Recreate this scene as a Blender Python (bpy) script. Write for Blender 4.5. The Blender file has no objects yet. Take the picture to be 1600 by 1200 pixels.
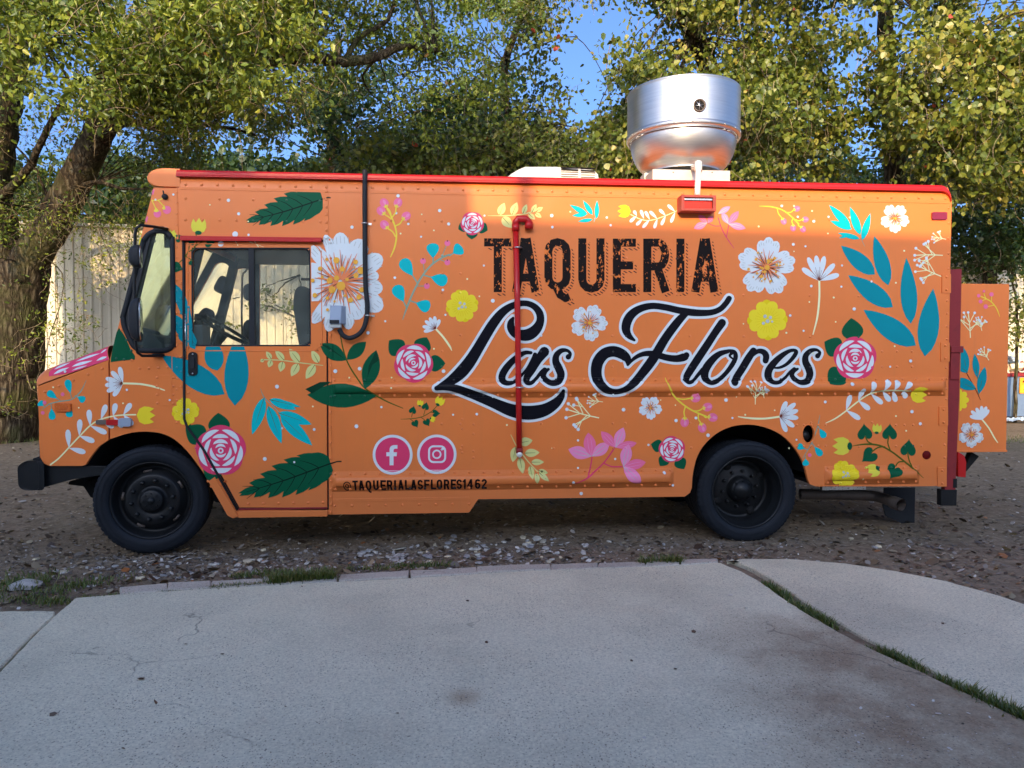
import bpy, bmesh, math, random
import numpy as np
from mathutils import Vector, Matrix
from mathutils.geometry import tessellate_polygon

random.seed(7)
rng = np.random.default_rng(7)
scn = bpy.context.scene
COL = scn.collection
R = math.radians

# ---------------------------------------------------------------- camera
FPX = 1140.0                      # focal length in pixels of the 1600 px wide photograph
PITCH = R(-1.66)
CAM = Vector((0, 0, 1.5))
cd = bpy.data.cameras.new("camera")
cam = bpy.data.objects.new("camera", cd)
COL.objects.link(cam)
cam.location = CAM
cam.rotation_euler = (R(90) + PITCH, 0, 0)
cd.sensor_width = 36
cd.lens = 36 * FPX / 1600
cd.clip_end = 600
scn.camera = cam
scn.render.resolution_x = 1024
scn.render.resolution_y = 768

# ---------------------------------------------------------------- light
SUN_EL, SUN_AZ = R(17), R(10)     # light travels towards +Y, a little to +X
world = bpy.data.worlds.new("World")
scn.world = world
world.use_nodes = True
wn = world.node_tree
sky = wn.nodes.new("ShaderNodeTexSky")
sky.sky_type = 'NISHITA'
sky.sun_disc = False
sky.sun_elevation = SUN_EL
sky.sun_rotation = R(180) + SUN_AZ
sky.air_density = 0.6
sky.dust_density = 5.0
sky.ozone_density = 5.0
wn.links.new(sky.outputs[0], wn.nodes['Background'].inputs[0])
wn.nodes['Background'].inputs[1].default_value = 0.15
sl = bpy.data.lights.new("sun", 'SUN')
sun = bpy.data.objects.new("sun", sl)
COL.objects.link(sun)
LDIR = Vector((math.sin(SUN_AZ) * math.cos(SUN_EL), math.cos(SUN_AZ) * math.cos(SUN_EL), -math.sin(SUN_EL)))
sun.rotation_euler = LDIR.to_track_quat('-Z', 'Y').to_euler()
sun.location = (0, -30, 30)
sl.energy = 2.0
sl.angle = R(0.5)
sl.color = (1.0, 0.68, 0.34)
scn.view_settings.view_transform = 'Standard'
scn.view_settings.look = 'None'
scn.view_settings.gamma = 1
scn.view_settings.use_curve_mapping = False
scn.view_settings.exposure = 1.5

# ---------------------------------------------------------------- places
TH = math.atan(0.0787)            # the truck stands slightly turned
TY0 = 5.94
EX = Vector((math.cos(TH), math.sin(TH), 0))
EY = Vector((-math.sin(TH), math.cos(TH), 0))
TO = Vector((0, TY0, 0))

def ray(px, py):
    r = (px - 800) / FPX
    u = -(py - 600) / FPX
    c, s = math.cos(PITCH), math.sin(PITCH)
    return Vector((r, c - u * s, s + u * c))

def S(px, py, d=0.0):
    """side plane of the truck (local x, z) at depth d behind its skin"""
    v = ray(px, py)
    t = ((TO + d * EY - CAM).dot(EY)) / v.dot(EY)
    p = CAM + v * t - TO
    return (p.dot(EX), p.z)

def S3(px, py, d=0.0):
    x, z = S(px, py, d)
    return Vector((x, d, z))

def G(px, py, z=0.0):
    v = ray(px, py)
    t = (z - CAM.z) / v.z
    p = CAM + v * t
    return Vector((p.x, p.y, z))

def at(px, py, Y):
    v = ray(px, py)
    return CAM + v * (Y / v.y)

# ---------------------------------------------------------------- objects
def tag(o, label=None, cat=None, group=None, kind=None):
    if label: o['label'] = label
    if cat: o['category'] = cat
    if group: o['group'] = group
    if kind: o['kind'] = kind
    return o

def empty(name, loc=(0, 0, 0), rz=0.0):
    o = bpy.data.objects.new(name, None)
    COL.objects.link(o)
    o.location = loc
    o.rotation_euler = (0, 0, rz)
    o.empty_display_size = 0.2
    return o

def link(name, me, parent=None):
    o = bpy.data.objects.new(name, me)
    COL.objects.link(o)
    if parent is not None:
        o.parent = parent
    return o

class MB:
    """collects faces and links them as ONE mesh object"""
    def __init__(s):
        s.v = []; s.f = []; s.m = []; s.sm = []
    def add(s, V, F, m=0, smooth=False):
        b = len(s.v)
        s.v += [tuple(p) for p in V]
        for f in F:
            s.f.append(tuple(b + i for i in f)); s.m.append(m); s.sm.append(smooth)
        return s
    def box(s, a, b, m=0):
        x0, y0, z0 = a; x1, y1, z1 = b
        V = [(x0,y0,z0),(x1,y0,z0),(x1,y1,z0),(x0,y1,z0),(x0,y0,z1),(x1,y0,z1),(x1,y1,z1),(x0,y1,z1)]
        F = [(0,3,2,1),(4,5,6,7),(0,1,5,4),(1,2,6,5),(2,3,7,6),(3,0,4,7)]
        return s.add(V, F, m)
    def tube(s, pts, rad, n=10, m=0, caps=True, smooth=True):
        pts = [Vector(p) for p in pts]
        if not isinstance(rad, (list, tuple)): rad = [rad] * len(pts)
        V = []; F = []
        up = None
        for i, p in enumerate(pts):
            t = (pts[min(i + 1, len(pts) - 1)] - pts[max(i - 1, 0)])
            t = t.normalized() if t.length > 1e-9 else Vector((0, 0, 1))
            if up is None:
                up = Vector((0, 0, 1)) if abs(t.z) < 0.9 else Vector((1, 0, 0))
            a = t.cross(up)
            a = a.normalized() if a.length > 1e-6 else t.orthogonal().normalized()
            b = t.cross(a).normalized()
            up = -b
            for k in range(n):
                q = 2 * math.pi * k / n
                V.append(p + rad[i] * (math.cos(q) * a + math.sin(q) * b))
        for i in range(len(pts) - 1):
            for k in range(n):
                F.append((i*n+k, i*n+(k+1)%n, (i+1)*n+(k+1)%n, (i+1)*n+k))
        s.add(V, F, m, smooth)
        if caps:
            b = len(s.v) - len(V)
            s.f.append(tuple(b + k for k in range(n))[::-1]); s.m.append(m); s.sm.append(False)
            s.f.append(tuple(b + (len(pts)-1)*n + k for k in range(n))); s.m.append(m); s.sm.append(False)
        return s
    def lathe(s, prof, n=48, axis='z', c=(0, 0, 0), m=0, smooth=True, mod=None):
        """prof: (radius, along). axis y or z"""
        V = []; F = []
        for j, (r, h) in enumerate(prof):
            for k in range(n):
                q = 2 * math.pi * k / n
                rr = r if mod is None else mod(j, k, r)
                if axis == 'z':
                    V.append((c[0] + rr*math.cos(q), c[1] + rr*math.sin(q), c[2] + h))
                else:
                    V.append((c[0] + rr*math.cos(q), c[1] + h, c[2] + rr*math.sin(q)))
        for j in range(len(prof) - 1):
            for k in range(n):
                F.append((j*n+k, j*n+(k+1)%n, (j+1)*n+(k+1)%n, (j+1)*n+k))
        return s.add(V, F, m, smooth)
    def plate(s, outer, holes=(), y0=0.0, y1=0.03, m=0):
        """polygon in (x,z) with holes, made solid between y0 and y1"""
        loops = [[Vector((p[0], p[1], 0)) for p in l] for l in [outer] + list(holes)]
        flat = [p for l in loops for p in l]
        tris = tessellate_polygon(loops)
        n = len(flat)
        V = [(p.x, y0, p.y) for p in flat] + [(p.x, y1, p.y) for p in flat]
        F = [tuple(t) for t in tris] + [tuple(n + i for i in t[::-1]) for t in tris]
        b = 0
        for l in loops:
            k = len(l)
            for i in range(k):
                j = (i + 1) % k
                F.append((b + i, b + j, n + b + j, n + b + i))
            b += k
        return s.add(V, F, m)
    def loft(s, secs, m=0, smooth=True, closed=False, caps=False):
        n = len(secs[0])
        V = [p for q in secs for p in q]; F = []
        kk = n if closed else n - 1
        for i in range(len(secs) - 1):
            for k in range(kk):
                F.append((i*n+k, i*n+(k+1)%n, (i+1)*n+(k+1)%n, (i+1)*n+k))
        s.add(V, F, m, smooth)
        if caps:
            b = len(s.v) - len(V)
            s.f.append(tuple(b + k for k in range(n))); s.m.append(m); s.sm.append(False)
            s.f.append(tuple(b + (len(secs)-1)*n + k for k in range(n))[::-1]); s.m.append(m); s.sm.append(False)
        return s
    def build(s, name, mats, parent=None, bevel=0, fix=True):
        me = bpy.data.meshes.new(name)
        me.from_pydata(s.v, [], s.f)
        if not isinstance(mats, (list, tuple)): mats = [mats]
        for m in mats: me.materials.append(m)
        me.polygons.foreach_set('material_index', s.m)
        me.polygons.foreach_set('use_smooth', s.sm)
        if fix:
            bm = bmesh.new(); bm.from_mesh(me)
            bmesh.ops.recalc_face_normals(bm, faces=bm.faces)
            bm.to_mesh(me); bm.free()
        me.update()
        o = link(name, me, parent)
        if bevel:
            md = o.modifiers.new('bevel', 'BEVEL')
            md.width = bevel; md.segments = 2; md.limit_method = 'ANGLE'; md.angle_limit = R(40)
        return o

def cr(pts, n=6, closed=False):
    """Catmull-Rom through tuples of any length"""
    P = [tuple(p) for p in pts]
    out = []
    N = len(P)
    rngi = range(N) if closed else range(N - 1)
    for i in rngi:
        g = (lambda k: P[k % N]) if closed else (lambda k: P[min(max(k, 0), N - 1)])
        p0, p1, p2, p3 = g(i-1), g(i), g(i+1), g(i+2)
        for k in range(n):
            t = k / n
            out.append(tuple(0.5*((2*b)+(-a+c)*t+(2*a-5*b+4*c-d)*t*t+(-a+3*b-3*c+d)*t**3) for a, b, c, d in zip(p0, p1, p2, p3)))
    if not closed: out.append(P[-1])
    return out

def rrect(x0, y0, x1, y1, r, n=5):
    o = []
    for cx, cy, a in ((x1-r, y0+r, -90), (x1-r, y1-r, 0), (x0+r, y1-r, 90), (x0+r, y0+r, 180)):
        for k in range(n + 1):
            q = R(a + 90*k/n)
            o.append((cx + r*math.cos(q), cy + r*math.sin(q)))
    return o

def roundpoly(pts, r, n=4):
    """round the corners of a px polygon; r one radius or one per corner"""
    out = []
    N = len(pts)
    for i in range(N):
        rr = r[i] if isinstance(r, (list, tuple)) else r
        p = Vector(pts[i]); a = Vector(pts[i-1]); b = Vector(pts[(i+1) % N])
        if rr <= 0: out.append(tuple(p)); continue
        da = (a - p); db = (b - p)
        ra = min(rr, da.length*.48); rb = min(rr, db.length*.48)
        A = p + da.normalized()*ra; B = p + db.normalized()*rb
        for k in range(n + 1):
            t = k / n
            out.append(tuple((1-t)**2*A + 2*t*(1-t)*p + t*t*B))
    return out

# ---------------------------------------------------------------- materials
def lin(c):
    c /= 255.0
    return c/12.92 if c <= 0.04045 else ((c+0.055)/1.055)**2.4

def A(r, g, b):
    """base colour of a thing that reads r,g,b in this photograph's blue shade"""
    return tuple(min(0.85, max(0.004, v)) for v in (lin(r)/.66, lin(g)/.82, lin(b)/.98))

def newmat(name):
    m = bpy.data.materials.new(name)
    m.use_nodes = True
    return m, m.node_tree.nodes, m.node_tree.links, m.node_tree.nodes['Principled BSDF']

def ramp(n, l, src, stops, interp='LINEAR'):
    r = n.new('ShaderNodeValToRGB')
    r.color_ramp.interpolation = interp
    e = r.color_ramp.elements
    while len(e) < len(stops): e.new(0.5)
    for k, (p, c) in enumerate(stops):
        e[k].position = p
        e[k].color = (c[0], c[1], c[2], 1) if isinstance(c, (tuple, list)) else (c, c, c, 1)
    l.new(src, r.inputs[0])
    return r.outputs[0]

def noise(n, l, co, scale, detail=4, rough=0.6, dim='3D'):
    t = n.new('ShaderNodeTexNoise')
    t.inputs['Scale'].default_value = scale
    t.inputs['Detail'].default_value = detail
    t.inputs['Roughness'].default_value = rough
    l.new(co, t.inputs['Vector'])
    return t.outputs[0]

def mix(n, l, f, a, b, mode='MIX'):
    x = n.new('ShaderNodeMix'); x.data_type = 'RGBA'; x.blend_type = mode
    for sock, v in ((x.inputs[0], f), (x.inputs[6], a), (x.inputs[7], b)):
        if isinstance(v, (int, float)): sock.default_value = v
        elif isinstance(v, tuple): sock.default_value = (v[0], v[1], v[2], 1)
        else: l.new(v, sock)
    return x.outputs[2]

def math_(n, l, op, a, b=0.0):
    x = n.new('ShaderNodeMath'); x.operation = op
    for k, v in enumerate((a, b)):
        if isinstance(v, (int, float)): x.inputs[k].default_value = v
        else: l.new(v, x.inputs[k])
    return x.outputs[0]

def bump(n, l, bs, h, strength=0.3, dist=0.01):
    b = n.new('ShaderNodeBump')
    b.inputs['Strength'].default_value = strength
    b.inputs['Distance'].default_value = dist
    l.new(h, b.inputs['Height'])
    l.new(b.outputs[0], bs.inputs['Normal'])

def coord(n, which='Object'):
    return n.new('ShaderNodeTexCoord').outputs[which]

def paint(name, col, rough=0.42, metal=0.0, var=0.06, coat=0.0, bmp=0.0, grime=0.0, spec=0.28):
    m, n, l, bs = newmat(name)
    co = coord(n)
    v = noise(n, l, co, 3.0, 5, .65)
    v2 = noise(n, l, co, 60.0, 3, .6)
    a = tuple(c*(1-var) for c in col); b = tuple(min(1, c*(1+var)) for c in col)
    c = ramp(n, l, v, [(.3, a), (.7, b)])
    if grime:
        g = ramp(n, l, noise(n, l, co, 9.0, 8, .75), [(.52, 0.0), (.75, grime)])
        c = mix(n, l, g, c, tuple(x*.35+.01 for x in col))
    l.new(c, bs.inputs['Base Color'])
    l.new(ramp(n, l, v2, [(.2, max(0, rough-.06)), (.8, rough+.08)]), bs.inputs['Roughness'])
    bs.inputs['Metallic'].default_value = metal
    bs.inputs['Coat Weight'].default_value = coat
    bs.inputs['Specular IOR Level'].default_value = spec
    if bmp: bump(n, l, bs, v2, bmp, .002)
    return m

ORANGE = (0.80, 0.205, 0.043)
def body_paint(name, mask=None):
    """orange coach paint: orange-peel, faint dust and weathering streaks"""
    m, n, l, bs = newmat(name)
    co = coord(n)
    v = noise(n, l, co, 1.6, 6, .6)
    c = ramp(n, l, v, [(.25, tuple(x*.95 for x in ORANGE)), (.75, tuple(min(1, x*1.04) for x in ORANGE))])
    # faint vertical dust streaks
    mp = n.new('ShaderNodeMapping'); mp.inputs['Scale'].default_value = (22, 22, 1.6)
    l.new(co, mp.inputs[0])
    st = ramp(n, l, noise(n, l, mp.outputs[0], 1.0, 4, .7), [(.55, 0.0), (.85, .16)])
    c = mix(n, l, st, c, (.42, .17, .075))
    # road dust that lies on the lowest edge of the skirts
    sep = n.new('ShaderNodeSeparateXYZ'); l.new(co, sep.inputs[0])
    h = math_(n, l, 'ADD', sep.outputs[2], math_(n, l, 'MULTIPLY', noise(n, l, co, 7, 5), .25))
    low = ramp(n, l, h, [(.55, .22), (.95, 0.0)])
    c = mix(n, l, low, c, (.36, .15, .07))
    l.new(c, bs.inputs['Base Color'])
    bs.inputs['Roughness'].default_value = .40
    bs.inputs['Coat Weight'].default_value = .03
    bs.inputs['Specular IOR Level'].default_value = .3
    bs.inputs['Coat Roughness'].default_value = .22
    big = noise(n, l, co, 2.6, 2, .5)
    fine = noise(n, l, co, 130.0, 2, .5)
    hh = math_(n, l, 'ADD', math_(n, l, 'MULTIPLY', big, 9.0), math_(n, l, 'MULTIPLY', fine, .12))
    bump(n, l, bs, hh, .22, .004)
    return m

M = {}
M['orange'] = body_paint('orange_coach_paint')
M['blue_white'] = paint('white_vinyl', (.74, .77, .80), .45)
DC = {
 'W': (.69, .74, .74), 'W2': (.50, .52, .49), 'TEAL': A(0, 126, 148), 'CYAN': A(0, 166, 182), 'GRN': A(4, 78, 56), 'DGRN': A(2, 55, 40),
 'MAG': A(186, 60, 105), 'PINK': A(198, 104, 150), 'LPINK': A(205, 128, 178), 'YEL': A(202, 196, 50), 'YEL2': A(190, 184, 28),
 'LIME': A(184, 192, 72), 'PALE': A(176, 192, 134), 'BLK': (.0075, .0075, .011), 'BLK2': (.012, .007, .007), 'GOLD': A(196, 158, 66), 'BRN': A(96, 50, 36),
 'CREAM': A(232, 218, 178), 'STEM': A(205, 195, 70), 'GSTEM': A(70, 84, 30), 'TSTEM': A(110, 150, 140), 'VEIN': A(2, 34, 28), 'OTAN': A(190, 120, 85), 'DRED': A(82, 16, 18),
}
for k, c in DC.items():
    M['d_' + k] = paint('vinyl_' + k.lower(), c, .40 if k not in ('BLK',) else .3, var=.03, bmp=.05, spec=.08)

def worn_letter():
    m, n, l, bs = newmat('worn_black_vinyl')
    co = coord(n)
    mp = n.new('ShaderNodeMapping'); mp.inputs['Scale'].default_value = (1.5, 1, 1)
    l.new(co, mp.inputs[0])
    a = noise(n, l, mp.outputs[0], 26, 5, .66)
    b = noise(n, l, co, 6, 2, .5)
    s = math_(n, l, 'ADD', a, math_(n, l, 'MULTIPLY', math_(n, l, 'SUBTRACT', b, .5), .5))
    f = ramp(n, l, s, [(.60, 0.0), (.615, 1.0)])
    l.new(mix(n, l, f, (.011, .007, .006), ORANGE), bs.inputs['Base Color'])
    bs.inputs['Roughness'].default_value = .5
    bs.inputs['Specular IOR Level'].default_value = .08
    return m
M['worn'] = worn_letter()

def hatch():
    m, n, l, bs = newmat('hatched_drop_shadow_vinyl')
    co = coord(n)
    sep = n.new('ShaderNodeSeparateXYZ'); l.new(co, sep.inputs[0])
    d = math_(n, l, 'ADD', math_(n, l, 'MULTIPLY', sep.outputs[0], 150.0), math_(n, l, 'MULTIPLY', sep.outputs[2], 235.0))
    w = math_(n, l, 'SINE', d)
    f = ramp(n, l, w, [(.35, 0.0), (.45, 1.0)])
    l.new(mix(n, l, f, ORANGE, (.05, .008, .006)), bs.inputs['Base Color'])
    bs.inputs['Roughness'].default_value = .5
    bs.inputs['Specular IOR Level'].default_value = .25
    return m
M['hatch'] = hatch()

M['red'] = paint('red_enamel', (.48, .010, .010), .35, coat=.2)
M['dull_red'] = paint('weathered_red_steel', (.24, .022, .024), .5, grime=.5, bmp=.3)
M['rubber'] = paint('black_rubber', (.016, .018, .021), .62, bmp=.2)
M['tyre'] = paint('tyre_rubber', (.009, .012, .017), .7, bmp=.4, var=.25, grime=.3)
M['black'] = paint('black_painted_steel', (.010, .011, .012), .38, bmp=.15, var=.2)
M['matte_black'] = paint('matte_black_underbody', (.010, .010, .010), .8, bmp=.5, var=.3)  # plain matte black for the underside, recesses and slots
M['chrome'] = paint('bright_zinc', (.62, .62, .60), .28, metal=1, var=.1)
M['rust'] = paint('rusty_exhaust_steel', (.16, .13, .11), .6, metal=.5, grime=.8, bmp=.4)
M['pvc'] = paint('white_pvc', (.78, .76, .68), .4, grime=.1)
M['grey_plastic'] = paint('grey_plastic', (.30, .36, .44), .45)
M['amber'] = paint('amber_lens', (.62, .13, .02), .25, coat=.5)
M['red_lens'] = paint('red_lens', (.22, .008, .03), .22, coat=.5)
M['scarlet'] = paint('scarlet_lens', (.66, .035, .02), .3, coat=.4, grime=.3)
M['lamp_frame'] = paint('faded_red_lamp_frame', (.34, .06, .045), .5, grime=.5)
M['offwhite'] = paint('aged_white_plastic', (.70, .67, .58), .5, grime=.25)
M['interior'] = paint('cab_interior_grey', (.035, .037, .04), .7)
M['seat'] = paint('black_seat_vinyl', (.014, .015, .017), .5)
M['dashm'] = paint('dark_dashboard', (.02, .026, .026), .6)
M['curb_metal'] = paint('galvanised_curb', (.55, .53, .46), .5, metal=.4)

def steel():
    m, n, l, bs = newmat('spun_aluminium')
    co = coord(n)
    mp = n.new('ShaderNodeMapping'); mp.inputs['Scale'].default_value = (3, 3, 240)
    l.new(co, mp.inputs[0])
    v = noise(n, l, mp.outputs[0], 1.0, 3, .6)
    l.new(ramp(n, l, v, [(.3, (.60, .59, .57)), (.7, (.74, .73, .70))]), bs.inputs['Base Color'])
    bs.inputs['Metallic'].default_value = 1
    d = noise(n, l, co, 5, 5, .6)
    l.new(ramp(n, l, d, [(.3, .33), (.7, .42)]), bs.inputs['Roughness'])
    bs.inputs['Anisotropic'].default_value = 0
    return m
M['steel'] = steel()

def glass(name, tint, refl=.05):
    m, n, l, bs = newmat(name)
    n.remove(bs)
    out = n['Material Output']
    t = n.new('ShaderNodeBsdfTransparent'); t.inputs[0].default_value = (*tint, 1)
    g = n.new('ShaderNodeBsdfGlossy'); g.inputs['Roughness'].default_value = .03
    g.inputs[0].default_value = (.9, .95, .92, 1)
    d = n.new('ShaderNodeBsdfDiffuse'); d.inputs[0].default_value = (.45, .5, .42, 1)
    fr = n.new('ShaderNodeFresnel'); fr.inputs[0].default_value = 1.5
    co = coord(n)
    dust = ramp(n, l, noise(n, l, co, 5, 7, .7), [(.4, .03), (.75, .14)])
    m1 = n.new('ShaderNodeMixShader'); m2 = n.new('ShaderNodeMixShader')
    l.new(dust, m1.inputs[0]); l.new(t.outputs[0], m1.inputs[1]); l.new(d.outputs[0], m1.inputs[2])
    l.new(fr.outputs[0], m2.inputs[0]); l.new(m1.outputs[0], m2.inputs[1]); l.new(g.outputs[0], m2.inputs[2])
    l.new(m2.outputs[0], out.inputs[0])
    return m
M['glass'] = glass('green_tinted_glass', (.70, .82, .79))
M['clear'] = glass('clear_glass', (.92, .95, .92))

def dirt():
    m, n, l, bs = newmat('trodden_earth')
    co = coord(n)
    a = noise(n, l, co, .9, 8, .68)
    b = noise(n, l, co, 14, 8, .75)
    c = ramp(n, l, a, [(.3, (.16, .115, .075)), (.5, (.26, .195, .13)), (.72, (.38, .30, .21))])
    c2 = ramp(n, l, b, [(.3, (.07, .05, .033)), (.5, (.24, .18, .12)), (.75, (.50, .40, .29))])
    c = mix(n, l, .6, c, c2)
    # moss and leaf-litter tint under the trees
    g = ramp(n, l, noise(n, l, co, .35, 5, .7), [(.5, 0.0), (.7, .35)])
    c = mix(n, l, g, c, (.085, .085, .035))
    v = n.new('ShaderNodeTexVoronoi'); v.inputs['Scale'].default_value = 42
    l.new(co, v.inputs[0])
    sp = ramp(n, l, v.outputs['Distance'], [(.12, 1.0), (.2, 0.0)])
    gate = ramp(n, l, noise(n, l, co, 2.2, 4), [(.5, 0.0), (.62, 1.0)])
    c = mix(n, l, math_(n, l, 'MULTIPLY', sp, gate), c, (.36, .33, .28))
    l.new(c, bs.inputs['Base Color'])
    bs.inputs['Roughness'].default_value = .95
    bs.inputs['Specular IOR Level'].default_value = .15
    hh = math_(n, l, 'ADD', b, math_(n, l, 'MULTIPLY', noise(n, l, co, 90, 4, .7), .5))
    bump(n, l, bs, hh, .9, .02)
    return m
M['dirt'] = dirt()

def concrete(name, base, brown=False, seed=0.0):
    m, n, l, bs = newmat(name)
    co = n.new('ShaderNodeNewGeometry').outputs['Position']
    mp = n.new('ShaderNodeMapping'); mp.inputs['Location'].default_value = (seed, seed*.7, 0)
    l.new(co, mp.inputs[0]); q = mp.outputs[0]
    a = noise(n, l, q, .8, 7, .62)
    b = noise(n, l, q, 3.5, 8, .7)
    c = ramp(n, l, a, [(.28, tuple(x*.74 for x in base)), (.5, base), (.74, tuple(x*1.14 for x in base))])
    c = mix(n, l, ramp(n, l, b, [(.3, 0.0), (.72, .32)]), c, tuple(x*f for x, f in zip(base, (1.14, 1.08, 1.04))))
    # big dark stains
    c = mix(n, l, ramp(n, l, noise(n, l, q, .55, 4, .5), [(.55, 0.0), (.70, .28)]), c, tuple(x*f for x, f in zip(base, (.50, .54, .60))))
    c = mix(n, l, ramp(n, l, noise(n, l, q, 1.3, 5, .65), [(.55, 0.0), (.72, .35)]), c, tuple(x*f for x, f in zip(base, (.92, .80, .74))))
    sep = n.new('ShaderNodeSeparateXYZ'); l.new(co, sep.inputs[0])
    wob = math_(n, l, 'MULTIPLY', math_(n, l, 'SUBTRACT', noise(n, l, q, 1.7, 6, .6), .5), 1.5)
    if brown:
        # worn patch: laitance gone, brown aggregate shows
        X = math_(n, l, 'ADD', sep.outputs[0], wob)
        Y = math_(n, l, 'ADD', sep.outputs[1], wob)
        fx = ramp(n, l, math_(n, l, 'MULTIPLY', math_(n, l, 'SUBTRACT', X, .85), 1.0), [(.0, 0.0), (.75, 1.0)])
        fy = ramp(n, l, math_(n, l, 'MULTIPLY', math_(n, l, 'SUBTRACT', 4.5, Y), 1.0), [(.0, 0.0), (.7, 1.0)])
        f = math_(n, l, 'MULTIPLY', math_(n, l, 'MULTIPLY', fx, fy), ramp(n, l, noise(n, l, q, 2.6, 7, .7), [(.28, .5), (.6, 1.0)]))
        c = mix(n, l, f, c, mix(n, l, noise(n, l, q, 34, 5, .85), (.13, .088, .052), (.46, .35, .23)))
        # rust spot
        ds = n.new('ShaderNodeVectorMath'); ds.operation = 'DISTANCE'
        l.new(co, ds.inputs[0]); ds.inputs[1].default_value = tuple(G(722, 1090, .03))
        rs = ramp(n, l, math_(n, l, 'ADD', ds.outputs['Value'], math_(n, l, 'MULTIPLY', wob, .06)), [(.02, .55), (.10, 0.0)])
        c = mix(n, l, rs, c, (.30, .19, .10))
    # aggregate specks, dark, pale and rusty
    for sc, thr, col, g0 in ((95, .22, (.16, .14, .12), .35), (55, .16, (.05, .05, .055), .50), (38, .13, (.03, .032, .034), .60), (70, .14, (.55, .52, .48), .55), (48, .12, (.22, .11, .06), .60)):
        v = n.new('ShaderNodeTexVoronoi'); v.inputs['Scale'].default_value = sc
        mq = n.new('ShaderNodeMapping'); mq.inputs['Location'].default_value = (sc*.37, sc*.11, 0); mq.inputs['Scale'].default_value = (1, .8, 1)
        l.new(q, mq.inputs[0]); l.new(mq.outputs[0], v.inputs[0])
        s = ramp(n, l, v.outputs['Distance'], [(thr, 1.0), (thr+.06, 0.0)])
        sv = n.new('ShaderNodeSeparateColor'); l.new(v.outputs['Color'], sv.inputs[0])
        k = math_(n, l, 'MULTIPLY', ramp(n, l, sv.outputs[0], [(g0, 0.0), (g0+.02, 1.0)], 'CONSTANT'), ramp(n, l, noise(n, l, q, 1.1, 4, .7), [(.35, .25), (.65, 1.0)]))
        c = mix(n, l, math_(n, l, 'MULTIPLY', math_(n, l, 'MULTIPLY', s, k), .8), c, col)
    # hairline cracks
    v = n.new('ShaderNodeTexVoronoi'); v.feature = 'DISTANCE_TO_EDGE'; v.inputs['Scale'].default_value = .42
    wv = n.new('ShaderNodeVectorMath'); wv.operation = 'ADD'
    nz = n.new('ShaderNodeTexNoise'); nz.inputs['Scale'].default_value = 2.5; nz.inputs['Detail'].default_value = 6
    l.new(q, nz.inputs[0]); l.new(q, wv.inputs[0])
    vm = n.new('ShaderNodeVectorMath'); vm.operation = 'SCALE'; vm.inputs['Scale'].default_value = .55
    l.new(nz.outputs['Color'], vm.inputs[0]); l.new(vm.outputs[0], wv.inputs[1])
    l.new(wv.outputs[0], v.inputs[0])
    ck = math_(n, l, 'MULTIPLY', ramp(n, l, v.outputs['Distance'], [(.0008, .6), (.0022, 0.0)]), ramp(n, l, noise(n, l, q, .9, 2), [(.56, 0.0), (.62, 1.0)]))
    c = mix(n, l, ck, c, (.05, .045, .04))
    fine = noise(n, l, q, 160, 4, .7)
    c = mix(n, l, .55, c, mix(n, l, 1.0, c, ramp(n, l, noise(n, l, q, 75, 5, .8), [(.3, .5), (.7, 1.45)]), 'MULTIPLY'))
    l.new(c, bs.inputs['Base Color'])
    bs.inputs['Roughness'].default_value = .88
    bs.inputs['Specular IOR Level'].default_value = .25
    hh = math_(n, l, 'ADD', math_(n, l, 'MULTIPLY', fine, .4), math_(n, l, 'SUBTRACT', b, math_(n, l, 'MULTIPLY', ck, .6)))
    bump(n, l, bs, hh, .45, .006)
    return m
M['conc'] = concrete('worn_concrete', (.66, .62, .455), brown=True)
M['conc2'] = concrete('pale_worn_concrete', (.68, .62, .45), seed=11.3)
M['conc3'] = concrete('kerb_concrete', (.50, .45, .37), seed=5.1)

def bark():
    m, n, l, bs = newmat('furrowed_bark')
    co = coord(n)
    mp = n.new('ShaderNodeMapping'); mp.inputs['Scale'].default_value = (7, 7, 1.6)
    l.new(co, mp.inputs[0])
    v = n.new('ShaderNodeTexVoronoi'); v.feature = 'DISTANCE_TO_EDGE'; v.inputs['Scale'].default_value = 1.6
    nz = n.new('ShaderNodeTexNoise'); nz.inputs['Scale'].default_value = 1.5; nz.inputs['Detail'].default_value = 6
    l.new(mp.outputs[0], nz.inputs[0])
    ad = n.new('ShaderNodeVectorMath'); ad.operation = 'ADD'
    l.new(mp.outputs[0], ad.inputs[0]); l.new(nz.outputs['Color'], ad.inputs[1]); l.new(ad.outputs[0], v.inputs[0])
    h = math_(n, l, 'ADD', math_(n, l, 'MULTIPLY', v.outputs['Distance'], 1.4), math_(n, l, 'MULTIPLY', noise(n, l, co, 22, 8, .75), .5))
    c = ramp(n, l, h, [(.2, (.014, .010, .007)), (.5, (.065, .05, .032)), (.85, (.155, .13, .085))])
    mo = ramp(n, l, noise(n, l, co, 1.8, 5, .6), [(.48, 0.0), (.66, .55)])
    c = mix(n, l, mo, c, (.075, .08, .028))
    l.new(c, bs.inputs['Base Color'])
    bs.inputs['Roughness'].default_value = .95
    bs.inputs['Specular IOR Level'].default_value = .1
    bump(n, l, bs, h, 1.0, .045)
    return m
M['bark'] = bark()

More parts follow.
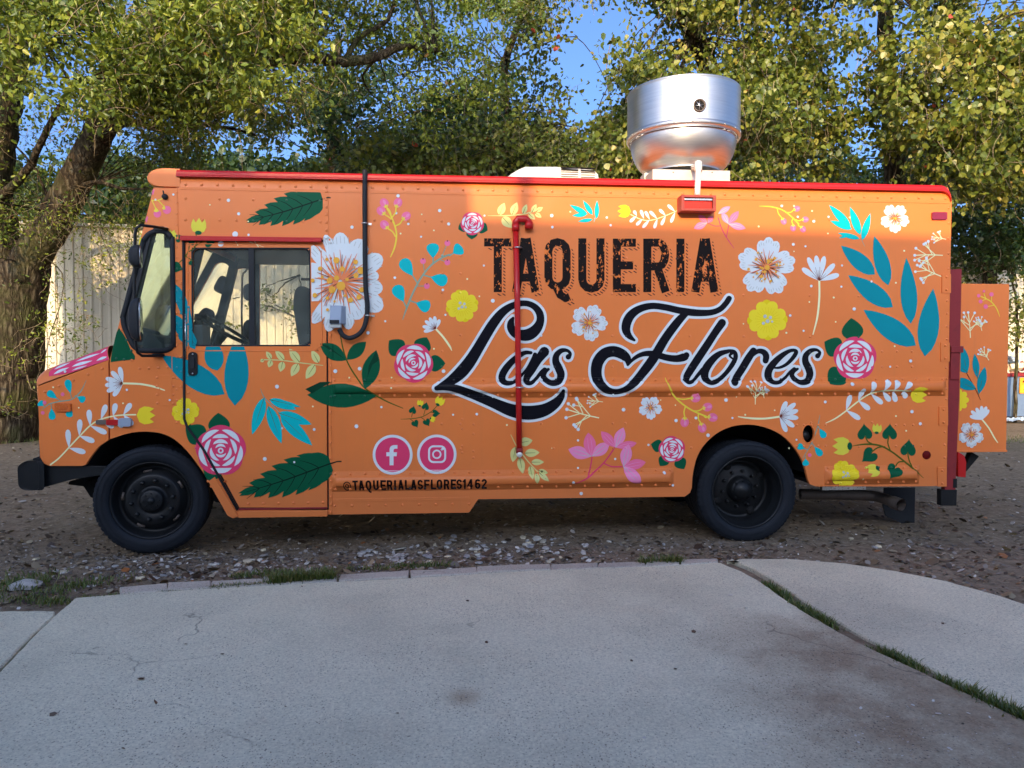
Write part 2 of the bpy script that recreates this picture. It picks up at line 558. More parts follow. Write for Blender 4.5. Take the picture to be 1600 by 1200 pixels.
def leafmat(name, stops, trans=.2):
    m, n, l, bs = newmat(name)
    at_ = n.new('ShaderNodeAttribute'); at_.attribute_name = 'tone'
    c = ramp(n, l, at_.outputs['Fac'], stops)
    l.new(c, bs.inputs['Base Color'])
    bs.inputs['Roughness'].default_value = .42
    bs.inputs['Specular IOR Level'].default_value = .45
    tr = n.new('ShaderNodeBsdfTranslucent')
    l.new(mix(n, l, 1.0, c, (1.5, 1.5, .55), 'MULTIPLY'), tr.inputs[0])
    ms = n.new('ShaderNodeMixShader'); ms.inputs[0].default_value = trans
    l.new(bs.outputs[0], ms.inputs[1]); l.new(tr.outputs[0], ms.inputs[2])
    l.new(ms.outputs[0], n['Material Output'].inputs[0])
    return m
M['leaf_oak'] = leafmat('oak_leaves', [(0, (.022, .045, .008)), (.35, (.095, .14, .014)), (.72, (.23, .265, .025)), (.97, (.38, .36, .05)), (1, (.26, .14, .04))])
M['leaf_dark'] = leafmat('dark_leaves', [(0, (.012, .028, .008)), (.5, (.035, .07, .015)), (.85, (.08, .12, .022)), (1, (.20, .17, .03))])
M['leaf_vine'] = leafmat('vine_leaves', [(0, (.028, .048, .008)), (.4, (.10, .135, .016)), (.72, (.22, .225, .03)), (.94, (.34, .27, .06)), (.985, (.36, .19, .05)), (1, (.42, .07, .035))])
M['grass'] = leafmat('grass_blades', [(0, (.05, .08, .018)), (.5, (.10, .15, .03)), (.85, (.17, .19, .05)), (1, (.30, .25, .12))], .3)
M['litter'] = leafmat('leaf_litter', [(0, (.05, .03, .018)), (.4, (.12, .08, .05)), (.75, (.22, .165, .10)), (.95, (.36, .30, .20)), (1, (.34, .12, .03))], .1)
M['twig'] = paint('dry_twigs', (.26, .20, .12), .9, var=.3)

def stone(name, c0, c1):
    m, n, l, bs = newmat(name)
    co = coord(n)
    oi = n.new('ShaderNodeObjectInfo')
    v = noise(n, l, co, 18, 6, .7)
    c = ramp(n, l, v, [(.3, c0), (.7, c1)])
    c = mix(n, l, 1.0, c, ramp(n, l, oi.outputs['Random'], [(0, (.62, .62, .66)), (.5, (.95, .92, .86)), (1, (1.35, 1.28, 1.12))]), 'MULTIPLY')
    l.new(c, bs.inputs['Base Color'])
    bs.inputs['Roughness'].default_value = .8
    bump(n, l, bs, v, .5, .006)
    return m
M['stone'] = stone('slate_shard_stone', (.30, .30, .30), (.66, .64, .60))
M['stone_buff'] = stone('buff_shard_stone', (.42, .36, .26), (.80, .72, .54))

def gravelm():
    m, n, l, bs = newmat('gravel_chips')
    at_ = n.new('ShaderNodeAttribute'); at_.attribute_name = 'tone'
    l.new(ramp(n, l, at_.outputs['Fac'], [(0, (.05, .042, .036)), (.5, (.20, .165, .13)), (.85, (.38, .34, .30)), (1, (.66, .61, .54))]), bs.inputs['Base Color'])
    bs.inputs['Roughness'].default_value = .85
    return m
M['gravel'] = gravelm()

def ribwall():
    m, n, l, bs = newmat('cream_ribbed_steel')
    co = coord(n)
    a = noise(n, l, co, .7, 6, .65)
    c = ramp(n, l, a, [(.3, (.58, .52, .38)), (.7, (.70, .64, .48))])
    mp = n.new('ShaderNodeMapping'); mp.inputs['Scale'].default_value = (9, 9, .6)
    l.new(co, mp.inputs[0])
    st = ramp(n, l, noise(n, l, mp.outputs[0], 1, 5, .7), [(.5, 0.0), (.8, .4)])
    c = mix(n, l, st, c, (.44, .39, .28))
    l.new(c, bs.inputs['Base Color'])
    bs.inputs['Roughness'].default_value = .55
    return m
M['ribwall'] = ribwall()
M['stucco'] = paint('pale_stucco', (.78, .74, .68), .9, bmp=.3)
M['bin_blue'] = paint('faded_blue_steel', (.13, .19, .28), .6, grime=.6, bmp=.3)
M['sticker'] = paint('orange_sticker', (.85, .32, .02), .5)
M['sticker_y'] = paint('yellow_sticker', (.80, .62, .03), .5)
M['rubble_pink'] = paint('broken_brick', (.42, .20, .15), .9, bmp=.5, var=.3)
M['tarp'] = paint('pale_plastic_sheet', (.45, .58, .72), .4, var=.2)
# ================================================================ THE SETTING
def gp(pts, z=0.03):
    return [(G(x, y, z).x, G(x, y, z).y) for x, y in pts]

SLAB_Z = 0.03
joint = [(1128, 880), (1160, 893), (1190, 910), (1235, 942), (1290, 975), (1340, 1003), (1420, 1040), (1500, 1078), (1600, 1124), (1800, 1215)]
main_slab = gp([(117, 934), (230, 925), (425, 914), (640, 903), (800, 893), (1000, 884), (1126, 879)]) + gp(joint) + \
            [(3.6, -5.9), (-4.2, -5.9), (-2.62, 2.0)] + gp([(0, 1049), (60, 985), (90, 957)])
right_slab = gp([(1136, 877), (1160, 873), (1230, 873), (1320, 880), (1400, 892), (1480, 908), (1560, 930), (1640, 957), (1800, 1010)]) + \
             [(7.5, -5.9), (3.68, -5.9)] + gp([(x + 16, y - 6) for x, y in joint[::-1]])
left_slab = [(-2.66, 2.0), (-4.25, -5.9), (-12, -5.9)] + gp([(-700, 985), (-200, 962), (0, 955), (60, 954), (86, 955), (84, 963), (54, 988), (-8, 1050)])

def slab(name, poly, mat, label, z=SLAB_Z, jag=.004, th=.12):
    # finely broken edge
    P = []
    n = len(poly)
    r = random.Random(len(poly) * 13)
    for i in range(n):
        a = Vector(poly[i]); b = Vector(poly[(i + 1) % n])
        k = max(1, min(40, int((b - a).length / .06))) if (b - a).length < 4 else 1
        for j in range(k):
            p = a.lerp(b, j / k)
            if j: p += Vector((r.uniform(-jag, jag), r.uniform(-jag, jag)))
            P.append((p.x, p.y))
    loops = [[Vector((x, y, 0)) for x, y in P]]
    T = tessellate_polygon(loops)
    N = len(P)
    c = .008
    cen = Vector((sum(p[0] for p in P)/N, sum(p[1] for p in P)/N))
    V = []
    for x, y in P:
        V.append((x, y, z - c))
    inn = []
    for i in range(N):
        a = Vector(P[i-1]); b = Vector(P[(i+1) % N]); t = (b - a).normalized()
        nn = Vector((-t.y, t.x))
        inn.append(nn)
    area = sum(P[i-1][0]*P[i][1] - P[i][0]*P[i-1][1] for i in range(N))
    sg = 1 if area > 0 else -1
    top = [(P[i][0] + sg*inn[i].x*c, P[i][1] + sg*inn[i].y*c, z) for i in range(N)]
    bot = [(x, y, z - th) for x, y in P]
    mb = MB()
    F = [tuple(t) for t in T]
    mb.add(top + V + bot, F + [(i, (i+1) % N, N + (i+1) % N, N + i) for i in range(N)] + [(N+i, N+(i+1) % N, 2*N+(i+1) % N, 2*N+i) for i in range(N)])
    o = mb.build(name, mat)
    tag(o, label, kind='structure')
    return o

slab('concrete_pavement', main_slab, M['conc'], 'large worn grey concrete slab across the foreground')
slab('concrete_apron', right_slab, M['conc2'], 'paler concrete slab right of the grassy joint')
slab('concrete_footpath', left_slab, M['conc'], 'small corner of concrete at the lower left edge')

# strip of kerb stones between slab and earth
kx = [(186, 915.5, 925.5), (262, 909, 920), (330, 906, 917.5), (428, 901.5, 912), (528, 896.5, 906.5), (640, 889.5, 900), (745, 884.5, 894), (860, 880.5, 889), (935, 878, 886), (1008, 875.5, 883.5), (1062, 873.5, 881.5), (1122, 872, 877.5)]
kerb = tag(empty('kerb_strip', tuple(G(640, 895, 0))), 'low broken kerb of concrete pieces between slab and earth', kind='structure')
for i in range(len(kx) - 1):
    a, b = kx[i], kx[i+1]
    g = .8
    poly = [(a[0]+g, a[1]), ((a[0]+b[0])/2, (a[1]+b[1])/2 + random.uniform(-.8, .8)), (b[0]-g, b[1]), (b[0]-g-random.uniform(-2, 2), b[2]-.3), (a[0]+g+random.uniform(-2, 2), a[2]-.3)]
    o = slab('kerb_stone', gp(poly, .04), M['conc3'], None, z=.036 + random.uniform(-.004, .006), jag=.006, th=.1)
    if 'kind' in o: del o['kind']
    o.parent = kerb
    o.matrix_parent_inverse = Matrix.Translation(-kerb.location)

def inpoly(X, Y, poly):
    c = np.zeros(X.shape, bool)
    n = len(poly)
    for i in range(n):
        x0, y0 = poly[i-1]; x1, y1 = poly[i]
        if y0 == y1: continue
        k = ((y0 > Y) != (y1 > Y)) & (X < (x1-x0)*(Y-y0)/(y1-y0) + x0)
        c ^= k
    return c

def vnoise(X, Y, sc, seed=0):
    r = np.random.default_rng(seed)
    g = r.random((64, 64))
    x = X*sc; y = Y*sc
    xi = np.floor(x).astype(int); yi = np.floor(y).astype(int)
    fx = x-xi; fy = y-yi
    fx = fx*fx*(3-2*fx); fy = fy*fy*(3-2*fy)
    f = lambda a, b: g[a % 64, b % 64]
    return (f(xi, yi)*(1-fx)+f(xi+1, yi)*fx)*(1-fy) + (f(xi, yi+1)*(1-fx)+f(xi+1, yi+1)*fx)*fy

def ground_height(X, Y):
    h = (vnoise(X, Y, .5, 1)-.5)*.05 + (vnoise(X, Y, 2.1, 2)-.5)*.022 + (vnoise(X, Y, 7, 3)-.5)*.014
    for p in (main_slab, right_slab, left_slab):
        h = np.where(inpoly(X, Y, p), -.06, h)
    return h

def axis(lo, hi, a, b, fine, ratio=1.25):
    m = list(np.arange(a, b, fine))
    s = fine; x = a; L = []
    while x > lo: s *= ratio; x -= s; L.append(x)
    s = fine; x = m[-1]; H = []
    while x < hi: s *= ratio; x += s; H.append(x)
    return np.array(L[::-1] + m + H)
ax = axis(-250, 250, -6, 8, .045); ay = axis(-60, 400, 2.4, 9.5, .045)
XX, YY = np.meshgrid(ax, ay)
ZZ = ground_height(XX, YY)
# hold the earth level under the four tyres
nx, ny = len(ax), len(ay)
me = bpy.data.meshes.new('earth_ground')
V = np.stack([XX, YY, ZZ - .012], -1).reshape(-1, 3)
idx = np.arange(nx*ny).reshape(ny, nx)
Fq = np.stack([idx[:-1, :-1], idx[:-1, 1:], idx[1:, 1:], idx[1:, :-1]], -1).reshape(-1, 4)
me.vertices.add(len(V)); me.vertices.foreach_set('co', V.ravel())
me.loops.add(Fq.size); me.loops.foreach_set('vertex_index', Fq.ravel())
me.polygons.add(len(Fq)); me.polygons.foreach_set('loop_start', np.arange(len(Fq))*4)
me.polygons.foreach_set('use_smooth', np.ones(len(Fq), bool))
me.update(calc_edges=True); me.materials.append(M['dirt'])
earth = tag(link('earth_ground', me), 'bare brown earth yard with leaf litter under and behind the truck', kind='structure')

def fastmesh(name, V, F, tone, mat, parent=None):
    """V (n,3), F (m,3) triangles, tone (n,)"""
    me = bpy.data.meshes.new(name)
    me.vertices.add(len(V)); me.vertices.foreach_set('co', np.ascontiguousarray(V, np.float32).ravel())
    me.loops.add(F.size); me.loops.foreach_set('vertex_index', np.ascontiguousarray(F, np.int32).ravel())
    me.polygons.add(len(F)); me.polygons.foreach_set('loop_start', np.arange(len(F), dtype=np.int32)*F.shape[1])
    me.update(calc_edges=True)
    if tone is not None:
        at_ = me.attributes.new('tone', 'FLOAT', 'POINT')
        at_.data.foreach_set('value', np.ascontiguousarray(tone, np.float32))
    me.materials.append(mat)
    return link(name, me, parent)

# ---------------------------------------------------------------- cream ribbed steel building behind
PA = at(60, 567, 16.0); PB = at(1490, 567, 21.1)
wdir = Vector((PB.x - PA.x, PB.y - PA.y, 0)).normalized()
W0 = Vector((PA.x, PA.y, 0)) - wdir * 6.0
WLEN = 34.0; WH = 4.5
shed = tag(empty('steel_building', W0, math.atan2(wdir.y, wdir.x)), 'long cream ribbed steel shed behind the truck, its wall dappled by the trees', 'building')
mb = MB()
PW = .92
prof = []
for k in range(5):
    x = k*PW/5
    prof += [(x, 0), (x+.06, 0), (x+.075, -.022), (x+.105, -.022), (x+.12, 0)]
prof.append((PW-.004, 0))
secs = [[(x, y, z) for x, y in prof] for z in (0.0, WH)]
mb.loft(secs, smooth=False)
p0 = mb.build('wall_panel', M['ribwall'], shed)
p0.location = (0, 0, 0)
for k in range(1, int(WLEN/PW)):
    o = p0.copy(); COL.objects.link(o); o.parent = shed; o.location = (k*PW, 0, 0)
mb = MB(); mb.box((0, .04, 0), (WLEN, .1, WH-.02)); mb.box((0, 9, 0), (WLEN, 9.1, WH+.4)); mb.box((0, .1, 0), (.1, 9, WH)); mb.box((WLEN-.1, .1, 0), (WLEN, 9, WH))
mb.build('inner_wall', M['ribwall'], shed)
mb = MB(); mb.add([(-.3, -.12, WH), (WLEN+.3, -.12, WH), (WLEN+.3, 9.2, WH+.5), (-.3, 9.2, WH+.5), (-.3, -.12, WH+.07), (WLEN+.3, -.12, WH+.07), (WLEN+.3, 9.2, WH+.57), (-.3, 9.2, WH+.57)],
    [(0,3,2,1),(4,5,6,7),(0,1,5,4),(1,2,6,5),(2,3,7,6),(3,0,4,7)])
mb.build('roof', M['ribwall'], shed)

# ---------------------------------------------------------------- building behind the photographer (it shades yard and truck)
BY = -6.0
def shadow_src(x, z):            # roof point that throws its edge on truck-plane point x, z
    p = TO + x*EX
    k = (p.y - BY)/math.cos(SUN_AZ)
    return p.x - (p.y - BY)*math.tan(SUN_AZ), z + k*math.tan(SUN_EL)
xs, zlow = shadow_src(*S(950, 349)); xstep, _ = shadow_src(S(726, 300)[0], 2.6)
_, zhigh = shadow_src(0, S(262, 276)[1])
xp, _ = shadow_src(S(812, 300)[0], 2.6)
xr, _ = shadow_src(S(1390, 300)[0], 2.6)
stb = tag(empty('stucco_building', (0, BY, 0)), 'plain pale stucco building across the yard with a stepped parapet', 'building')
mb = MB(); mb.box((-13, -7, 0), (7.5, 0, zlow)); mb.build('wall', M['stucco'], stb)
mb = MB(); mb.box((-13, -.3, zlow-.02), (xstep, -.003, zhigh)); mb.build('parapet', M['stucco'], stb)
mb = MB(); mb.tube([(xp, -.25, zlow-.1), (xp, -.25, zhigh+.3)], .07, 12); mb.build('vent_pipe', M['curb_metal'], stb)
for k in range(4):
    mb = MB(); mb.box((-11+k*5, -.02, 1.0), (-9.2+k*5, .03, 2.6)); mb.build('window', M['dashm'], stb)

# ---------------------------------------------------------------- trees
def foliage(name, ells, L, parent, mat, seed, per=42, sigma=.17, wl=.5, gaps=(), droop=.5, tone=(0., .9)):
    r = np.random.default_rng(seed)
    C = []
    for (px, py, rx, ry, D, dD, n) in ells:
        a = r.random(n)*2*np.pi; q = np.sqrt(r.random(n))
        K = max(3, n//9)             # boughs, each carrying several sprays
        aa = r.random(K)*2*np.pi; qq = np.sqrt(r.random(K))
        bx, by, bd = px + rx*qq*np.cos(aa), py + ry*qq*np.sin(aa), D + dD*r.normal(size=K)*.7
        w = r.integers(0, K, n); m_ = r.random(n) < .22
        sp = 1140/D*.34
        X = np.where(m_, px + rx*q*np.cos(a), bx[w] + r.normal(size=n)*sp*1.15)
        Y = np.where(m_, py + ry*q*np.sin(a), by[w] + r.normal(size=n)*sp*.62)
        d = np.where(m_, D + dD*r.normal(size=n)*.6, bd[w] + r.normal(size=n)*.3)
        for x, y, dd in zip(X, Y, d):
            ok = True
            for gx, gy, gw, gh, pr in gaps:
                if ((x-gx)/gw)**2 + ((y-gy)/gh)**2 < 1 and r.random() < pr: ok = False
            if ok: C.append(tuple(at(x, y, max(dd, 7.5))))
    C = np.array(C)
    # clumpiness: drop clumps in noise holes
    hole = (.6*vnoise(C[:, 0] + C[:, 1]*.6, C[:, 2], 1.1, seed) + .4*vnoise(C[:, 0]*1.3 - C[:, 1]*.4, C[:, 2]*1.2, 2.3, seed+1)) 
    C = C[hole > r.uniform(.33, .54, len(C))]
    n = len(C)
    ct = r.random(n)
    # every clump is a flattened spray with its own facing
    sc = np.stack([r.uniform(.7, 1.5, n), r.uniform(.7, 1.5, n), r.uniform(.35, .9, n)], -1)*sigma
    P = np.repeat(C, per, 0) + r.normal(size=(n*per, 3))*np.repeat(sc, per, 0)
    N = len(P)
    P[:, 2] -= np.abs(r.normal(size=N))*.05*droop
    u = r.normal(size=(N, 3)); u[:, 2] -= droop; u /= np.linalg.norm(u, axis=1)[:, None]
    t = r.normal(size=(N, 3))*.8 + np.repeat(r.normal(size=(n, 3))*.75, per, 0) + np.array([0, -.35, .55])
    v = np.cross(u, t); v /= np.linalg.norm(v, axis=1)[:, None]+1e-9
    w = np.cross(u, v)
    ln = L*r.uniform(.55, 1.35, N)[:, None]; wd = ln*wl*r.uniform(.8, 1.2, N)[:, None]
    f = ln*r.uniform(-.18, .22, N)[:, None]
    q1, q2 = (.20, .62) if wl > .6 else (.30, .70)
    V = np.stack([P, P+u*ln*q1+v*wd*.46+w*f*.8, P+u*ln*q2+v*wd*.40+w*f, P+u*ln-w*np.abs(f)*.3, P+u*ln*q2-v*wd*.40+w*f, P+u*ln*q1-v*wd*.46+w*f*.8], 1).reshape(-1, 3)
    b = (np.arange(N)*6)[:, None]
    F = np.concatenate([b+np.array([0, 1, 2]), b+np.array([0, 2, 3]), b+np.array([0, 3, 4]), b+np.array([0, 4, 5])], 0)
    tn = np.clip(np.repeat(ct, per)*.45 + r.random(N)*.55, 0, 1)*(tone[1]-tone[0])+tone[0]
    tn = np.where(r.random(N) < .0035, 1.0, tn)
    o = fastmesh(name, V, F, np.repeat(tn, 6), mat, parent)
    o['kind'] = 'stuff' if False else ''
    del o['kind']
    return o, C

def limb(mb, pts, r0, r1, n=9, wob=.0, sub=5, seed=1):
    q = cr(pts, sub)
    rr = random.Random(seed)
    m = len(q)
    Q = []
    for i, p in enumerate(q):
        Q.append(Vector(p[:3]) + Vector((rr.uniform(-wob, wob), rr.uniform(-wob, wob), rr.uniform(-wob, wob)*.5)))
    mb.tube(Q, [r0+(r1-r0)*(i/(m-1))**.85 for i in range(m)], n)

def branches(mb, starts, C, k, r, seed):
    rr = np.random.default_rng(seed)
    sel = C[rr.choice(len(C), min(k, len(C)), replace=False)]
    S_ = np.array([tuple(s) for s in starts])
    for c in sel:
        d = np.linalg.norm(S_-c, axis=1); s = S_[d.argmin()]
        if d.min() > 6: continue
        mid = (s+c)/2 + rr.normal(size=3)*.18*d.min()*.5 + np.array([0, 0, .1*d.min()])
        limb(mb, [tuple(s), tuple(mid), tuple(c)], r*rr.uniform(.4, 1), .006, 5, .02, 5, int(rr.integers(1e6)))

def twigs(name, C, n, L, parent, seed, hang=.0):
    r = np.random.default_rng(seed)
    A_ = C[r.integers(0, len(C), n)] + r.normal(size=(n, 3))*.15
    K = 4
    d = r.normal(size=(n, 3)); d[:, 2] -= hang; d /= np.linalg.norm(d, axis=1)[:, None]
    ln = L*r.uniform(.4, 1.3, n)[:, None]
    pts = [A_]
    for k in range(K):
        d = d + r.normal(size=(n, 3))*.35; d[:, 2] -= hang*.3; d /= np.linalg.norm(d, axis=1)[:, None]
        pts.append(pts[-1]+d*ln/K)
    side = np.cross(d, r.normal(size=(n, 3))); side /= np.linalg.norm(side, axis=1)[:, None]+1e-9
    side2 = np.cross(d, side)
    Vs = []
    for k, p in enumerate(pts):
        w = .006*(1-.7*k/K)
        Vs += [p+side*w, p-side*w*.5+side2*w*.85, p-side*w*.5-side2*w*.85]
    V = np.stack(Vs, 1).reshape(-1, 3)
    b = (np.arange(n)*3*(K+1))[:, None]
    F = []
    for k in range(K):
        for j in range(3):
            a0 = k*3+j; a1 = k*3+(j+1) % 3
            F.append(b+np.array([a0, a1, a1+3, a0+3]))
    o = fastmesh(name, V, np.concatenate(F, 0), None, M['twig'], parent)
    o['kind'] = 'stuff'
    return o

GAPS = [(112, 290, 42, 55, .85), (60, 400, 34, 60, .8), (150, 205, 30, 40, .75), (430, 97, 90, 13, .75), (560, 92, 80, 13, .75), (15, 230, 16, 90, .6), (20, 600, 50, 90, .9), (520, 60, 24, 30, .6), (820, 130, 40, 30, .5), (1500, 160, 36, 24, .6), (1210, 60, 26, 40, .5), (660, 165, 30, 20, .7), (600, 150, 22, 20, .7), (903, 110, 38, 122, .93), (872, 30, 34, 40, .6), (455, 232, 55, 40, .9), (1352, 232, 42, 52, .93), (745, 35, 35, 28, .6), (620, 30, 30, 24, .6), (690, 100, 50, 22, .75),
        (110, 100, 45, 22, .85), (362, 75, 22, 30, .8), (195, 225, 30, 45, .7), (1330, 120, 60, 60, .55), (350, 205, 40, 40, .5), (25, 80, 20, 20, .8), (1460, 120, 70, 40, .5), (560, 175, 40, 26, .7),
        (790, 45, 30, 30, .6), (940, 20, 30, 40, .6), (1280, 190, 50, 40, .5), (160, 25, 24, 14, .6)]

# big oak at left
base = at(5, 676, 14.2); base.z = 0
oak = tag(empty('oak_tree', base), 'big old oak with thick leaning trunk and bright canopy left of the truck', 'tree')
inv = Matrix.Translation(-Vector(base))
def child(o, root):
    o.parent = root
    o.matrix_parent_inverse = Matrix.Translation(-Vector(root.location))
    return o
mb = MB()
T = lambda x, y, D: tuple(at(x, y, D))
limb(mb, [(base.x-.1, base.y, -.2), T(6, 640, 14.2), T(14, 560, 14.2), T(24, 470, 14.2), T(34, 415, 14.2)], .72, .48, 22, .025, 8, 1)
limb(mb, [T(20, 470, 14.2), T(48, 405, 14.1), T(90, 335, 13.8), T(128, 262, 13.5), T(158, 200, 13.1), T(185, 150, 12.7), T(230, 90, 12.2), T(300, 20, 11.8), T(380, -80, 11.4)], .38, .14, 16, .02, 7, 2)
limb(mb, [T(15, 470, 14.2), T(2, 380, 14.3), T(-8, 290, 14.2), T(8, 180, 14), T(28, 80, 13.8), T(40, -30, 13.5)], .42, .14, 14, .03, 7, 3)
limb(mb, [T(185, 150, 12.7), T(250, 122, 12.4), T(330, 116, 12), T(375, 103, 11.8), T(430, 94, 11.7), T(480, 88, 11.7), T(540, 96, 11.8), T(590, 88, 11.9), T(630, 72, 12), T(680, 78, 12.1)], .17, .05, 10, .012, 6, 4)
limb(mb, [T(150, 215, 13), T(205, 190, 12.9), T(262, 205, 13), T(330, 196, 13.2), T(400, 210, 13.4)], .09, .02, 7, .02, 5, 5)
limb(mb, [T(110, 300, 13.6), T(150, 285, 13.3), T(200, 296, 13.2), T(250, 292, 13.1)], .06, .015, 6, .02, 5, 6)
limb(mb, [T(540, 96, 11.8), T(560, 60, 12), T(606, 30, 12.2), T(620, -20, 12.3)], .05, .03, 7, .01, 5, 7)
limb(mb, [T(-30, 330, 14.2), T(40, 270, 13.6), T(80, 190, 13.2), T(120, 120, 13)], .10, .03, 8, .02, 5, 8)
starts = [at(*p) for p in ((158, 200, 13.1), (230, 90, 12.2), (300, 20, 11.8), (28, 80, 13.8), (250, 122, 12.4), (375, 103, 11.8), (480, 88, 11.7), (590, 88, 11.9), (680, 78, 12.1), (90, 335, 13.8), (8, 180, 14), (330, 196, 13.2))]
O1, C1 = foliage('crown', [(250, 60, 230, 95, 10.4, 1.6, 820), (60, 60, 130, 90, 10.8, 1.4, 300), (230, 150, 120, 35, 10.6, .6, 170), (400, 60, 110, 80, 11.2, 1.6, 260), (560, 20, 230, 70, 12.2, 1.6, 230), (690, 110, 110, 90, 12.8, 1.5, 150),
     (200, -130, 520, 110, 11, 2.4, 700), (-160, 120, 130, 180, 12, 2, 260), (340, 200, 130, 60, 13.6, 1.0, 110), (470, 150, 110, 60, 13.2, 1.2, 150)],
     .088, None, M['leaf_oak'], 11, 46, .17, .46, GAPS)
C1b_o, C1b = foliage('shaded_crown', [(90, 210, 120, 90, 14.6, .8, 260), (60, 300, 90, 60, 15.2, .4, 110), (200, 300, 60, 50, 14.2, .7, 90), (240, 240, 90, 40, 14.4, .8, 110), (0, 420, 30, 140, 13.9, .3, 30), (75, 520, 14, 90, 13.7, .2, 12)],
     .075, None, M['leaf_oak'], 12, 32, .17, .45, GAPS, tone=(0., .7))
SP_o, SPC = foliage('hanging_sprays', [(128, 385, 45, 40, 13.2, .5, 26), (170, 395, 50, 45, 13.0, .5, 30), (130, 450, 50, 50, 13.1, .4, 26), (185, 440, 30, 30, 13.0, .3, 12), (95, 500, 36, 36, 13.3, .3, 10), (115, 545, 22, 22, 13.2, .2, 5), (40, 540, 30, 80, 13.4, .2, 16), (120, 350, 60, 26, 13.3, .4, 26), (195, 350, 30, 30, 13.3, .4, 22), (80, 400, 40, 50, 13.4, .3, 26), (140, 340, 70, 20, 13.4, .3, 26)],
     .062, None, M['leaf_oak'], 13, 17, .13, .42)
branches(mb, starts, C1, 120, .035, 21)
branches(mb, [at(90, 335, 13.8), at(60, 400, 14), at(150, 285, 13.3)], np.concatenate([C1b, SPC]), 46, .018, 22)
tr = mb.build('trunk', M['bark'], None, fix=False)
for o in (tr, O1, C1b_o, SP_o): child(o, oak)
child(twigs('twigs', np.concatenate([C1, C1b]), 2600, .55, None, 5, .4), oak)
child(twigs('hanging_twigs', SPC, 300, .5, None, 6, .2), oak)

def tree(name, label, trunkpts, r0, r1, ells, L, mat, seed, per, sigma, wl, nb=40, tw=900, tone=(0., .9), group=None, hang=.5, droop=.5, extra=()):
    b = Vector(trunkpts[0]); b.z = 0
    root = tag(empty(name, b), label, 'tree', group)
    m = MB()
    limb(m, [(b.x, b.y, -.2)] + list(trunkpts[1:]), r0, r1, 12, .03, 6, seed)
    for pts, a0, a1 in extra: limb(m, pts, a0, a1, 8, .02, 6, seed+1)
    O, C = foliage('crown', ells, L, None, mat, seed, per, sigma, wl, GAPS, droop, tone)
    st = [Vector(p) for p in trunkpts[1:]] + [Vector(q) for pts, _, _ in extra for q in pts]
    branches(m, st, C, nb, .03, seed)
    t = m.build('trunk', M['bark'], None, fix=False)
    child(t, root); child(O, root)
    if tw: child(twigs('twigs', C, tw, .6, None, seed, hang), root)
    return root, C

tree('broadleaf_tree', 'dark broadleaf tree standing behind the shed, between the oak and the vine-hung trees',
     [T(505, 640, 19.5), T(512, 400, 19.5), T(520, 250, 19.5), T(516, 150, 19.2), T(530, 60, 19)], .3, .1,
     [(620, 200, 150, 65, 17.8, 1.2, 230), (760, 190, 90, 80, 17.6, 1.2, 170), (470, 180, 80, 60, 18.6, 1, 110), (560, 110, 150, 50, 18.4, 1, 70), (800, 240, 100, 40, 17.5, 1, 110)],
     .125, M['leaf_dark'], 31, 34, .24, .72, tone=(0, .8))  # dark leaf material puts the shade on these middle trees into colour
tree('bright_sapling', 'sunlit young tree with yellow-green leaves just above the middle of the red roof rail',
     [T(590, 640, 17), T(592, 400, 16.8), T(600, 260, 16.6)], .12, .05,
     [(600, 245, 90, 30, 15.8, .8, 120), (700, 255, 90, 26, 15.9, .8, 100), (500, 262, 70, 18, 16, .6, 50), (770, 262, 40, 16, 15.8, .6, 30)],
     .11, M['leaf_vine'], 32, 30, .2, .8, 20, 300, tone=(0, .8))
tree('sparse_tree', 'sparse yellowing tree left of the narrow gap of open sky',
     [T(820, 640, 18), T(815, 400, 17.8), T(800, 250, 17.5), T(790, 100, 17), T(840, -20, 16.5)], .2, .06,
     [(810, 90, 60, 110, 15.2, 1, 100), (850, 200, 70, 70, 15.5, 1, 170), (900, 235, 60, 40, 15.4, .8, 90), (770, 20, 70, 50, 15, 1, 70), (850, 20, 60, 40, 14.8, 1, 70)],
     .10, M['leaf_vine'], 33, 30, .17, .7, 40, 500, tone=(.1, .97))
tree('vine_hung_tree', 'tall tree draped in vines directly behind the round roof fan',
     [T(1130, 640, 16.5), T(1130, 400, 16.4), T(1120, 200, 16.2), T(1100, 80, 15.8), T(1040, -20, 15.2)], .34, .14,
     [(1020, 150, 70, 130, 14.2, 1.1, 260), (1100, 60, 100, 80, 14.4, 1.2, 240), (1190, 120, 80, 140, 14.2, 1.1, 330), (960, 230, 40, 50, 14.5, .8, 80), (1030, -60, 180, 60, 14, 1.4, 160), (1080, 240, 150, 40, 14.6, .9, 130)],
     .095, M['leaf_vine'], 34, 42, .18, .82, 60, 1100, hang=1.2, droop=1.0, tone=(0, .97),
     extra=[([T(1115, 150, 16), T(1080, 60, 14.6), T(1055, 10, 14.2), T(1020, -30, 14)], .12, .07)])
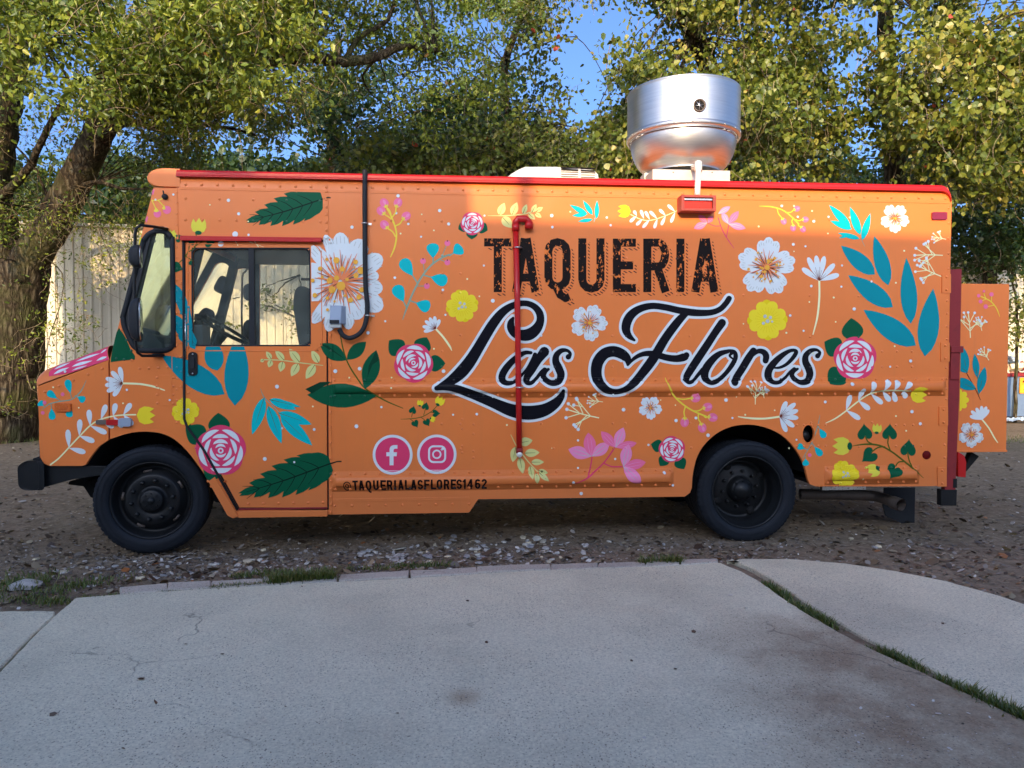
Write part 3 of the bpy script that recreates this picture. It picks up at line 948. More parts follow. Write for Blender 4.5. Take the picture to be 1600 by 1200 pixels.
tree('ivy_covered_tree', 'broad tree smothered in yellowing ivy above the rear end of the truck',
     [T(1395, 640, 16.4), T(1400, 400, 16.4), T(1398, 250, 16.2), T(1385, 100, 16), T(1390, -40, 15.8)], .3, .14,
     [(1290, 90, 90, 120, 14.6, 1.2, 230), (1420, 60, 120, 90, 13.8, 1.3, 400), (1540, 90, 90, 110, 13.4, 1.2, 360), (1440, 190, 60, 60, 13.8, 1, 110), (1550, 220, 80, 70, 13.6, 1, 260), (1280, 220, 70, 60, 15, 1, 120), (1420, -100, 260, 90, 13.8, 1.6, 420), (1700, 100, 100, 200, 13.6, 1.6, 260)],
     .098, M['leaf_vine'], 35, 42, .17, .84, 80, 1500, hang=.9, droop=.9, tone=(.05, 1.0),
     extra=[([T(1398, 250, 16.2), T(1460, 170, 14.6), T(1478, 120, 13.9), T(1500, 80, 13.4)], .06, .02)])
tree('dark_evergreen', 'dark evergreen mass at the right edge, above the pale wall',
     [T(1540, 640, 21), T(1545, 400, 21), T(1540, 260, 20.8)], .26, .1,
     [(1540, 330, 110, 65, 18.5, .9, 260), (1620, 330, 80, 120, 18, 1, 200), (1450, 270, 120, 30, 19.5, 1, 170), (1520, 400, 60, 25, 19, .5, 50)],
     .12, M['leaf_dark'], 36, 34, .24, .7, 30, 400, tone=(0, .9))
tree('wall_climber', 'light green climbing shrub spilling down the pale wall behind the rear box',
     [T(1585, 640, 18.4), T(1590, 520, 18.3), T(1580, 420, 18.2)], .05, .02,
     [(1575, 440, 40, 60, 17.9, .4, 66), (1600, 500, 40, 60, 17.8, .4, 50), (1530, 425, 40, 18, 18.2, .3, 26), (1650, 450, 50, 110, 17.8, .5, 70)],
     .085, M['leaf_vine'], 37, 28, .16, .7, 16, 200, tone=(0, .85))
tree('window_vine', 'leafy vine hanging on the shed wall, seen through the open cab',
     [T(470, 640, 17.4), T(472, 500, 17.2), T(468, 430, 17.1)], .03, .012,
     [(462, 440, 14, 22, 16.7, .2, 12), (425, 462, 16, 8, 16.6, .2, 6), (458, 485, 12, 16, 16.7, .2, 8), (462, 520, 10, 14, 16.7, .2, 6), (360, 470, 20, 40, 16.4, .2, 14)],
     .08, M['leaf_vine'], 38, 22, .11, .7, 8, 60, tone=(.1, .85))
# leafy understorey along the back of the shed roof and far woods: one mass
FW_, FWC = foliage('far_woodland', [(900, 262, 700, 30, 24, 2, 900), (300, 280, 300, 30, 22, 1.5, 420), (100, 330, 200, 60, 21, 1.5, 300), (1250, 265, 350, 30, 24, 1.5, 260), (1650, 300, 200, 120, 23, 1.5, 260), (1100, 210, 100, 50, 24, 1.5, 100)],
     .20, None, M['leaf_dark'], 41, 30, .38, .7, GAPS, tone=(0., .9))
tag(FW_, 'distant woodland that fills in behind the nearer trees', kind='stuff')

# unseen tree added beyond the stucco building to shade the middle of the wood
yr = tag(empty('unseen_shade_tree', (-5.2, -11, 0)), 'tall tree beyond the stucco building across the yard', 'tree')
def blob(name, cen, rad, n, per, L, seed):
    r = np.random.default_rng(seed)
    v = r.normal(size=(n, 3)); v /= np.linalg.norm(v, axis=1)[:, None]
    Cc = np.array(cen) + v*np.array(rad)*np.cbrt(r.random(n))[:, None]
    P = np.repeat(Cc, per, 0) + r.normal(size=(n*per, 3))*.24; N = len(P)
    u = r.normal(size=(N, 3)); u /= np.linalg.norm(u, axis=1)[:, None]; t = r.normal(size=(N, 3)); w = np.cross(u, t); w /= np.linalg.norm(w, axis=1)[:, None]
    V = np.stack([P, P+u*L*.45+w*L*.35, P+u*L, P+u*L*.45-w*L*.35], 1).reshape(-1, 3); b = (np.arange(N)*4)[:, None]
    return fastmesh(name, V, np.concatenate([b+np.array([0, 1, 2]), b+np.array([0, 2, 3])], 0), np.repeat(r.random(N)*.9, 4), M['leaf_dark'])
child(blob('crown', (-4.6, -11, 13.9), (2.5, 2.0, 2.0), 220, 26, .16, 71), yr)
mb = MB(); limb(mb, [(-5.2, -11, -.2), (-5.1, -11, 6), (-5.3, -11, 11), (-5, -11, 14)], .3, .08, 12, .03, 6, 5); child(mb.build('trunk', M['bark'], None, fix=False), yr)

# dangling bare vines on the right-hand trees
for i, (x, y0, y1, D) in enumerate(((1478, 285, 360, 13.6), (1395, 250, 330, 14.5), (1345, 90, 180, 14), (955, 60, 200, 14), (1160, 0, 110, 13.6), (1560, 370, 420, 17), (975, 90, 230, 14.1))):
    mb = MB(); pts = []
    for k in range(9):
        t = k/8; pts.append(T(x + 6*math.sin(t*5+i) - 4*t, y0+(y1-y0)*t, D))
    mb.tube([Vector(p) for p in cr(pts, 3)], .008, 5)
    o = mb.build('hanging_vine', M['twig'])
    tag(o, ['bare pale vine dangling just right of the truck roof corner', 'thin bare vine in front of the ivy-covered trunk', 'short dry vine hanging in the ivy left of a sky gap', 'long thin vine left of the roof fan', 'dry vine hanging from the top above the roof fan',
            'thin vine trailing above the rear box', 'wavy dry vine close beside the left rim of the roof fan'][i], 'vine', 'bare vines hanging in the trees')

# ---------------------------------------------------------------- things lying on the ground
def shard(name, px, py, wpx, hpx, mat, seed, parent, z=.0, thick=.009):
    r = random.Random(seed)
    c = G(px, py, z)
    w = wpx*c.y/FPX/2; d = max(hpx*c.y*c.y/(FPX*1.5)/2, w*.45)
    n = r.choice((5, 6, 6, 7))
    a0 = r.random()*6
    P = []
    for k in range(n):
        q = a0 + 2*math.pi*k/n + r.uniform(-.25, .25)
        s = r.uniform(.72, 1.1)
        P.append((w*s*math.cos(q), d*s*math.sin(q)))
    th = thick*r.uniform(.7, 1.6)
    tx, ty = r.uniform(-.22, .22), r.uniform(-.28, .12)
    V = []
    for k, f in ((0, 1.0), (1, 1.0), (2, .86)):
        for x, y in P:
            zz = (0, th*.75, th)[k]
            V.append((x*f, y*f, zz + x*f*tx + y*f*ty))
    F = [tuple(range(n))[::-1]]
    for k in range(2):
        for i in range(n): F.append((k*n+i, k*n+(i+1) % n, (k+1)*n+(i+1) % n, (k+1)*n+i))
    F.append(tuple(2*n+i for i in range(n)))
    mb = MB(); mb.add(V, F)
    o = mb.build(name, mat, parent)
    gz = float(ground_height(np.array([c.x]), np.array([c.y]))[0]) - .012
    o.location = (c.x, c.y, max(gz, -.03) + abs(tx)*w*.4 - .002)
    return o
r = random.Random(5)
n = 0
while n < 175:
    zone = r.random()
    if zone < .36: px = r.gauss(790, 75); py = r.uniform(843, 880 - (px-700)*.012)
    elif zone < .62: px = r.gauss(600, 60); py = r.uniform(858, 889)
    elif zone < .88: px = r.gauss(290, 95); py = r.uniform(868, 903)
    else: px = r.uniform(20, 1500); py = r.uniform(835, 865)
    if not (30 < px < 1500): continue
    if 160 < px < 300 and py < 872: continue
    w = min(26, r.lognormvariate(2.25, .42))
    p = G(px, py, .03)
    if any(inpoly(np.array([p.x]), np.array([p.y-.05]), q)[0] for q in (main_slab, right_slab, left_slab)): continue
    shard('stone', px, py, w, w*r.uniform(.22, .5), M['stone'] if r.random() < .75 else M['stone_buff'], n+100, earth)
    n += 1
# the big weathered stone at the far left
mb = MB()
bm = bmesh.new(); bmesh.ops.create_icosphere(bm, subdivisions=3, radius=1)
for v in bm.verts:
    k = 1 + .16*math.sin(v.co.x*4+1)*math.cos(v.co.y*3.3) + .07*math.sin(v.co.z*9+v.co.x*7)
    v.co = Vector((v.co.x*.105*k, v.co.y*.08*k, max(v.co.z, -.3)*.038*k))
me = bpy.data.meshes.new('rock'); bm.to_mesh(me); bm.free(); me.materials.append(M['stone'])
o = link('rock', me); o.location = G(40, 915, .0); tag(o, 'flat grey weathered rock lying in the grass at the left edge', 'rock')

def scatter(name, N, fn, size, mat, seed, flat=True, tone=(0, 1), label=None, on=False):
    """thousands of chips or fallen leaves lying on the earth"""
    r = np.random.default_rng(seed)
    P = fn(r, N)
    keep = np.ones(len(P), bool)
    for q in (main_slab, right_slab, left_slab): keep &= ~inpoly(P[:, 0], P[:, 1], q)
    P = P[keep if not on else ~keep]; N = len(P)
    z = (ground_height(P[:, 0], P[:, 1]) - .010) if not on else np.full(N, SLAB_Z)
    s = size*r.lognormal(0, .45, N)
    a = r.random(N)*6.28
    el = r.uniform(.5, 1, N)
    V = []
    K = 5
    tilt = r.normal(size=(N, 2))*.35
    for k in range(K):
        q = a + 6.283*k/K
        rr = s*r.uniform(.65, 1.1, N)
        x = rr*np.cos(q); y = rr*np.sin(q)*el
        V.append(np.stack([P[:, 0]+x, P[:, 1]+y, z + s*.35 + x*tilt[:, 0] + y*tilt[:, 1]], -1))
    V.append(np.stack([P[:, 0], P[:, 1], z + s*(.55 if not flat else .5)], -1))
    V = np.stack(V, 1).reshape(-1, 3)
    b = (np.arange(N)*(K+1))[:, None]
    F = np.concatenate([b+np.array([k, (k+1) % K, K]) for k in range(K)], 0)
    t = np.repeat(r.uniform(tone[0], tone[1], N), K+1)
    o = fastmesh(name, V, F, t, mat)
    tag(o, label, kind='stuff')
    return o
def pxfield(r, N, x0, x1, y0, y1, pw=1.0):
    px = r.uniform(x0, x1, N); py = y0+(y1-y0)*r.random(N)**pw
    v = [G(a, b) for a, b in zip(px, py)]
    return np.array([(p.x, p.y) for p in v])
scatter('gravel', 10000, lambda r, N: np.concatenate([pxfield(r, N//2, -60, 1250, 838, 925), pxfield(r, N//4, 150, 950, 858, 905), pxfield(r, N//4, -60, 1700, 780, 960)]), .0085, M['gravel'], 51, False, (0, 1), 'loose pale chips and grit beside the kerb')
scatter('leaf_litter', 9000, lambda r, N: pxfield(r, N, -100, 1750, 650, 950, .8), .017, M['litter'], 52, True, (0, 1), 'dry fallen leaves over the bare earth')
scatter('pebbles', 2600, lambda r, N: pxfield(r, N, -60, 1700, 700, 900), .014, M['gravel'], 53, False, (.3, 1), 'scattered pebbles on the bare earth')

scatter('dead_leaves', 30, lambda r, N: pxfield(r, N, 20, 1580, 910, 1190, .9), .0095, M['litter'], 54, True, (0, .45), 'a few small dark dead leaves blown on to the concrete', on=True)
scatter('white_chips', 60, lambda r, N: np.concatenate([pxfield(r, N//2, 1330, 1590, 1100, 1198), pxfield(r, N//4, 1400, 1450, 1040, 1056), pxfield(r, N//4, 200, 1500, 930, 1190)]), .0065, M['gravel'], 55, False, (.92, 1), 'tiny white chips on the brown part of the slab', on=True)
def grass(name, spots, label, seed, clump=True):
    r = np.random.default_rng(seed)
    V = []; F = []; T_ = []
    b = 0
    for (pts, n, spread, h) in spots:
        pts = [G(x, y, .02) for x, y in pts]
        for _ in range(n):
            k = r.integers(0, len(pts)-1) if len(pts) > 1 else 0
            p = pts[k].lerp(pts[k+1], r.random()) if len(pts) > 1 else pts[0].copy()
            if clump and vnoise(np.array([p.x*1.0]), np.array([p.y]), 5.5, 3)[0] < r.uniform(.15, .52): continue
            p.x += r.normal()*spread; p.y += r.normal()*spread*.8
            hh = h*r.uniform(.4, 1.3); a = r.random()*6.28; lean = r.uniform(.2, 1.1)*hh
            w = .0035*r.uniform(.7, 1.5)
            dx, dy = math.cos(a), math.sin(a); sx, sy = -dy*w, dx*w
            z0 = .0
            V += [(p.x-sx, p.y-sy, z0), (p.x+sx, p.y+sy, z0), (p.x+dx*lean*.4-sx*.7, p.y+dy*lean*.4-sy*.7, z0+hh*.6), (p.x+dx*lean*.4+sx*.7, p.y+dy*lean*.4+sy*.7, z0+hh*.6), (p.x+dx*lean, p.y+dy*lean, z0+hh)]
            F += [(b, b+1, b+3), (b, b+3, b+2), (b+2, b+3, b+4)]
            t = r.random(); T_ += [t]*5; b += 5
    o = fastmesh(name, np.array(V), np.array(F), np.array(T_), M['grass'])
    tag(o, label, kind='stuff')
    return o
grass('grass', [([(60, 925), (130, 908), (215, 897)], 420, .06, .035), ([(0, 930), (70, 935), (100, 938)], 300, .05, .03), ([(120, 936), (230, 927), (330, 921)], 600, .018, .035), ([(330, 920), (412, 914)], 900, .02, .04),
    ([(425, 913), (470, 909), (522, 905)], 1300, .022, .085), ([(370, 897), (450, 890), (620, 883), (700, 878)], 900, .04, .028), ([(1002, 882), (1030, 881), (1062, 880)], 1000, .02, .075), ([(720, 892), (860, 886)], 160, .012, .03),
    ([(0, 915), (60, 900)], 500, .1, .04)], 'grass tufts growing along the kerb and the earth edge', 61)
grass('joint_grass', [([(1196, 912), (1235, 938)], 500, .014, .05), ([(1240, 944), (1290, 972), (1345, 1002)], 2000, .018, .05), ([(1345, 1002), (1420, 1038), (1500, 1075)], 1900, .017, .045), ([(1500, 1078), (1560, 1105), (1700, 1170)], 2600, .02, .055)],
    'grass growing in the open joint between the two slabs', 62)
grass('far_grass', [([(-50, 690), (60, 682)], 2400, .5, .07), ([(1560, 690), (1640, 680)], 500, .3, .05)], 'patchy grass at the foot of the oak', 63)
# earth that fills the open joint
jl = gp(joint, .01); mb = MB(); Lp = []
for (x, y) in jl: Lp.append((x, y))
V = [(x-.035, y, .008) for x, y in Lp] + [(x+.05, y+.02, .008) for x, y in Lp]
k = len(Lp); mb.add(V, [(i, i+1, k+i+1, k+i) for i in range(k-1)])
tag(mb.build('joint_soil', M['dirt']), 'dark soil filling the joint between the slabs', kind='structure')

# ---------------------------------------------------------------- skip of rubble at the right edge
c = at(1573, 655, 18.7); c.z = 0
bin_ = tag(empty('rubbish_skip', c, .15), 'blue-grey steel skip heaped with broken bricks at the right edge', 'skip')
mb = MB()
y0 = 0.0
mb.loft([[(0, 0, .12), (2.4, 0, .12), (2.4, .95, .12), (0, .95, .12)], [(-.12, -.06, 1.15), (2.5, -.06, 1.15), (2.5, 1.0, 1.15), (-.12, 1.0, 1.15)]], smooth=False, closed=True, caps=True)
mb.build('body', M['bin_blue'], bin_, .01)
mb = MB(); mb.box((-.17, -.12, 1.15), (2.55, -.02, 1.24)); mb.box((-.17, .98, 1.15), (2.55, 1.06, 1.24)); mb.box((-.17, -.02, 1.15), (-.09, .98, 1.24)); mb.build('rim', M['dull_red'], bin_, .01)
for x in (.12, .9, 1.7):
    mb = MB(); mb.box((x, -.09, .15), (x+.07, -.03, 1.15)); mb.build('rib', M['bin_blue'], bin_, .005)
mb = MB(); mb.box((.28, -.085, .72), (.78, -.075, 1.12)); st = mb.build('sticker', M['sticker'], bin_)
mb = MB(); mb.box((.33, -.092, .76), (.73, -.086, .92)); mb.build('sticker_panel', M['sticker_y'], st)
mb = MB()
for k in range(5): mb.box((.37+k*.07, -.098, .80), (.41+k*.07, -.093, .83+.03*(k % 2)))
mb.box((.36, -.092, 1.0), (.66, -.088, 1.05))
mb.build('sticker_print', M['d_DRED'], st)
for x in (.2, 2.1):
    mb = MB(); mb.lathe([(.02, -.03), (.11, -.03), (.11, .03), (.02, .03)], 16, 'y', (x, .1, .11)); mb.build('castor', M['rubber'], bin_)
rr = random.Random(9)
heap = MB(); ca, sa = math.cos(.15), math.sin(.15)
for k in range(60):
    x = rr.uniform(0, 2.2); y = rr.uniform(.05, .85); z = 1.2 + rr.uniform(0, .42)*(1-abs(x-1.0)/1.9)
    sz = [rr.uniform(.05, .17), rr.uniform(.04, .11), rr.uniform(.03, .09)]
    m3 = Matrix.Rotation(rr.uniform(0, 3), 3, 'Z') @ Matrix.Rotation(rr.uniform(-.6, .6), 3, 'X') @ Matrix.Rotation(rr.uniform(-.6, .6), 3, 'Y')
    V = [Vector((c.x+x*ca-y*sa, c.y+x*sa+y*ca, z)) + m3 @ Vector((a*sz[0]*rr.uniform(.7, 1.1), b*sz[1]*rr.uniform(.7, 1.1), d*sz[2]*rr.uniform(.7, 1.1))) for a, b, d in ((-1,-1,-1),(1,-1,-1),(1,1,-1),(-1,1,-1),(-1,-1,1),(1,-1,1),(1,1,1),(-1,1,1))]
    heap.add(V, [(0,3,2,1),(4,5,6,7),(0,1,5,4),(1,2,6,5),(2,3,7,6),(3,0,4,7)], rr.choice((0, 0, 1, 2)))
tag(heap.build('rubble_heap', [M['rubble_pink'], M['stone_buff'], M['dull_red']]), 'heap of broken pinkish bricks and masonry filling the skip', kind='stuff')
# crumpled plastic sheet at its foot
bm = bmesh.new(); bmesh.ops.create_grid(bm, x_segments=22, y_segments=10, size=1)
q = random.Random(3)
for v in bm.verts: v.co = Vector((v.co.x*.55, v.co.y*.25, .05+.07*abs(math.sin(v.co.x*9+v.co.y*4))*(1-abs(v.co.x)**3)+q.uniform(0, .03)))
me = bpy.data.meshes.new('plastic_sheet'); bm.to_mesh(me); bm.free(); me.materials.append(M['tarp'])
o = link('plastic_sheet', me); o.location = (c.x+.15, c.y-.55, .0); tag(o, 'crumpled pale blue plastic sheet on the ground before the skip', 'plastic sheet')
o2 = tag(link('cover_sheet', me.copy()), 'scrap of blue plastic sheet on top of the rubble in the skip', 'plastic sheet')
o2.location = (c.x+.1, c.y+.2, 1.45); o2.scale = (.4, .8, 1.6); o2.rotation_euler = (0, .5, .2)
# ================================================================ THE TRUCK
truck = tag(empty('food_truck', TO, TH), 'long orange step van food truck painted with flowers, red roof rail, black wheels', 'food truck')
WID = 2.28
def SP(pts, d=0.0): return [S(x, y, d) for x, y in pts]
def clean(o): return o

ZS = S(880, 305)[1]          # seam below the rolled roof edge
ZR = S(880, 287)[1]          # underside of the red rail
ZT = S(880, 276.5)[1]        # top of the red rail
XF = S(279, 280)[0]; XE = S(1487, 310)[0]
ZBELT = S(1000, 605)[1]; ZLOW = S(800, 749)[1]
XB0 = S(517, 605)[0]; XB1 = S(1477, 605)[0]
XL1 = S(1052, 749)[0]; XC0 = S(1288, 745)[0]; XC1 = S(1436, 745)[0]
print('ZS', ZS, 'ZT', ZT, 'belt', ZBELT, 'low', ZLOW, 'X', XF, XE)

HB, HF = .045, .080          # half height of a rub rail and of its flange
def bulge(dz):
    a = abs(dz)
    if a < HB: return .004 + .032*math.sqrt(max(0, 1-(a/HB)**2))
    if a < HF: return .004
    return 0.0
RAILS = [(XB0, XB1, ZBELT), (XB0, XL1, ZLOW), (XC0, XC1, ZLOW)]
CUTS = []
for q in (-1.0, -.82): CUTS.append(q*HF)
CUTS = [-HF-.002, -HF, -HB, -HB*.92, -HB*.7, -HB*.35, 0, HB*.35, HB*.7, HB*.92, HB, HF, HF+.002]
def Dsurf(x, z):
    for a, b, c in RAILS:
        if a+.02 <= x <= b-.02 and abs(z-c) < HF+.001:
            e = min((x-a-.02)/.03, (b-.02-x)/.03, 1.0)
            return .004 + (bulge(z-c)-.004)*max(0, min(1, e))**.5 if abs(z-c) < HB else .0045
    return 0.0

# ---- near side skin
out_body = [(171, 562), (176, 545), (185, 510), (240, 293), (279, 293)]
def body_outline():
    P = SP([(171.5, 562), (177, 541), (240, 293)])
    P += [(XF, ZS), (XE, ZS)]
    P += SP([(1483, 520), (1479, 759), (1436, 760), (1275, 760)])
    P += SP(cr([(1266, 757), (1262, 748), (1257, 728), (1246, 706), (1228, 685), (1205, 671), (1178, 664), (1150, 665), (1125, 674), (1104, 691), (1090, 712), (1083, 738), (1081, 762)], 3))
    P += SP([(1078, 770), (1070, 776), (747, 780), (733, 801), (515, 804), (372, 808), (364, 810), (356, 806), (350, 796)])
    P += SP(cr([(340, 776), (322, 745), (303, 718), (285, 697), (265, 682), (240, 675), (205, 676), (172, 686)], 3))
    return P
qwin = roundpoly([(214, 389), (226, 363), (246, 360), (271, 366), (272, 546), (252, 549), (212, 549), (190, 502)], [22, 10, 16, 26, 12, 16, 14, 12], 4)
qwin = roundpoly([(228, 361), (269, 361), (271, 548), (211, 548), (190, 502)], [24, 22, 18, 16, 14], 5)
door_out = [(290, 378), (509, 378), (511, 793), (374, 793), (323, 700), (290, 652)]
door_hole = [(286, 374), (512, 374), (514, 797), (371, 797), (318, 701), (286, 656)]
dwin = roundpoly([(300, 388), (484, 388), (485, 540), (301, 540)], [12, 12, 12, 12], 5)
filler = [(1263+9.5*math.cos(2*math.pi*k/20), 678+14.5*math.sin(2*math.pi*k/20)) for k in range(20)]
bo = body_outline()
mb = MB()
mb.plate(bo, [SP(qwin), SP(door_hole), SP(filler)], 0, .03)
# front fender skin, a panel of its own beyond the seam
fend = SP([(61, 603)]) + SP([(169.5, 562.5), (169.5, 687)]) + SP(cr([(155, 697), (143, 712), (134, 726)], 3)) + SP([(128, 728), (78, 728), (68, 724), (63, 714), (61, 690)])
mb.plate(fend, [], 0, .03)
# far side skin
mirror_qwin = SP(qwin); far_door = SP([(286, 352), (500, 352), (500, 797), (371, 797), (318, 701), (286, 656)])
mb.plate(bo, [mirror_qwin, far_door], WID-.03, WID)
mb.plate(fend, [], WID-.03, WID)
body = mb.build('body', M['orange'], truck)

# rolled roof edge, roof and the body's closed ends
mb = MB()
def roofsec(x):
    p = [(x, 0, ZS), (x, .003, ZS+.03), (x, .012, ZS+.07), (x, .028, ZR), (x, .05, ZT-.012), (x, .12, ZT+.0), (x, .5, ZT+.035), (x, WID/2, ZT+.05)]
    return p + [(x, WID-y, z) for _, y, z in p[-2::-1]]
mb.loft([roofsec(XF), roofsec(XE)], m=0)
rs = roofsec(XE)
mb.add(rs + [(XE, WID, S(1479, 759)[1]), (XE, 0, S(1479, 759)[1])], [tuple(range(len(rs)+2))])
o = mb.build('roof', M['orange'], truck)
# lap seam below the roof edge
mb = MB(); mb.box((XF+.01, -.0035, ZS-.012), (XE-.02, .001, ZS+.012)); mb.build('roof_seam', M['orange'], truck, .001)

# rear bulkhead, floor, partition behind the cab
XP = S(516, 600)[0]
zf = S(700, 792)[1]
mb = MB()
mb.box((XP+.02, .035, zf), (XP+.05, WID-.035, ZT-.02))
mb.box((S(300, 700)[0]-.2, .66, S(300, 740)[1]-.0), (XE-.02, WID-.66, S(300, 740)[1]+.03))
mb.build('bulkhead', M['interior'], truck)
# floor pan / chassis clutter
fx0 = S(345, 790)[0]
mb = MB()
mb.box((fx0, .04, zf-.02), (S(740, 790)[0], WID-.04, zf+.02))
mb.box((S(740, 770)[0], .04, S(900, 772)[1]-.0), (S(1078, 770)[0], WID-.04, S(900, 772)[1]+.03))
mb.box((S(1270, 760)[0], .04, S(1300, 757)[1]), (XE-.03, WID-.04, S(1300, 757)[1]+.03))
for yy in (.72, WID-.8):
    mb.box((-3.55, yy, .52), (3.45, yy+.08, .74))
for xx in (-3.3, -1.6, -.4, .8, 3.1): mb.box((xx, .8, .56), (xx+.1, WID-.8, .68))
mb.box((-1.2, .5, .42), (.15, .72, .74))
mb.lathe([(.0, -.35), (.22, -.35), (.22, .35), (0, .35)], 20, 'y', (2.15, 1.14, .44))
mb.tube([(-2.5, 1.14, .6), (2.1, 1.14, .46)], .05, 10)
mb.build('chassis', M['matte_black'], truck)

# red roof rail (drip gutter)
mb = MB()
sec = lambda x, k=1.0: [(x, .045, ZT+.002), (x, .0, ZT-.006), (x, -.012, ZT-.022), (x, -.012, ZR+.012), (x, -.020, ZR+.004), (x, -.020, ZR-.004), (x, .022, ZR-.004)]
xa = S(276, 270)[0]
secs = [sec(xa)] + [sec(XE-.10)]
for k in range(1, 7):
    a = math.radians(15*k); rr_ = .085
    s0 = sec(XE-.10 + rr_*math.sin(a)); dz = rr_*(1-math.cos(a))
    secs.append([(x, y, z-dz) for x, y, z in s0])
mb.loft(secs, smooth=False)
mb.build('roof_rail', M['red'], truck)
mb = MB(); mb.tube([S3(1484, 305, .0)+Vector((.01, .08, 0)), S3(1484, 305, .0)+Vector((.045, .08, 0))], .02, 10); mb.build('rear_marker', M['red_lens'], truck)

# rounded visor cap over the windscreen
cap = [(281, 262.5), (255, 261.5), (240, 264), (231, 269), (227.5, 277), (230, 284), (237, 289.5), (248, 292), (281, 293)]
capz = cr([S(x, y) for x, y in cap], 3)
cx_, cz_ = S(262, 279)
mb = MB(); secs = []
N_ = len(capz)
for y, k in ((0.0, .90), (.012, .96), (.03, .985), (.08, 1.0), (.3, 1.01), (WID/2, 1.02), (WID-.3, 1.01), (WID-.08, 1.0), (WID-.03, .985), (WID, .9)):
    secs.append([((cx_+(x-cx_)*k) if x < cx_ else x, y, cz_+(z-cz_)*k) for x, z in capz])
mb.loft(secs, caps=True)
mb.build('visor_cap', M['orange'], truck)

# hood: rounded shoulder, top, nose
side = [(61, 603), (61.5, 601), (90, 590), (130, 576), (171, 562)]
top = [(61, 594), (66, 583), (78, 575), (115, 562), (172, 540)]
A_ = [S(x, y) for x, y in cr(side, 3)]; B_ = [S(x, y, .12) for x, y in cr(top, 3)]
mb = MB(); secs = []
for y, k in ((0, 0), (.012, .30), (.035, .58), (.07, .82), (.12, 1.0)):
    secs.append([(a[0]+(b[0]-a[0])*k, y, a[1]+(b[1]-a[1])*k) for a, b in zip(A_, B_)])
n_ = len(secs)
allsec = secs + [[(x, WID/2, z+.05) for x, _, z in secs[-1]]] + [[(x, WID-y, z) for x, y, z in s] for s in secs[::-1]]
mb.loft(allsec)
# nose front
fx = S(61, 650)[0]
zt_ = A_[0][1]; zb_ = S(64, 716)[1]
fr = [[(A_[0][0], 0, zt_), (fx, 0, zb_)], [(A_[0][0]-.0, WID, zt_), (fx, WID, zb_)]]
nose = [(s[0][0], s[0][1], s[0][2]) for s in allsec]
mb.add(nose + [(fx, p[1], zb_) for p in nose], [(i, i+1, len(nose)+i+1, len(nose)+i) for i in range(len(nose)-1)])
mb.build('hood', M['orange'], truck)
mb = MB(); mb.box((fx-.006, .3, .75), (fx+.01, WID-.3, 1.12))
for k in range(6): mb.box((fx-.02, .35, .78+k*.055), (fx-.004, WID-.35, .80+k*.055))
mb.build('grille', M['black'], truck)
for yy in (.20, WID-.20):
    hl = MB(); hl.lathe([(.0, -.0), (.05, .002), (.085, .02), (.095, .05)], 24, 'y'); o = hl.build('headlight', M['clear'], truck)
    o.rotation_euler = (0, 0, R(-90)); o.location = (fx-.045, yy, S(58, 653)[1])
    hl = MB(); hl.lathe([(.094, .03), (.112, .035), (.112, .06), (.05, .06), (.0, .055)], 24, 'y'); b = hl.build('bezel', M['chrome'], o)

# windscreen, posts, header
xt, ztw = S(240, 293); xb, zbw = S(178, 541)
for yy in (.0, WID/2-.03, WID-.09):
    mb = MB(); dy = .09 if yy != WID/2-.03 else .06
    mb.add([(xt, yy+.001, ztw), (xt+.07, yy+.001, ztw), (xb+.07, yy+.001, zbw), (xb, yy+.001, zbw), (xt, yy+dy, ztw), (xt+.07, yy+dy, ztw), (xb+.07, yy+dy, zbw), (xb, yy+dy, zbw)],
           [(0,1,2,3),(4,7,6,5),(0,3,7,4),(1,5,6,2),(0,4,5,1),(3,2,6,7)])
    mb.build('windscreen_post', M['interior'], truck)
def onws(t): return (xt+(xb-xt)*t, ztw+(zbw-ztw)*t)
mb = MB(); mb.plate(bo, [mirror_qwin, far_door], WID-.037, WID-.032); mb.build('inner_lining', M['interior'], truck)
mb = MB()
a, b = onws(0.0), onws(.22)
mb.add([(a[0]+.002, .08, a[1]), (a[0]+.002, WID-.08, a[1]), (b[0]+.002, WID-.08, b[1]), (b[0]+.002, .08, b[1]), (a[0]+.04, .08, a[1]), (a[0]+.04, WID-.08, a[1]), (b[0]+.04, WID-.08, b[1]), (b[0]+.04, .08, b[1])],
       [(0,1,2,3),(4,7,6,5),(0,4,5,1),(1,5,6,2),(2,6,7,3),(3,7,4,0)])
mb.build('windscreen_header', M['orange'], truck)
mb = MB(); a, b = onws(.22), onws(.985)
mb.add([(a[0]+.03, .085, a[1]), (a[0]+.03, WID-.085, a[1]), (b[0]+.03, WID-.085, b[1]), (b[0]+.03, .085, b[1])], [(0, 1, 2, 3)])
ws = mb.build('windscreen', M['glass'], truck)
for yy in (.6, 1.55):
    mb = MB(); mb.tube([(b[0]+.0, yy, b[1]+.02), (b[0]+.12, yy+.2, b[1]+.35), (b[0]+.10, yy+.45, b[1]+.30)], .01, 6); mb.build('wiper', M['black'], truck)

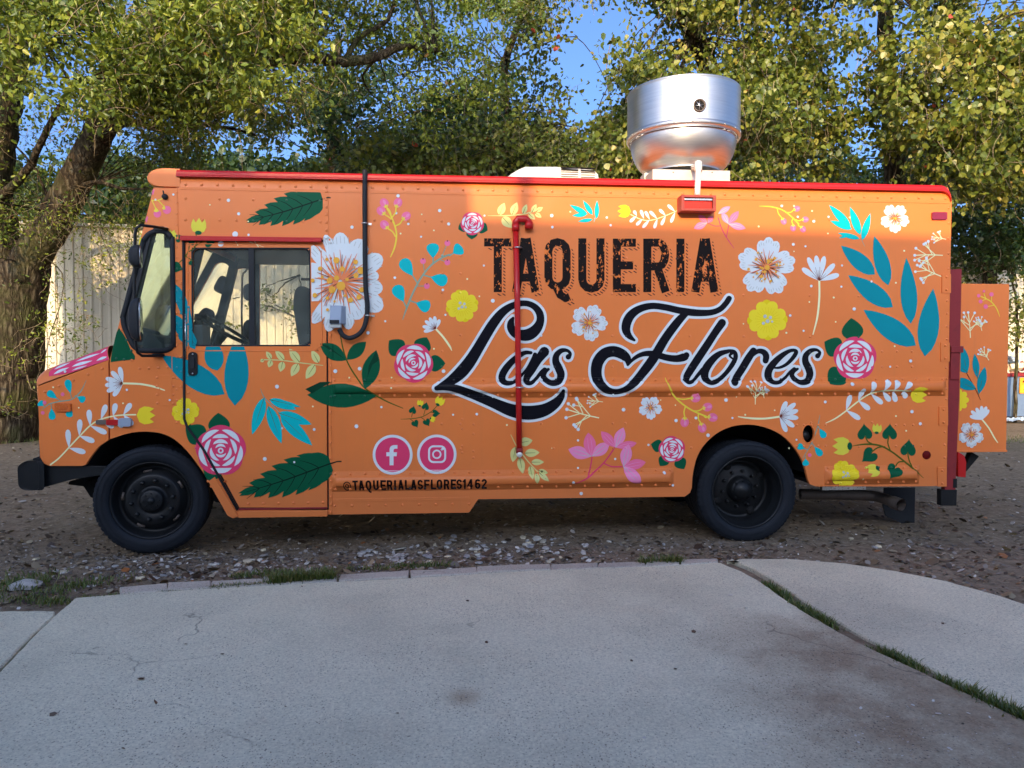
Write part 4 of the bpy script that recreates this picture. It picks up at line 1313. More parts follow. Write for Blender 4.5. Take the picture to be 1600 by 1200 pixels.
# cab inside: ceiling, dash, wheel, seat, header
xc0 = xt+.06
mb = MB()
mb.box((xc0, .035, S(300, 386)[1]), (XP+.02, .06, ZT-.05))           # lining above near door
mb.box((xc0-.1, .035, ZT-.09), (XP+.02, WID-.035, ZT-.07))
mb.box((xt+.20, .14, 2.56), (XP+.02, WID-.1, 2.62)); mb.box((xt+.12, .14, 2.58), (xt+.2, WID-.1, 2.86))
mb.build('ceiling_lining', M['interior'], truck)
mb = MB(); mb.plate(SP([(281, 369), (508, 369), (519, 373), (519, 802), (368, 802), (313, 703), (281, 658)]), [SP([(293, 381), (507, 381), (507, 789), (377, 789), (326, 698), (293, 650)])], .031, .05); mb.build('door_jamb', M['interior'], truck)
zd = S(200, 545)[1]
mb = MB()
x1d = S(240, 540)[0]
mb.add([(xb+.09, .04, zd-.05), (x1d, .04, zd-.06), (x1d+.03, .04, zd-.45), (xb+.05, .04, zd-.45), (xb+.09, WID-.04, zd-.05), (x1d, WID-.04, zd-.06), (x1d+.03, WID-.04, zd-.45), (xb+.05, WID-.04, zd-.45)],
       [(0,1,2,3),(4,7,6,5),(0,4,5,1),(1,5,6,2),(2,6,7,3),(3,7,4,0)])
mb.add([(x1d-.22, .25, zd-.07), (x1d+.02, .25, zd-.07), (x1d-.02, .25, zd+.10), (x1d-.16, .25, zd+.13), (x1d-.22, .95, zd-.07), (x1d+.02, .95, zd-.07), (x1d-.02, .95, zd+.10), (x1d-.16, .95, zd+.13)],
       [(0,1,2,3),(4,7,6,5),(0,4,5,1),(1,5,6,2),(2,6,7,3),(3,7,4,0)])
mb.build('dashboard', M['dashm'], truck, .01)
# steering wheel on a steep column
scx = S3(352, 516, .52)
ax_ = Vector((.52, 0, .85)).normalized(); u_ = Vector((0, 1, 0)); v_ = ax_.cross(u_)
mb = MB()
mb.tube([scx + .215*(math.cos(2*math.pi*k/28)*u_+math.sin(2*math.pi*k/28)*v_) for k in range(29)], .016, 8, caps=False)
for k in range(3):
    q = 2*math.pi*k/3+.5; mb.tube([scx-ax_*.03, scx+.2*(math.cos(q)*u_+math.sin(q)*v_)], .014, 6)
mb.tube([scx-ax_*.02, scx-ax_*.12, scx-ax_*.75], [.05, .035, .03], 12)
mb.build('steering_wheel', M['black'], truck)
sx_ = S(494, 500, .45)[0]
mb = MB(); 
q = roundpoly([(sx_-.06, 1.28), (sx_+.08, 1.28), (sx_-.0, 2.12), (sx_-.13, 2.15), (sx_-.16, 2.0)], .08, 5)
mb.plate(q, [], .28, .78); mb.plate(roundpoly([(sx_-.55, 1.12), (sx_+.02, 1.12), (sx_+.02, 1.3), (sx_-.53, 1.32)], .06, 4), [], .27, .79); mb.box((sx_-.4, .4, .76), (sx_-.1, .66, 1.12))
mb.build('seat', M['seat'], truck, .02)
mb = MB(); mb.box((S(305, 530, .3)[0], .25, S(305, 548, .3)[1]), (S(320, 530, .3)[0], .45, S(305, 508, .3)[1])); mb.build('gauge_box', M['grey_plastic'], truck, .01)
mb = MB(); mb.lathe([(.0, .05), (.05, .05), (.055, .0), (.02, -.01), (.015, -.08)], 16, 'z', tuple(S3(314, 500, .4))); mb.build('dash_knob', M['black'], truck)
mb = MB(); mb.box((S(470, 430, 2.0)[0], 2.0, S(455, 438, 2.0)[1]), (S(500, 430, 2.0)[0], 2.05, S(455, 434, 2.0)[1])); mb.build('grab_rail', M['black'], truck)

# quarter window: fat black gasket and tinted pane
def ringtube(name, loop_px, r, mat, d=0.0, parent=truck, m=8):
    P = [S3(x, y, d) for x, y in loop_px]
    mb = MB(); n = len(P)
    secs = []
    for i in range(n):
        t = (P[(i+1) % n]-P[i-1]).normalized(); nn = Vector((0, -1, 0)); s = t.cross(nn).normalized()
        secs.append([P[i] + r*(math.cos(2*math.pi*k/m)*s + .8*math.sin(2*math.pi*k/m)*nn) for k in range(m)])
    mb.loft(secs + [secs[0]], closed=True)
    return mb.build(name, mat, parent)
qw = MB(); qw.plate(SP(qwin, .018), [], .016, .02); qw = qw.build('quarter_window', M['glass'], truck)
ringtube('gasket', cr(qwin, 2, True), .020, M['rubber'], -.004, qw)

# ---- sliding driver's door
mb = MB(); mb.plate(SP(door_out), [SP(dwin)], 0.001, .03); door = mb.build('door', M['orange'], truck)
mb = MB(); mb.plate(SP(dwin), [], .018, .022); dw = mb.build('window', M['clear'], door)
ringtube('window_gasket', cr(dwin, 2, True), .007, M['rubber'], .004, dw)
mb = MB(); a = S(388, 389); b = S(398, 539); mb.box((a[0], -.001, b[1]), (b[0], .03, a[1])); mb.build('sash_bar', M['rubber'], dw)
# pressed ridge round the window
ridge = roundpoly([(294, 381), (502, 381), (503, 548), (294, 548)], [8, 22, 18, 14], 5)
ringtube('pressed_ridge', cr(ridge, 2, True), .0045, M['orange'], .0, door)
# door handle
mb = MB(); mb.plate(SP(rrect(294.5, 550, 309, 587, 6)), [], -.012, .0); h = mb.build('handle', M['black'], door, .002)
mb = MB(); mb.plate(SP(rrect(298, 558, 305, 576, 3)), [], -.022, -.012); mb.build('latch_paddle', M['rubber'], h, .002)
for y in (553.5, 583.5):
    mb = MB(); p = S(302, y); mb.lathe([(0, -.016), (.006, -.016), (.006, -.011)], 8, 'y', (p[0], 0, p[1])); mb.build('screw', M['chrome'], h)
# black door track and seal
trk = [S3(286.5, 376, -.004), S3(287, 500, -.004), S3(288, 655, -.004), S3(292, 666, -.004), S3(319, 704, -.004), S3(371, 797, -.004)]
mb = MB(); mb.tube(trk, .010, 8); mb.build('door_seal', M['rubber'], truck)
mb = MB(); p = S(373, 795.5); q = S(511, 795.5); mb.box((p[0], -.006, p[1]-.008), (q[0], .02, p[1]+.006)); mb.build('door_track', M['dull_red'], truck, .002)
mb = MB(); mb.tube([S3(289.5, 490, -.008), S3(290, 560, -.008)], .004, 6); mb.build('track_shine', M['chrome'], truck)
# red drip rail over the door
mb = MB(); p = S(283, 371); q = S(503, 377)
mb.box((p[0], -.03, S(390, 376)[1]), (q[0], .0, S(390, 370.5)[1])); mb.box((p[0], -.036, S(390, 378)[1]), (q[0], -.024, S(390, 374)[1]))
mb.build('door_drip_rail', M['red'], truck, .003)

# post strips, seams and panel laps on the flat skin
def strip(name, x0, y0, x1, y1, th, w=None, mat=None, parent=truck):
    a = S(x0, y0); b = S(x1, y1)
    mb = MB(); mb.box((min(a[0], b[0]), -th, min(a[1], b[1])), (max(a[0], b[0]), .0005, max(a[1], b[1])))
    return mb.build(name, mat or M['orange'], parent, min(.002, th*.45))
strip('door_post', 504.5, 297, 513.5, 372, .006)
strip('door_post', 513.5, 373, 519.5, 803, .005)
strip('cab_post', 274.5, 293, 279, 374, .004)
strip('skirt_lap', 520, 779.5, 733, 781.5, .003)
strip('sill', 373, 799, 512, 806.5, .012)
strip('access_panel', 248.5, 586, 269, 634, .003)
strip('fender_seam', 169.6, 566, 171.2, 686, .002, mat=M['dull_red'])
strip('diagonal_lap', 268, 551, 269.6, 585, .002)
mb = MB()
P0 = [S(324, 747), (S(331, 744)), S(372, 808), S(362, 809)]
mb.plate([S(326, 752), S(336, 745), S(373, 806), S(364, 809), S(356, 805)], [], -.01, .0); mb.build('sill', M['orange'], truck, .003)

# rub rails
def rail(name, xa, xb_, zc):
    mb = MB(); secs = []
    zz = [-HF, -HF+.0005] + [HB*math.sin(R(a)) for a in range(-90, 91, 15)] + [HF-.0005, HF]
    prof = lambda e: [(z*1.0, (0 if abs(z) >= HF-.0001 else bulge(z)*(e if abs(z) < HB else 1) if abs(z) < HB else .004)) for z in zz]
    steps = [(xa, 0, 1), (xa+.0005, .0, 1), (xa+.02, .15, 1), (xa+.028, .55, 1), (xa+.04, .85, 1), (xa+.05, 1, 1)]
    steps = steps + [(xa+xb_-x, e, k) for x, e, k in steps[::-1]]
    for x, e, k in steps:
        row = []
        for z in zz:
            a = abs(z)
            if a >= HF-.0001: y = 0.0
            elif a < HB: y = .004 + (bulge(z)-.004)*e
            else: y = .004
            if x in (xa, xb_): y = 0
            row.append((x, -y, zc+z))
        secs.append(row)
    mb.loft(secs, smooth=True)
    return mb.build(name, M['orange'], truck)
rail('rub_rail', XB0, XB1, ZBELT); rail('rub_rail', XB0, XL1, ZLOW); rail('rub_rail', XC0, XC1, ZLOW)

# wheel arch linings (dark inside)
def arch(px0, px1, pyc, name):
    a = S(px0, pyc); b = S(px1, pyc); cx = (a[0]+b[0])/2; r = (b[0]-a[0])/2
    mb = MB(); secs = []
    for k in range(17):
        q = math.pi*k/16
        secs.append([(cx+r*1.04*math.cos(q), .031, .56+r*.98*math.sin(q)), (cx+r*1.04*math.cos(q), .62, .56+r*.98*math.sin(q))])
    mb.loft(secs)
    secs = [(cx+r*1.04*math.cos(math.pi*k/16), .62, .56+r*.98*math.sin(math.pi*k/16)) for k in range(17)]
    mb.add(secs, [tuple(range(17))])
    return mb.build(name, M['matte_black'], truck)
arch(132, 330, 760, 'wheel_arch_liner'); arch(1082, 1260, 760, 'wheel_arch_liner')

# ---- wheels
RT = .425
def tyre_mb(y0, w, seed=0):
    prof = [(.300, .02), (.305, .005), (.335, -.004), (.37, -.006), (.398, .004), (.412, .016), (.419, .024), (.4195, .07), (.412, .073), (.412, .082), (.4195, .085), (.420, w/2-.01), (.412, w/2-.006)]
    prof = prof + [(r, w-y) for r, y in prof[::-1]]
    nlug = 64
    def mod(j, k, r):
        if r > .411 and (j in (5, 6, len(prof)-7, len(prof)-6)) and k % 4 in (0,): return r-.007
        return r
    mb = MB(); mb.lathe(prof, nlug*4, 'y', (0, y0, 0), mod=mod)
    # pressed ribs on the sidewall
    for rr_ in (.345, .352, .388):
        mb.lathe([(rr_-.0015, y0-.0035), (rr_, y0-.0075), (rr_+.0015, y0-.0035)], 96, 'y')
    return mb
def squash(me, h):
    for v in me.vertices:
        if v.co.z < -h: 
            k = (-h - v.co.z); v.co.z = -h; v.co.y *= 1.0
def wheel(px, yoff, steer, rear, side=0):
    x = S(px, 780)[0]
    w = .23
    o = tyre_mb(0, w).build('wheel', M['tyre'], truck)
    squash(o.data, RT-.018)
    o.location = (x, yoff, .407); o.rotation_euler = (0, 0, steer); o.scale = (1.03, 1, 1.03)
    mb = MB()
    if not rear:
        mb.lathe([(.305, .03), (.298, .012), (.291, .012), (.284, .035), (.276, .05), (.272, .10), (.255, .125), (.235, .118), (.20, .055), (.185, .048), (.125, .044), (.115, .052), (.10, .052), (.085, .03), (.083, .012), (.072, .004), (.0, .002)], 64, 'y')
        rim = mb.build('rim', M['black'], o)
        for k in range(10):
            q = 2*math.pi*k/10+.15
            n_ = MB(); n_.lathe([(.0, .014), (.011, .014), (.016, .02), (.018, .05)], 6, 'y', (.152*math.cos(q), 0, .152*math.sin(q))); n_.build('lug_nut', M['black'], o)
        for k in range(8):
            q = 2*math.pi*k/8
            n_ = MB(); n_.lathe([(.0, .001), (.005, .001), (.007, .008)], 6, 'y', (.056*math.cos(q), -.004, .056*math.sin(q))); n_.build('hub_bolt', M['black'], o)
        n_ = MB(); n_.lathe([(.0, -.014), (.022, -.012), (.026, .004)], 20, 'y'); n_.build('hub_cap', M['black'], o)
        for k in range(5):
            n_ = MB()
            q = 2*math.pi*k/5+.5
            c_, s_ = math.cos(q), math.sin(q)
            n_.tube([(.222*c_-.03*s_, .086, .222*s_+.03*c_), (.226*c_, .083, .226*s_), (.222*c_+.03*s_, .086, .222*s_-.03*c_)], .011, 6)
            n_.build('hand_hole', M['rust'], o)
    else:
        mb.lathe([(.305, .03), (.298, .008), (.290, .008), (.284, .03), (.278, .07), (.262, .09), (.256, .13), (.25, .2), (.235, .225), (.22, .215), (.19, .20), (.12, .195), (.105, .19), (.10, .14), (.085, .12), (.072, .115), (.07, .09), (.0, .085)], 64, 'y')
        rim = mb.build('rim', M['black'], o)
        for k in range(10):
            q = 2*math.pi*k/10+.15
            n_ = MB(); n_.lathe([(.0, .165), (.009, .165), (.013, .17), (.0145, .2)], 6, 'y', (.150*math.cos(q), 0, .150*math.sin(q))); n_.build('lug_nut', M['black'], o)
        for k in range(8):
            q = 2*math.pi*k/8
            n_ = MB(); n_.lathe([(.0, .109), (.006, .109), (.008, .119)], 6, 'y', (.083*math.cos(q), -.0, .083*math.sin(q))); n_.build('hub_bolt', M['black'], o)
        for k in range(4):
            q = 2*math.pi*k/4+.5
            n_ = MB(); n_.lathe([(.0, .196), (.034, .196), (.034, .21)], 12, 'y', (.215*math.cos(q), -.0, .215*math.sin(q))); n_.build('hand_hole', M['matte_black'], o)
    return o
wheel(233, .035, R(7), False)
wheel(1171, .03, 0, True)
o = tyre_mb(0, .23).build('wheel', M['tyre'], truck); o.location = (S(1171, 780)[0], .31, RT-.01)
o = tyre_mb(0, .23).build('wheel', M['tyre'], truck); o.location = (S(236, 780)[0], WID-.28, RT-.01); o.rotation_euler = (0, 0, R(7))
o = tyre_mb(0, .50).build('wheel', M['tyre'], truck); o.location = (S(1167, 780)[0], WID-.54, RT-.01)
mb = MB(); mb.tube([(S(236, 780)[0], .3, .42), (S(236, 780)[0], WID-.3, .42)], .06, 10)
mb.tube([(S(1167, 780)[0], .5, .42), (S(1167, 780)[0], WID-.5, .42)], .10, 10)
# leaf springs and hanger brackets
for xx in (S(236, 780)[0], S(1167, 780)[0]):
    for yy in (.62, WID-.7):
        for k in range(5): mb.tube([(xx-.6+k*.08, yy, .60-k*.022), (xx, yy, .50-k*.022), (xx+.6-k*.08, yy, .60-k*.022)], .012, 6)
mb.build('axle', M['matte_black'], truck)
mb = MB(); 
mb.plate([S(108, 752, .3), S(140, 744, .3), S(168, 756, .3), S(150, 780, .3), S(141, 777, .3), S(130, 760, .3), S(106, 757, .3)], [], .3, .42)
mb.build('spring_hanger', M['matte_black'], truck, .005)

# front bumper
mb = MB()
bx0, bz1 = S(26, 724); _, bz0 = S(28, 764)
bx1 = S(52, 740)[0]
bp = roundpoly([(bx0, bz0+.02), (bx0-.005, bz1-.02), (bx0+.05, bz1+.02), (bx1+.03, bz1+.02), (bx1+.03, bz0-.01), (bx0+.04, bz0-.01)], .03, 4)
secs = []
for y, dx in ((-.015, .06), (-.02, .02), (0.02, 0), (.25, -.03), (WID/2, -.05), (WID-.25, -.03), (WID-.02, 0), (WID+.02, .02), (WID+.015, .06)):
    secs.append([(x+dx, y, z) for x, z in bp])
mb.loft(secs, closed=True, caps=True, smooth=False)
mb.plate([S(48, 717), S(64, 712), S(70, 726), S(164, 730), S(166, 742), S(110, 750), S(60, 764), S(46, 768)], [], .03, .09)
bumper = mb.build('bumper', M['black'], truck, .006)

# exhaust, mud flap
mb = MB(); ex = [S3(1250, 772, .5), S3(1330, 773, .42), S3(1370, 776, .38), S3(1408, 789, .12)]
mb.tube([Vector(p) for p in cr([tuple(p) for p in ex], 4)], .048, 14, caps=False)
mb.tube([ex[-1]-(ex[-1]-ex[-2])*.35, ex[-1]], .056, 16, caps=False)
mb.build('exhaust_pipe', M['rust'], truck)
mb = MB(); mb.tube([ex[-1]-(ex[-1]-ex[-2])*.33, ex[-1]-(ex[-1]-ex[-2])*.3], .052, 16); mb.build('exhaust_bore', M['matte_black'], truck)
mb = MB(); q = [S(1382, 762, .55), S(1430, 762, .55), S(1429, 824, .55), S(1420, 823, .55), S(1384, 806, .55), S(1380, 790, .55)]
mb.plate(q, [], .55, .565); mb.build('mud_flap', M['rubber'], truck)
mb = MB(); p0, p1 = S(1284, 762, .06), S(1352, 762, .06); mb.box((p0[0], .05, p0[1]-.02), (p1[0], .09, p0[1]+.01)); mb.build('skirt_bracket', M['chrome'], truck)

# filler recess
mb = MB(); mb.plate(SP(filler), [], .09, .095); mb.build('filler_recess', M['matte_black'], truck)
mb = MB(); p = S(1264, 682); mb.lathe([(0, .045), (.035, .045), (.04, .06), (.04, .09)], 20, 'y', (p[0], 0, p[1])); mb.build('filler_cap', M['black'], truck)
ringtube('filler_lip', filler, .005, M['orange'], .0)

# lamps
mb = MB(); mb.plate(SP(rrect(87, 630, 112, 643, 2)), [], -.018, 0); o = mb.build('side_marker', M['amber'], truck, .003)
mb = MB(); mb.plate(SP(rrect(92, 633.5, 107, 639.5, 2)), [], -.022, -.018); mb.build('lens_ridge', M['amber'], o, .002)
mb = MB(); mb.plate(SP(rrect(1455, 332, 1478, 343.5, 1.5)), [], -.018, 0); o = mb.build('side_marker', M['red_lens'], truck, .003); o['label'] = 'red rear side marker lamp'
mb = MB(); p = S(1447.5, 711); mb.lathe([(0, -.008), (.034, -.008), (.037, -.004), (.037, .0)], 28, 'y', (p[0], 0, p[1])); mb.build('round_reflector', M['d_DRED'], truck)
mb = MB(); p = S(258.5, 308); mb.lathe([(0, -.03), (.018, -.03), (.022, -.02), (.022, 0)], 18, 'y', (p[0], 0, p[1])); mb.tube([(p[0]-.004, -.02, p[1]+.015), (p[0]-.008, -.025, p[1]+.045)], .005, 6); mb.build('black_socket', M['rubber'], truck)
# hood latch
mb = MB(); mb.plate(SP(rrect(187, 653, 207, 666, 4)), [], -.03, 0); o = mb.build('hood_latch', M['grey_plastic'], truck, .004)
mb = MB(); mb.plate(SP(rrect(168, 655.5, 190, 664, 2)), [], -.026, 0); mb.build('latch_strap', M['red'], o, .003)
mb = MB(); mb.plate(SP(rrect(151, 656, 172, 663, 2)), [], -.016, 0)
mb.build('latch_hook', M['rust'], o, .003)
# mirror arm
D_ = -.24
arm = [S3(262, 358, -.01), S3(240, 354, -.12), S3(219, 352, D_), S3(213, 357, D_), S3(211, 366, D_), S3(210, 450, D_), S3(212, 535, D_), S3(215, 551, D_), S3(222, 556, D_+.03), S3(240, 556, -.1), S3(256, 555, -.01)]
mb = MB(); mb.tube(arm, .011, 8); arm_o = mb.build('mirror_arm', M['black'], truck)
for x, y in ((250, 357), (248, 555)):
    mb = MB(); mb.plate(SP(rrect(x-8, y-2.5, x+8, y+3, 1.5)), [], -.03, 0); mb.build('arm_bracket', M['black'], arm_o, .002)
def mirror(px, py, w, h, yaw, mat2, d=D_, name='mirror'):
    c = S3(px, py, d)
    mb = MB(); secs = []
    prof = [(0, 0.0), (.5, .004), (.85, .012), (1, .028), (1, .036), (.9, .038)]
    def se(k, y): return [(k*w/2*abs(math.cos(a))**.6*(1 if math.cos(a) > 0 else -1), y, k*h/2*abs(math.sin(a))**.6*(1 if math.sin(a) > 0 else -1)) for a in [2*math.pi*i/28 for i in range(28)]]
    mb.loft([se(max(k, .02), -y*1.6) for k, y in [(.02, .05), (.5, .046), (.8, .036), (.95, .02), (1, .006), (1, -.0), (.93, -.003)]], closed=True, caps=True)
    o = mb.build(name, M['rubber'], arm_o); o.location = c; o.rotation_euler = (0, 0, yaw)
    mb = MB(); mb.loft([se(.92, .006), se(.5, .008), se(.02, .009)], closed=True, caps=True); g = mb.build('mirror_glass', mat2, o)
    return o
M['mirror_glass'] = paint('mirror_glass', (.75, .76, .72), .08, metal=1, var=.0)
mirror(219, 401, .15, .17, R(-77), M['mirror_glass'], D_+.0)
mirror(219, 500, .19, .33, R(-77), M['mirror_glass'], D_+.0)
# twin heads on the far side, seen through the cab
a2 = [Vector((p.x, WID - p.y, p.z)) for p in arm]
mb = MB(); mb.tube(a2, .011, 8); arm_o2 = mb.build('mirror_arm', M['black'], truck)
for (px, py, w, h) in ((219, 401, .17, .2), (219, 500, .19, .34)):
    c = S3(px, py, D_); arm_o = arm_o2
    o = mirror(px, py, w, h, R(-50), M['mirror_glass']); o.location = (c.x+.06, WID-c.y, c.z-.0)

# ---- red pipe on the side, conduit and inlet box
PR = -.035
pipe = [S3(811.5, 706, PR), S3(810, 600, PR), S3(808.5, 480, PR), S3(805.5, 352, PR)]
mb = MB(); mb.tube(pipe, .0235, 14)
hookp = [S3(805.5, 356, PR), S3(806, 346, PR), S3(809, 342, PR), S3(822, 342, PR), S3(826, 346, PR), S3(826.5, 357, PR)]
mb.tube(hookp, .029, 12)
mb.tube([S3(805.5, 350, PR), S3(805.6, 361, PR)], .031, 12); mb.tube([S3(826.5, 347, PR), S3(826.5, 358, PR)], .034, 12)
riser = mb.build('riser_pipe', M['red'], truck)
for y in (388, 605):
    a, b = S3(800 if y < 500 else 803, y, -.004), S3(817 if y < 500 else 820, y, -.004)
    mb = MB(); cc = (a+b)/2
    mb.tube([a, a+Vector((.025, -.012, 0))] + [Vector((cc.x + .030*math.cos(q), PR - .030*math.sin(q), cc.z)) for q in [math.pi - math.pi*k/8 for k in range(9)]] + [b+Vector((-.025, -.012, 0)), b], .006, 6)
    mb.build('clamp', M['chrome'], riser)
mb = MB(); p = S3(811.5, 710, PR); mb.lathe([(0, -.07), (.02, -.068), (.024, -.05), (.024, .0), (.03, .03)], 18, 'y', (p.x, 0, p.z)); mb.build('valve', M['pvc'], riser)
mb = MB(); mb.tube([S3(811.5, 700, PR), S3(811.5, 708, PR)], .028, 12); mb.build('coupling', M['dull_red'], riser)

cond = [S3(570, 266, -.015), S3(570, 285, -.03), S3(570, 340, -.03), S3(571, 440, -.03), S3(574, 480, -.03), S3(571, 505, -.04), S3(563, 520, -.05), S3(548, 528, -.06), S3(536, 524, -.06), S3(530, 514, -.06)]
mb = MB(); q = [Vector(p) for p in cr([tuple(p) for p in cond], 5)]
mb.tube(q, .019, 12); conduit = mb.build('conduit', M['rubber'], truck)
for x, y in ((570, 349), (575, 493)):
    a = S3(x-5, y, -.0); b = S3(x+9, y, -.0); cc = (a+b)/2
    cc = S3(x, y, -.03)
    mb = MB(); mb.tube([Vector((cc.x + .023*math.cos(q), cc.y - .023*math.sin(q), cc.z)) for q in [2*math.pi*k/16 for k in range(17)]], .005, 6, caps=False); mb.box((cc.x+.015, -.006, cc.z-.008), (cc.x+.05, .0, cc.z+.008)); mb.build('clamp', M['chrome'], conduit)
# grey power inlet
a = S(517.5, 478); b = S(537, 507)
mb = MB()
x0, z1 = a; x1, z0 = b
mb.add([(x0, 0, z0), (x1+.02, 0, z0), (x1+.02, 0, z1), (x0, 0, z1), (x0, -.10, z0+.0), (x1-.01, -.10, z0+.0), (x1-.01, -.045, z1-.0), (x0, -.045, z1-.0)],
       [(0,1,2,3),(4,7,6,5),(0,4,5,1),(1,5,6,2),(2,6,7,3),(3,7,4,0)])
box = mb.build('power_inlet', M['grey_plastic'], truck, .006)
mb = MB(); mb.box((x0+.005, -.085, z0-.03), (x1-.01, -.02, z0)); mb.build('inlet_collar', M['d_W2'], box, .004)
mb = MB(); mb.box((x0+.004, -.104, z0+.004), (x1-.02, -.1, z0+.03)); mb.build('lid_shadow_gap', M['rubber'], box)

# ---- hinges and rear door edge
for y, x0, x1 in ((443, 1471, 1485), (550, 1469, 1483), (650, 1466.5, 1480.5), (745, 1464, 1478.5)):
    mb = MB(); mb.plate(SP(rrect(x0, y-15, x1, y+15, 1)), [], -.008, 0); h = mb.build('rear_hinge', M['orange'], truck, .002)
    for dy in (-10, 10):
        p = S((x0+x1)/2, y+dy); n_ = MB(); n_.lathe([(0, -.017), (.008, -.015), (.012, -.008)], 12, 'y', (p[0], 0, p[1])); n_.build('bolt', M['orange'], h)
# red channel post at the back corner
d0 = .02
xa, za = S(1481, 421, d0); xb2, zb2 = S(1503, 787, d0)
xl = XE + .003
mb = MB()
pl = [S(1484, 421, d0), S(1503, 420, d0), S(1499, 625, d0), S(1494, 740, d0), S(1493, 787, d0), S(1477, 788, d0), S(1472, 784, d0), (xl, S(1480, 758)[1]), (xl, S(1484, 430)[1])]
pl[0] = (xl, pl[0][1])
mb.plate(pl, [], d0, d0+.05); mb.build('rear_post', M['dull_red'], truck, .004)
mb = MB(); mb.plate([S(1470, 765, d0), S(1495, 765, d0), S(1494, 790, d0), S(1470, 790, d0)], [], d0-.004, d0+.054); mb.build('post_foot', M['matte_black'], truck, .003)
mb = MB(); p = S(1486, 541, d0-.02); q = S(1505, 551, d0-.02); mb.box((p[0], d0-.025, q[1]), (q[0], d0+.03, p[1])); p = S(1487, 551, d0-.02); q = S(1500, 593, d0-.02)
mb.box((p[0], d0-.012, q[1]), (q[0], d0, p[1])); mb.build('post_latch', M['dull_red'], truck, .003)
mb = MB(); p = S(1491, 748, d0); q = S(1497, 762, d0); mb.box((p[0]-.01, d0-.003, q[1]), (q[0]-.012, d0+.01, p[1])); mb.build('post_slot', M['matte_black'], truck)
mb = MB(); mb.plate([S(1497, 706, .1), S(1507, 712, .1), S(1510, 722, .1), S(1509, 746, .1), S(1497, 745, .1)], [], .1, .13); mb.build('bracket_plate', M['red'], truck, .003)
# rear box
dB = .38
bxs = [S(1497, 440, dB), S(1577.5, 445, dB), S(1566.5, 705, dB), S(1487, 704, dB)]
mb = MB()
X0, X1 = XE+.02, bxs[1][0]; ZA, ZB = S(1560, 443.5, dB)[1], S(1560, 705, dB)[1]
mb.box((X0, dB, ZB), (X1, WID-.3, ZA)); rb = mb.build('rear_box', M['orange'], truck, .006)
mb = MB(); mb.box((X0, dB-.008, ZB-.006), (X1+.004, dB+.02, ZB+.012)); mb.build('bottom_lip', M['orange'], rb, .002)
mb = MB(); p = S(1568, 579, dB); mb.box((X1, dB+.04, p[1]-.02), (X1+.02, dB+.12, p[1]+.04)); mb.build('box_latch', M['dull_red'], rb, .002)
mb = MB(); mb.plate([S(1511, 724, .5), S(1518, 706, .5), S(1530, 713, .5), S(1509, 738, .5), S(1504, 732, .5)], [], .5, .56); mb.build('box_strut', M['matte_black'], truck, .003)
mb = MB(); mb.box((X0+.2, .6, ZB-.03), (X1-.02, .7, ZB-.006)); mb.build('box_bearer', M['matte_black'], truck)
mb = MB(); mb.box((XE-.25, .15, .52), (XE-.02, WID-.15, .66)); mb.build('rear_bumper', M['matte_black'], truck, .01)

# ---- things on the roof
# air conditioner
dA = .75
prof = [(792, 275), (800, 268), (812, 261), (822, 257), (870, 257), (930, 262), (936, 268), (939, 282), (792, 282)]
pr = [S(x, y, dA) for x, y in prof]
ac = MB()
pz = min(p[1] for p in pr)
secs = []
for y, k, s in ((0, .0, .97), (.03, .6, .99), (.08, 1, 1), (.72, 1, 1), (.77, .6, .99), (.8, 0, .97)):
    cxm = (pr[0][0]+pr[7][0])/2
    secs.append([(cxm+(x-cxm)*s, dA+y, ZT+.01+(z-ZT-.01)*(.8+.2*k)) for x, z in pr])
ac.loft(secs, closed=True, caps=True, smooth=False)
aco = ac.build('air_conditioner', M['offwhite'], truck, .012)
for col, (u0, u1) in enumerate(((877, 904), (908, 930))):
    for k in range(5):
        y0 = 260.5 + k*3.6 + (1 if col else 0)
        p = S(u0, y0, dA-.01); q = S(u1, y0+1.5, dA-.01)
        mb = MB(); mb.box((p[0], dA-.004, q[1]), (q[0], dA+.03, p[1])); mb.build('louvre_slot', M['matte_black'], aco)
# exhaust fan
dF = .78
cxF = S(1067, 200, dF)[0]
rad = (S(1152.5, 180, dF)[0]-S(981.5, 180, dF)[0])/2*.985
zt1 = S(982, 147, dF)[1]; zc0 = S(982, 213, dF)[1]; zc1 = S(982, 223, dF)[1]; zb3 = S(1030, 268, dF)[1]
cF = (cxF, dF, 0)
mb = MB(); mb.lathe([(rad*.96, zt1-.25), (rad*.985, zt1-.02), (rad*.99, zt1), (rad*1.004, zt1+.004), (rad*1.008, zt1-.004), (rad, zt1-.012), (rad, zt1-.03), (rad, zc0)], 96, 'z', cF)
fan = mb.build('roof_fan', M['steel'], truck)
mb = MB(); mb.lathe([(rad*.999, zc0+.012), (rad*1.012, zc0+.008), (rad*1.014, zc0-.028), (rad*.99, zc0-.036), (rad*.965, zc0-.038), (rad*.965, zc0-.05), (rad*.985, zc0-.052)], 96, 'z', cF); mb.build('band', M['steel'], fan)
H_ = (zc0-.05) - zb3
mb = MB(); P = []
rb_ = rad*.665
for k in range(15):
    t = k/14
    # ellipse bowl then a straight neck
    r_ = rb_ + (rad*.94-rb_)*max(0, 1-t**1.75)**.62
    P.append((r_, zc0-.05-H_*t))
P += [(rb_*1.0, zb3-.03)]
mb.lathe(P, 96, 'z', cF); mb.build('bowl', M['steel'], fan)
mb = MB(); mb.lathe([(0, zt1-.24), (rad*.9, zt1-.25)], 48, 'z', cF); mb.build('fan_top', M['curb_metal'], fan)
a = S(1020, 264, .35); b = S(1141, 278, .35)
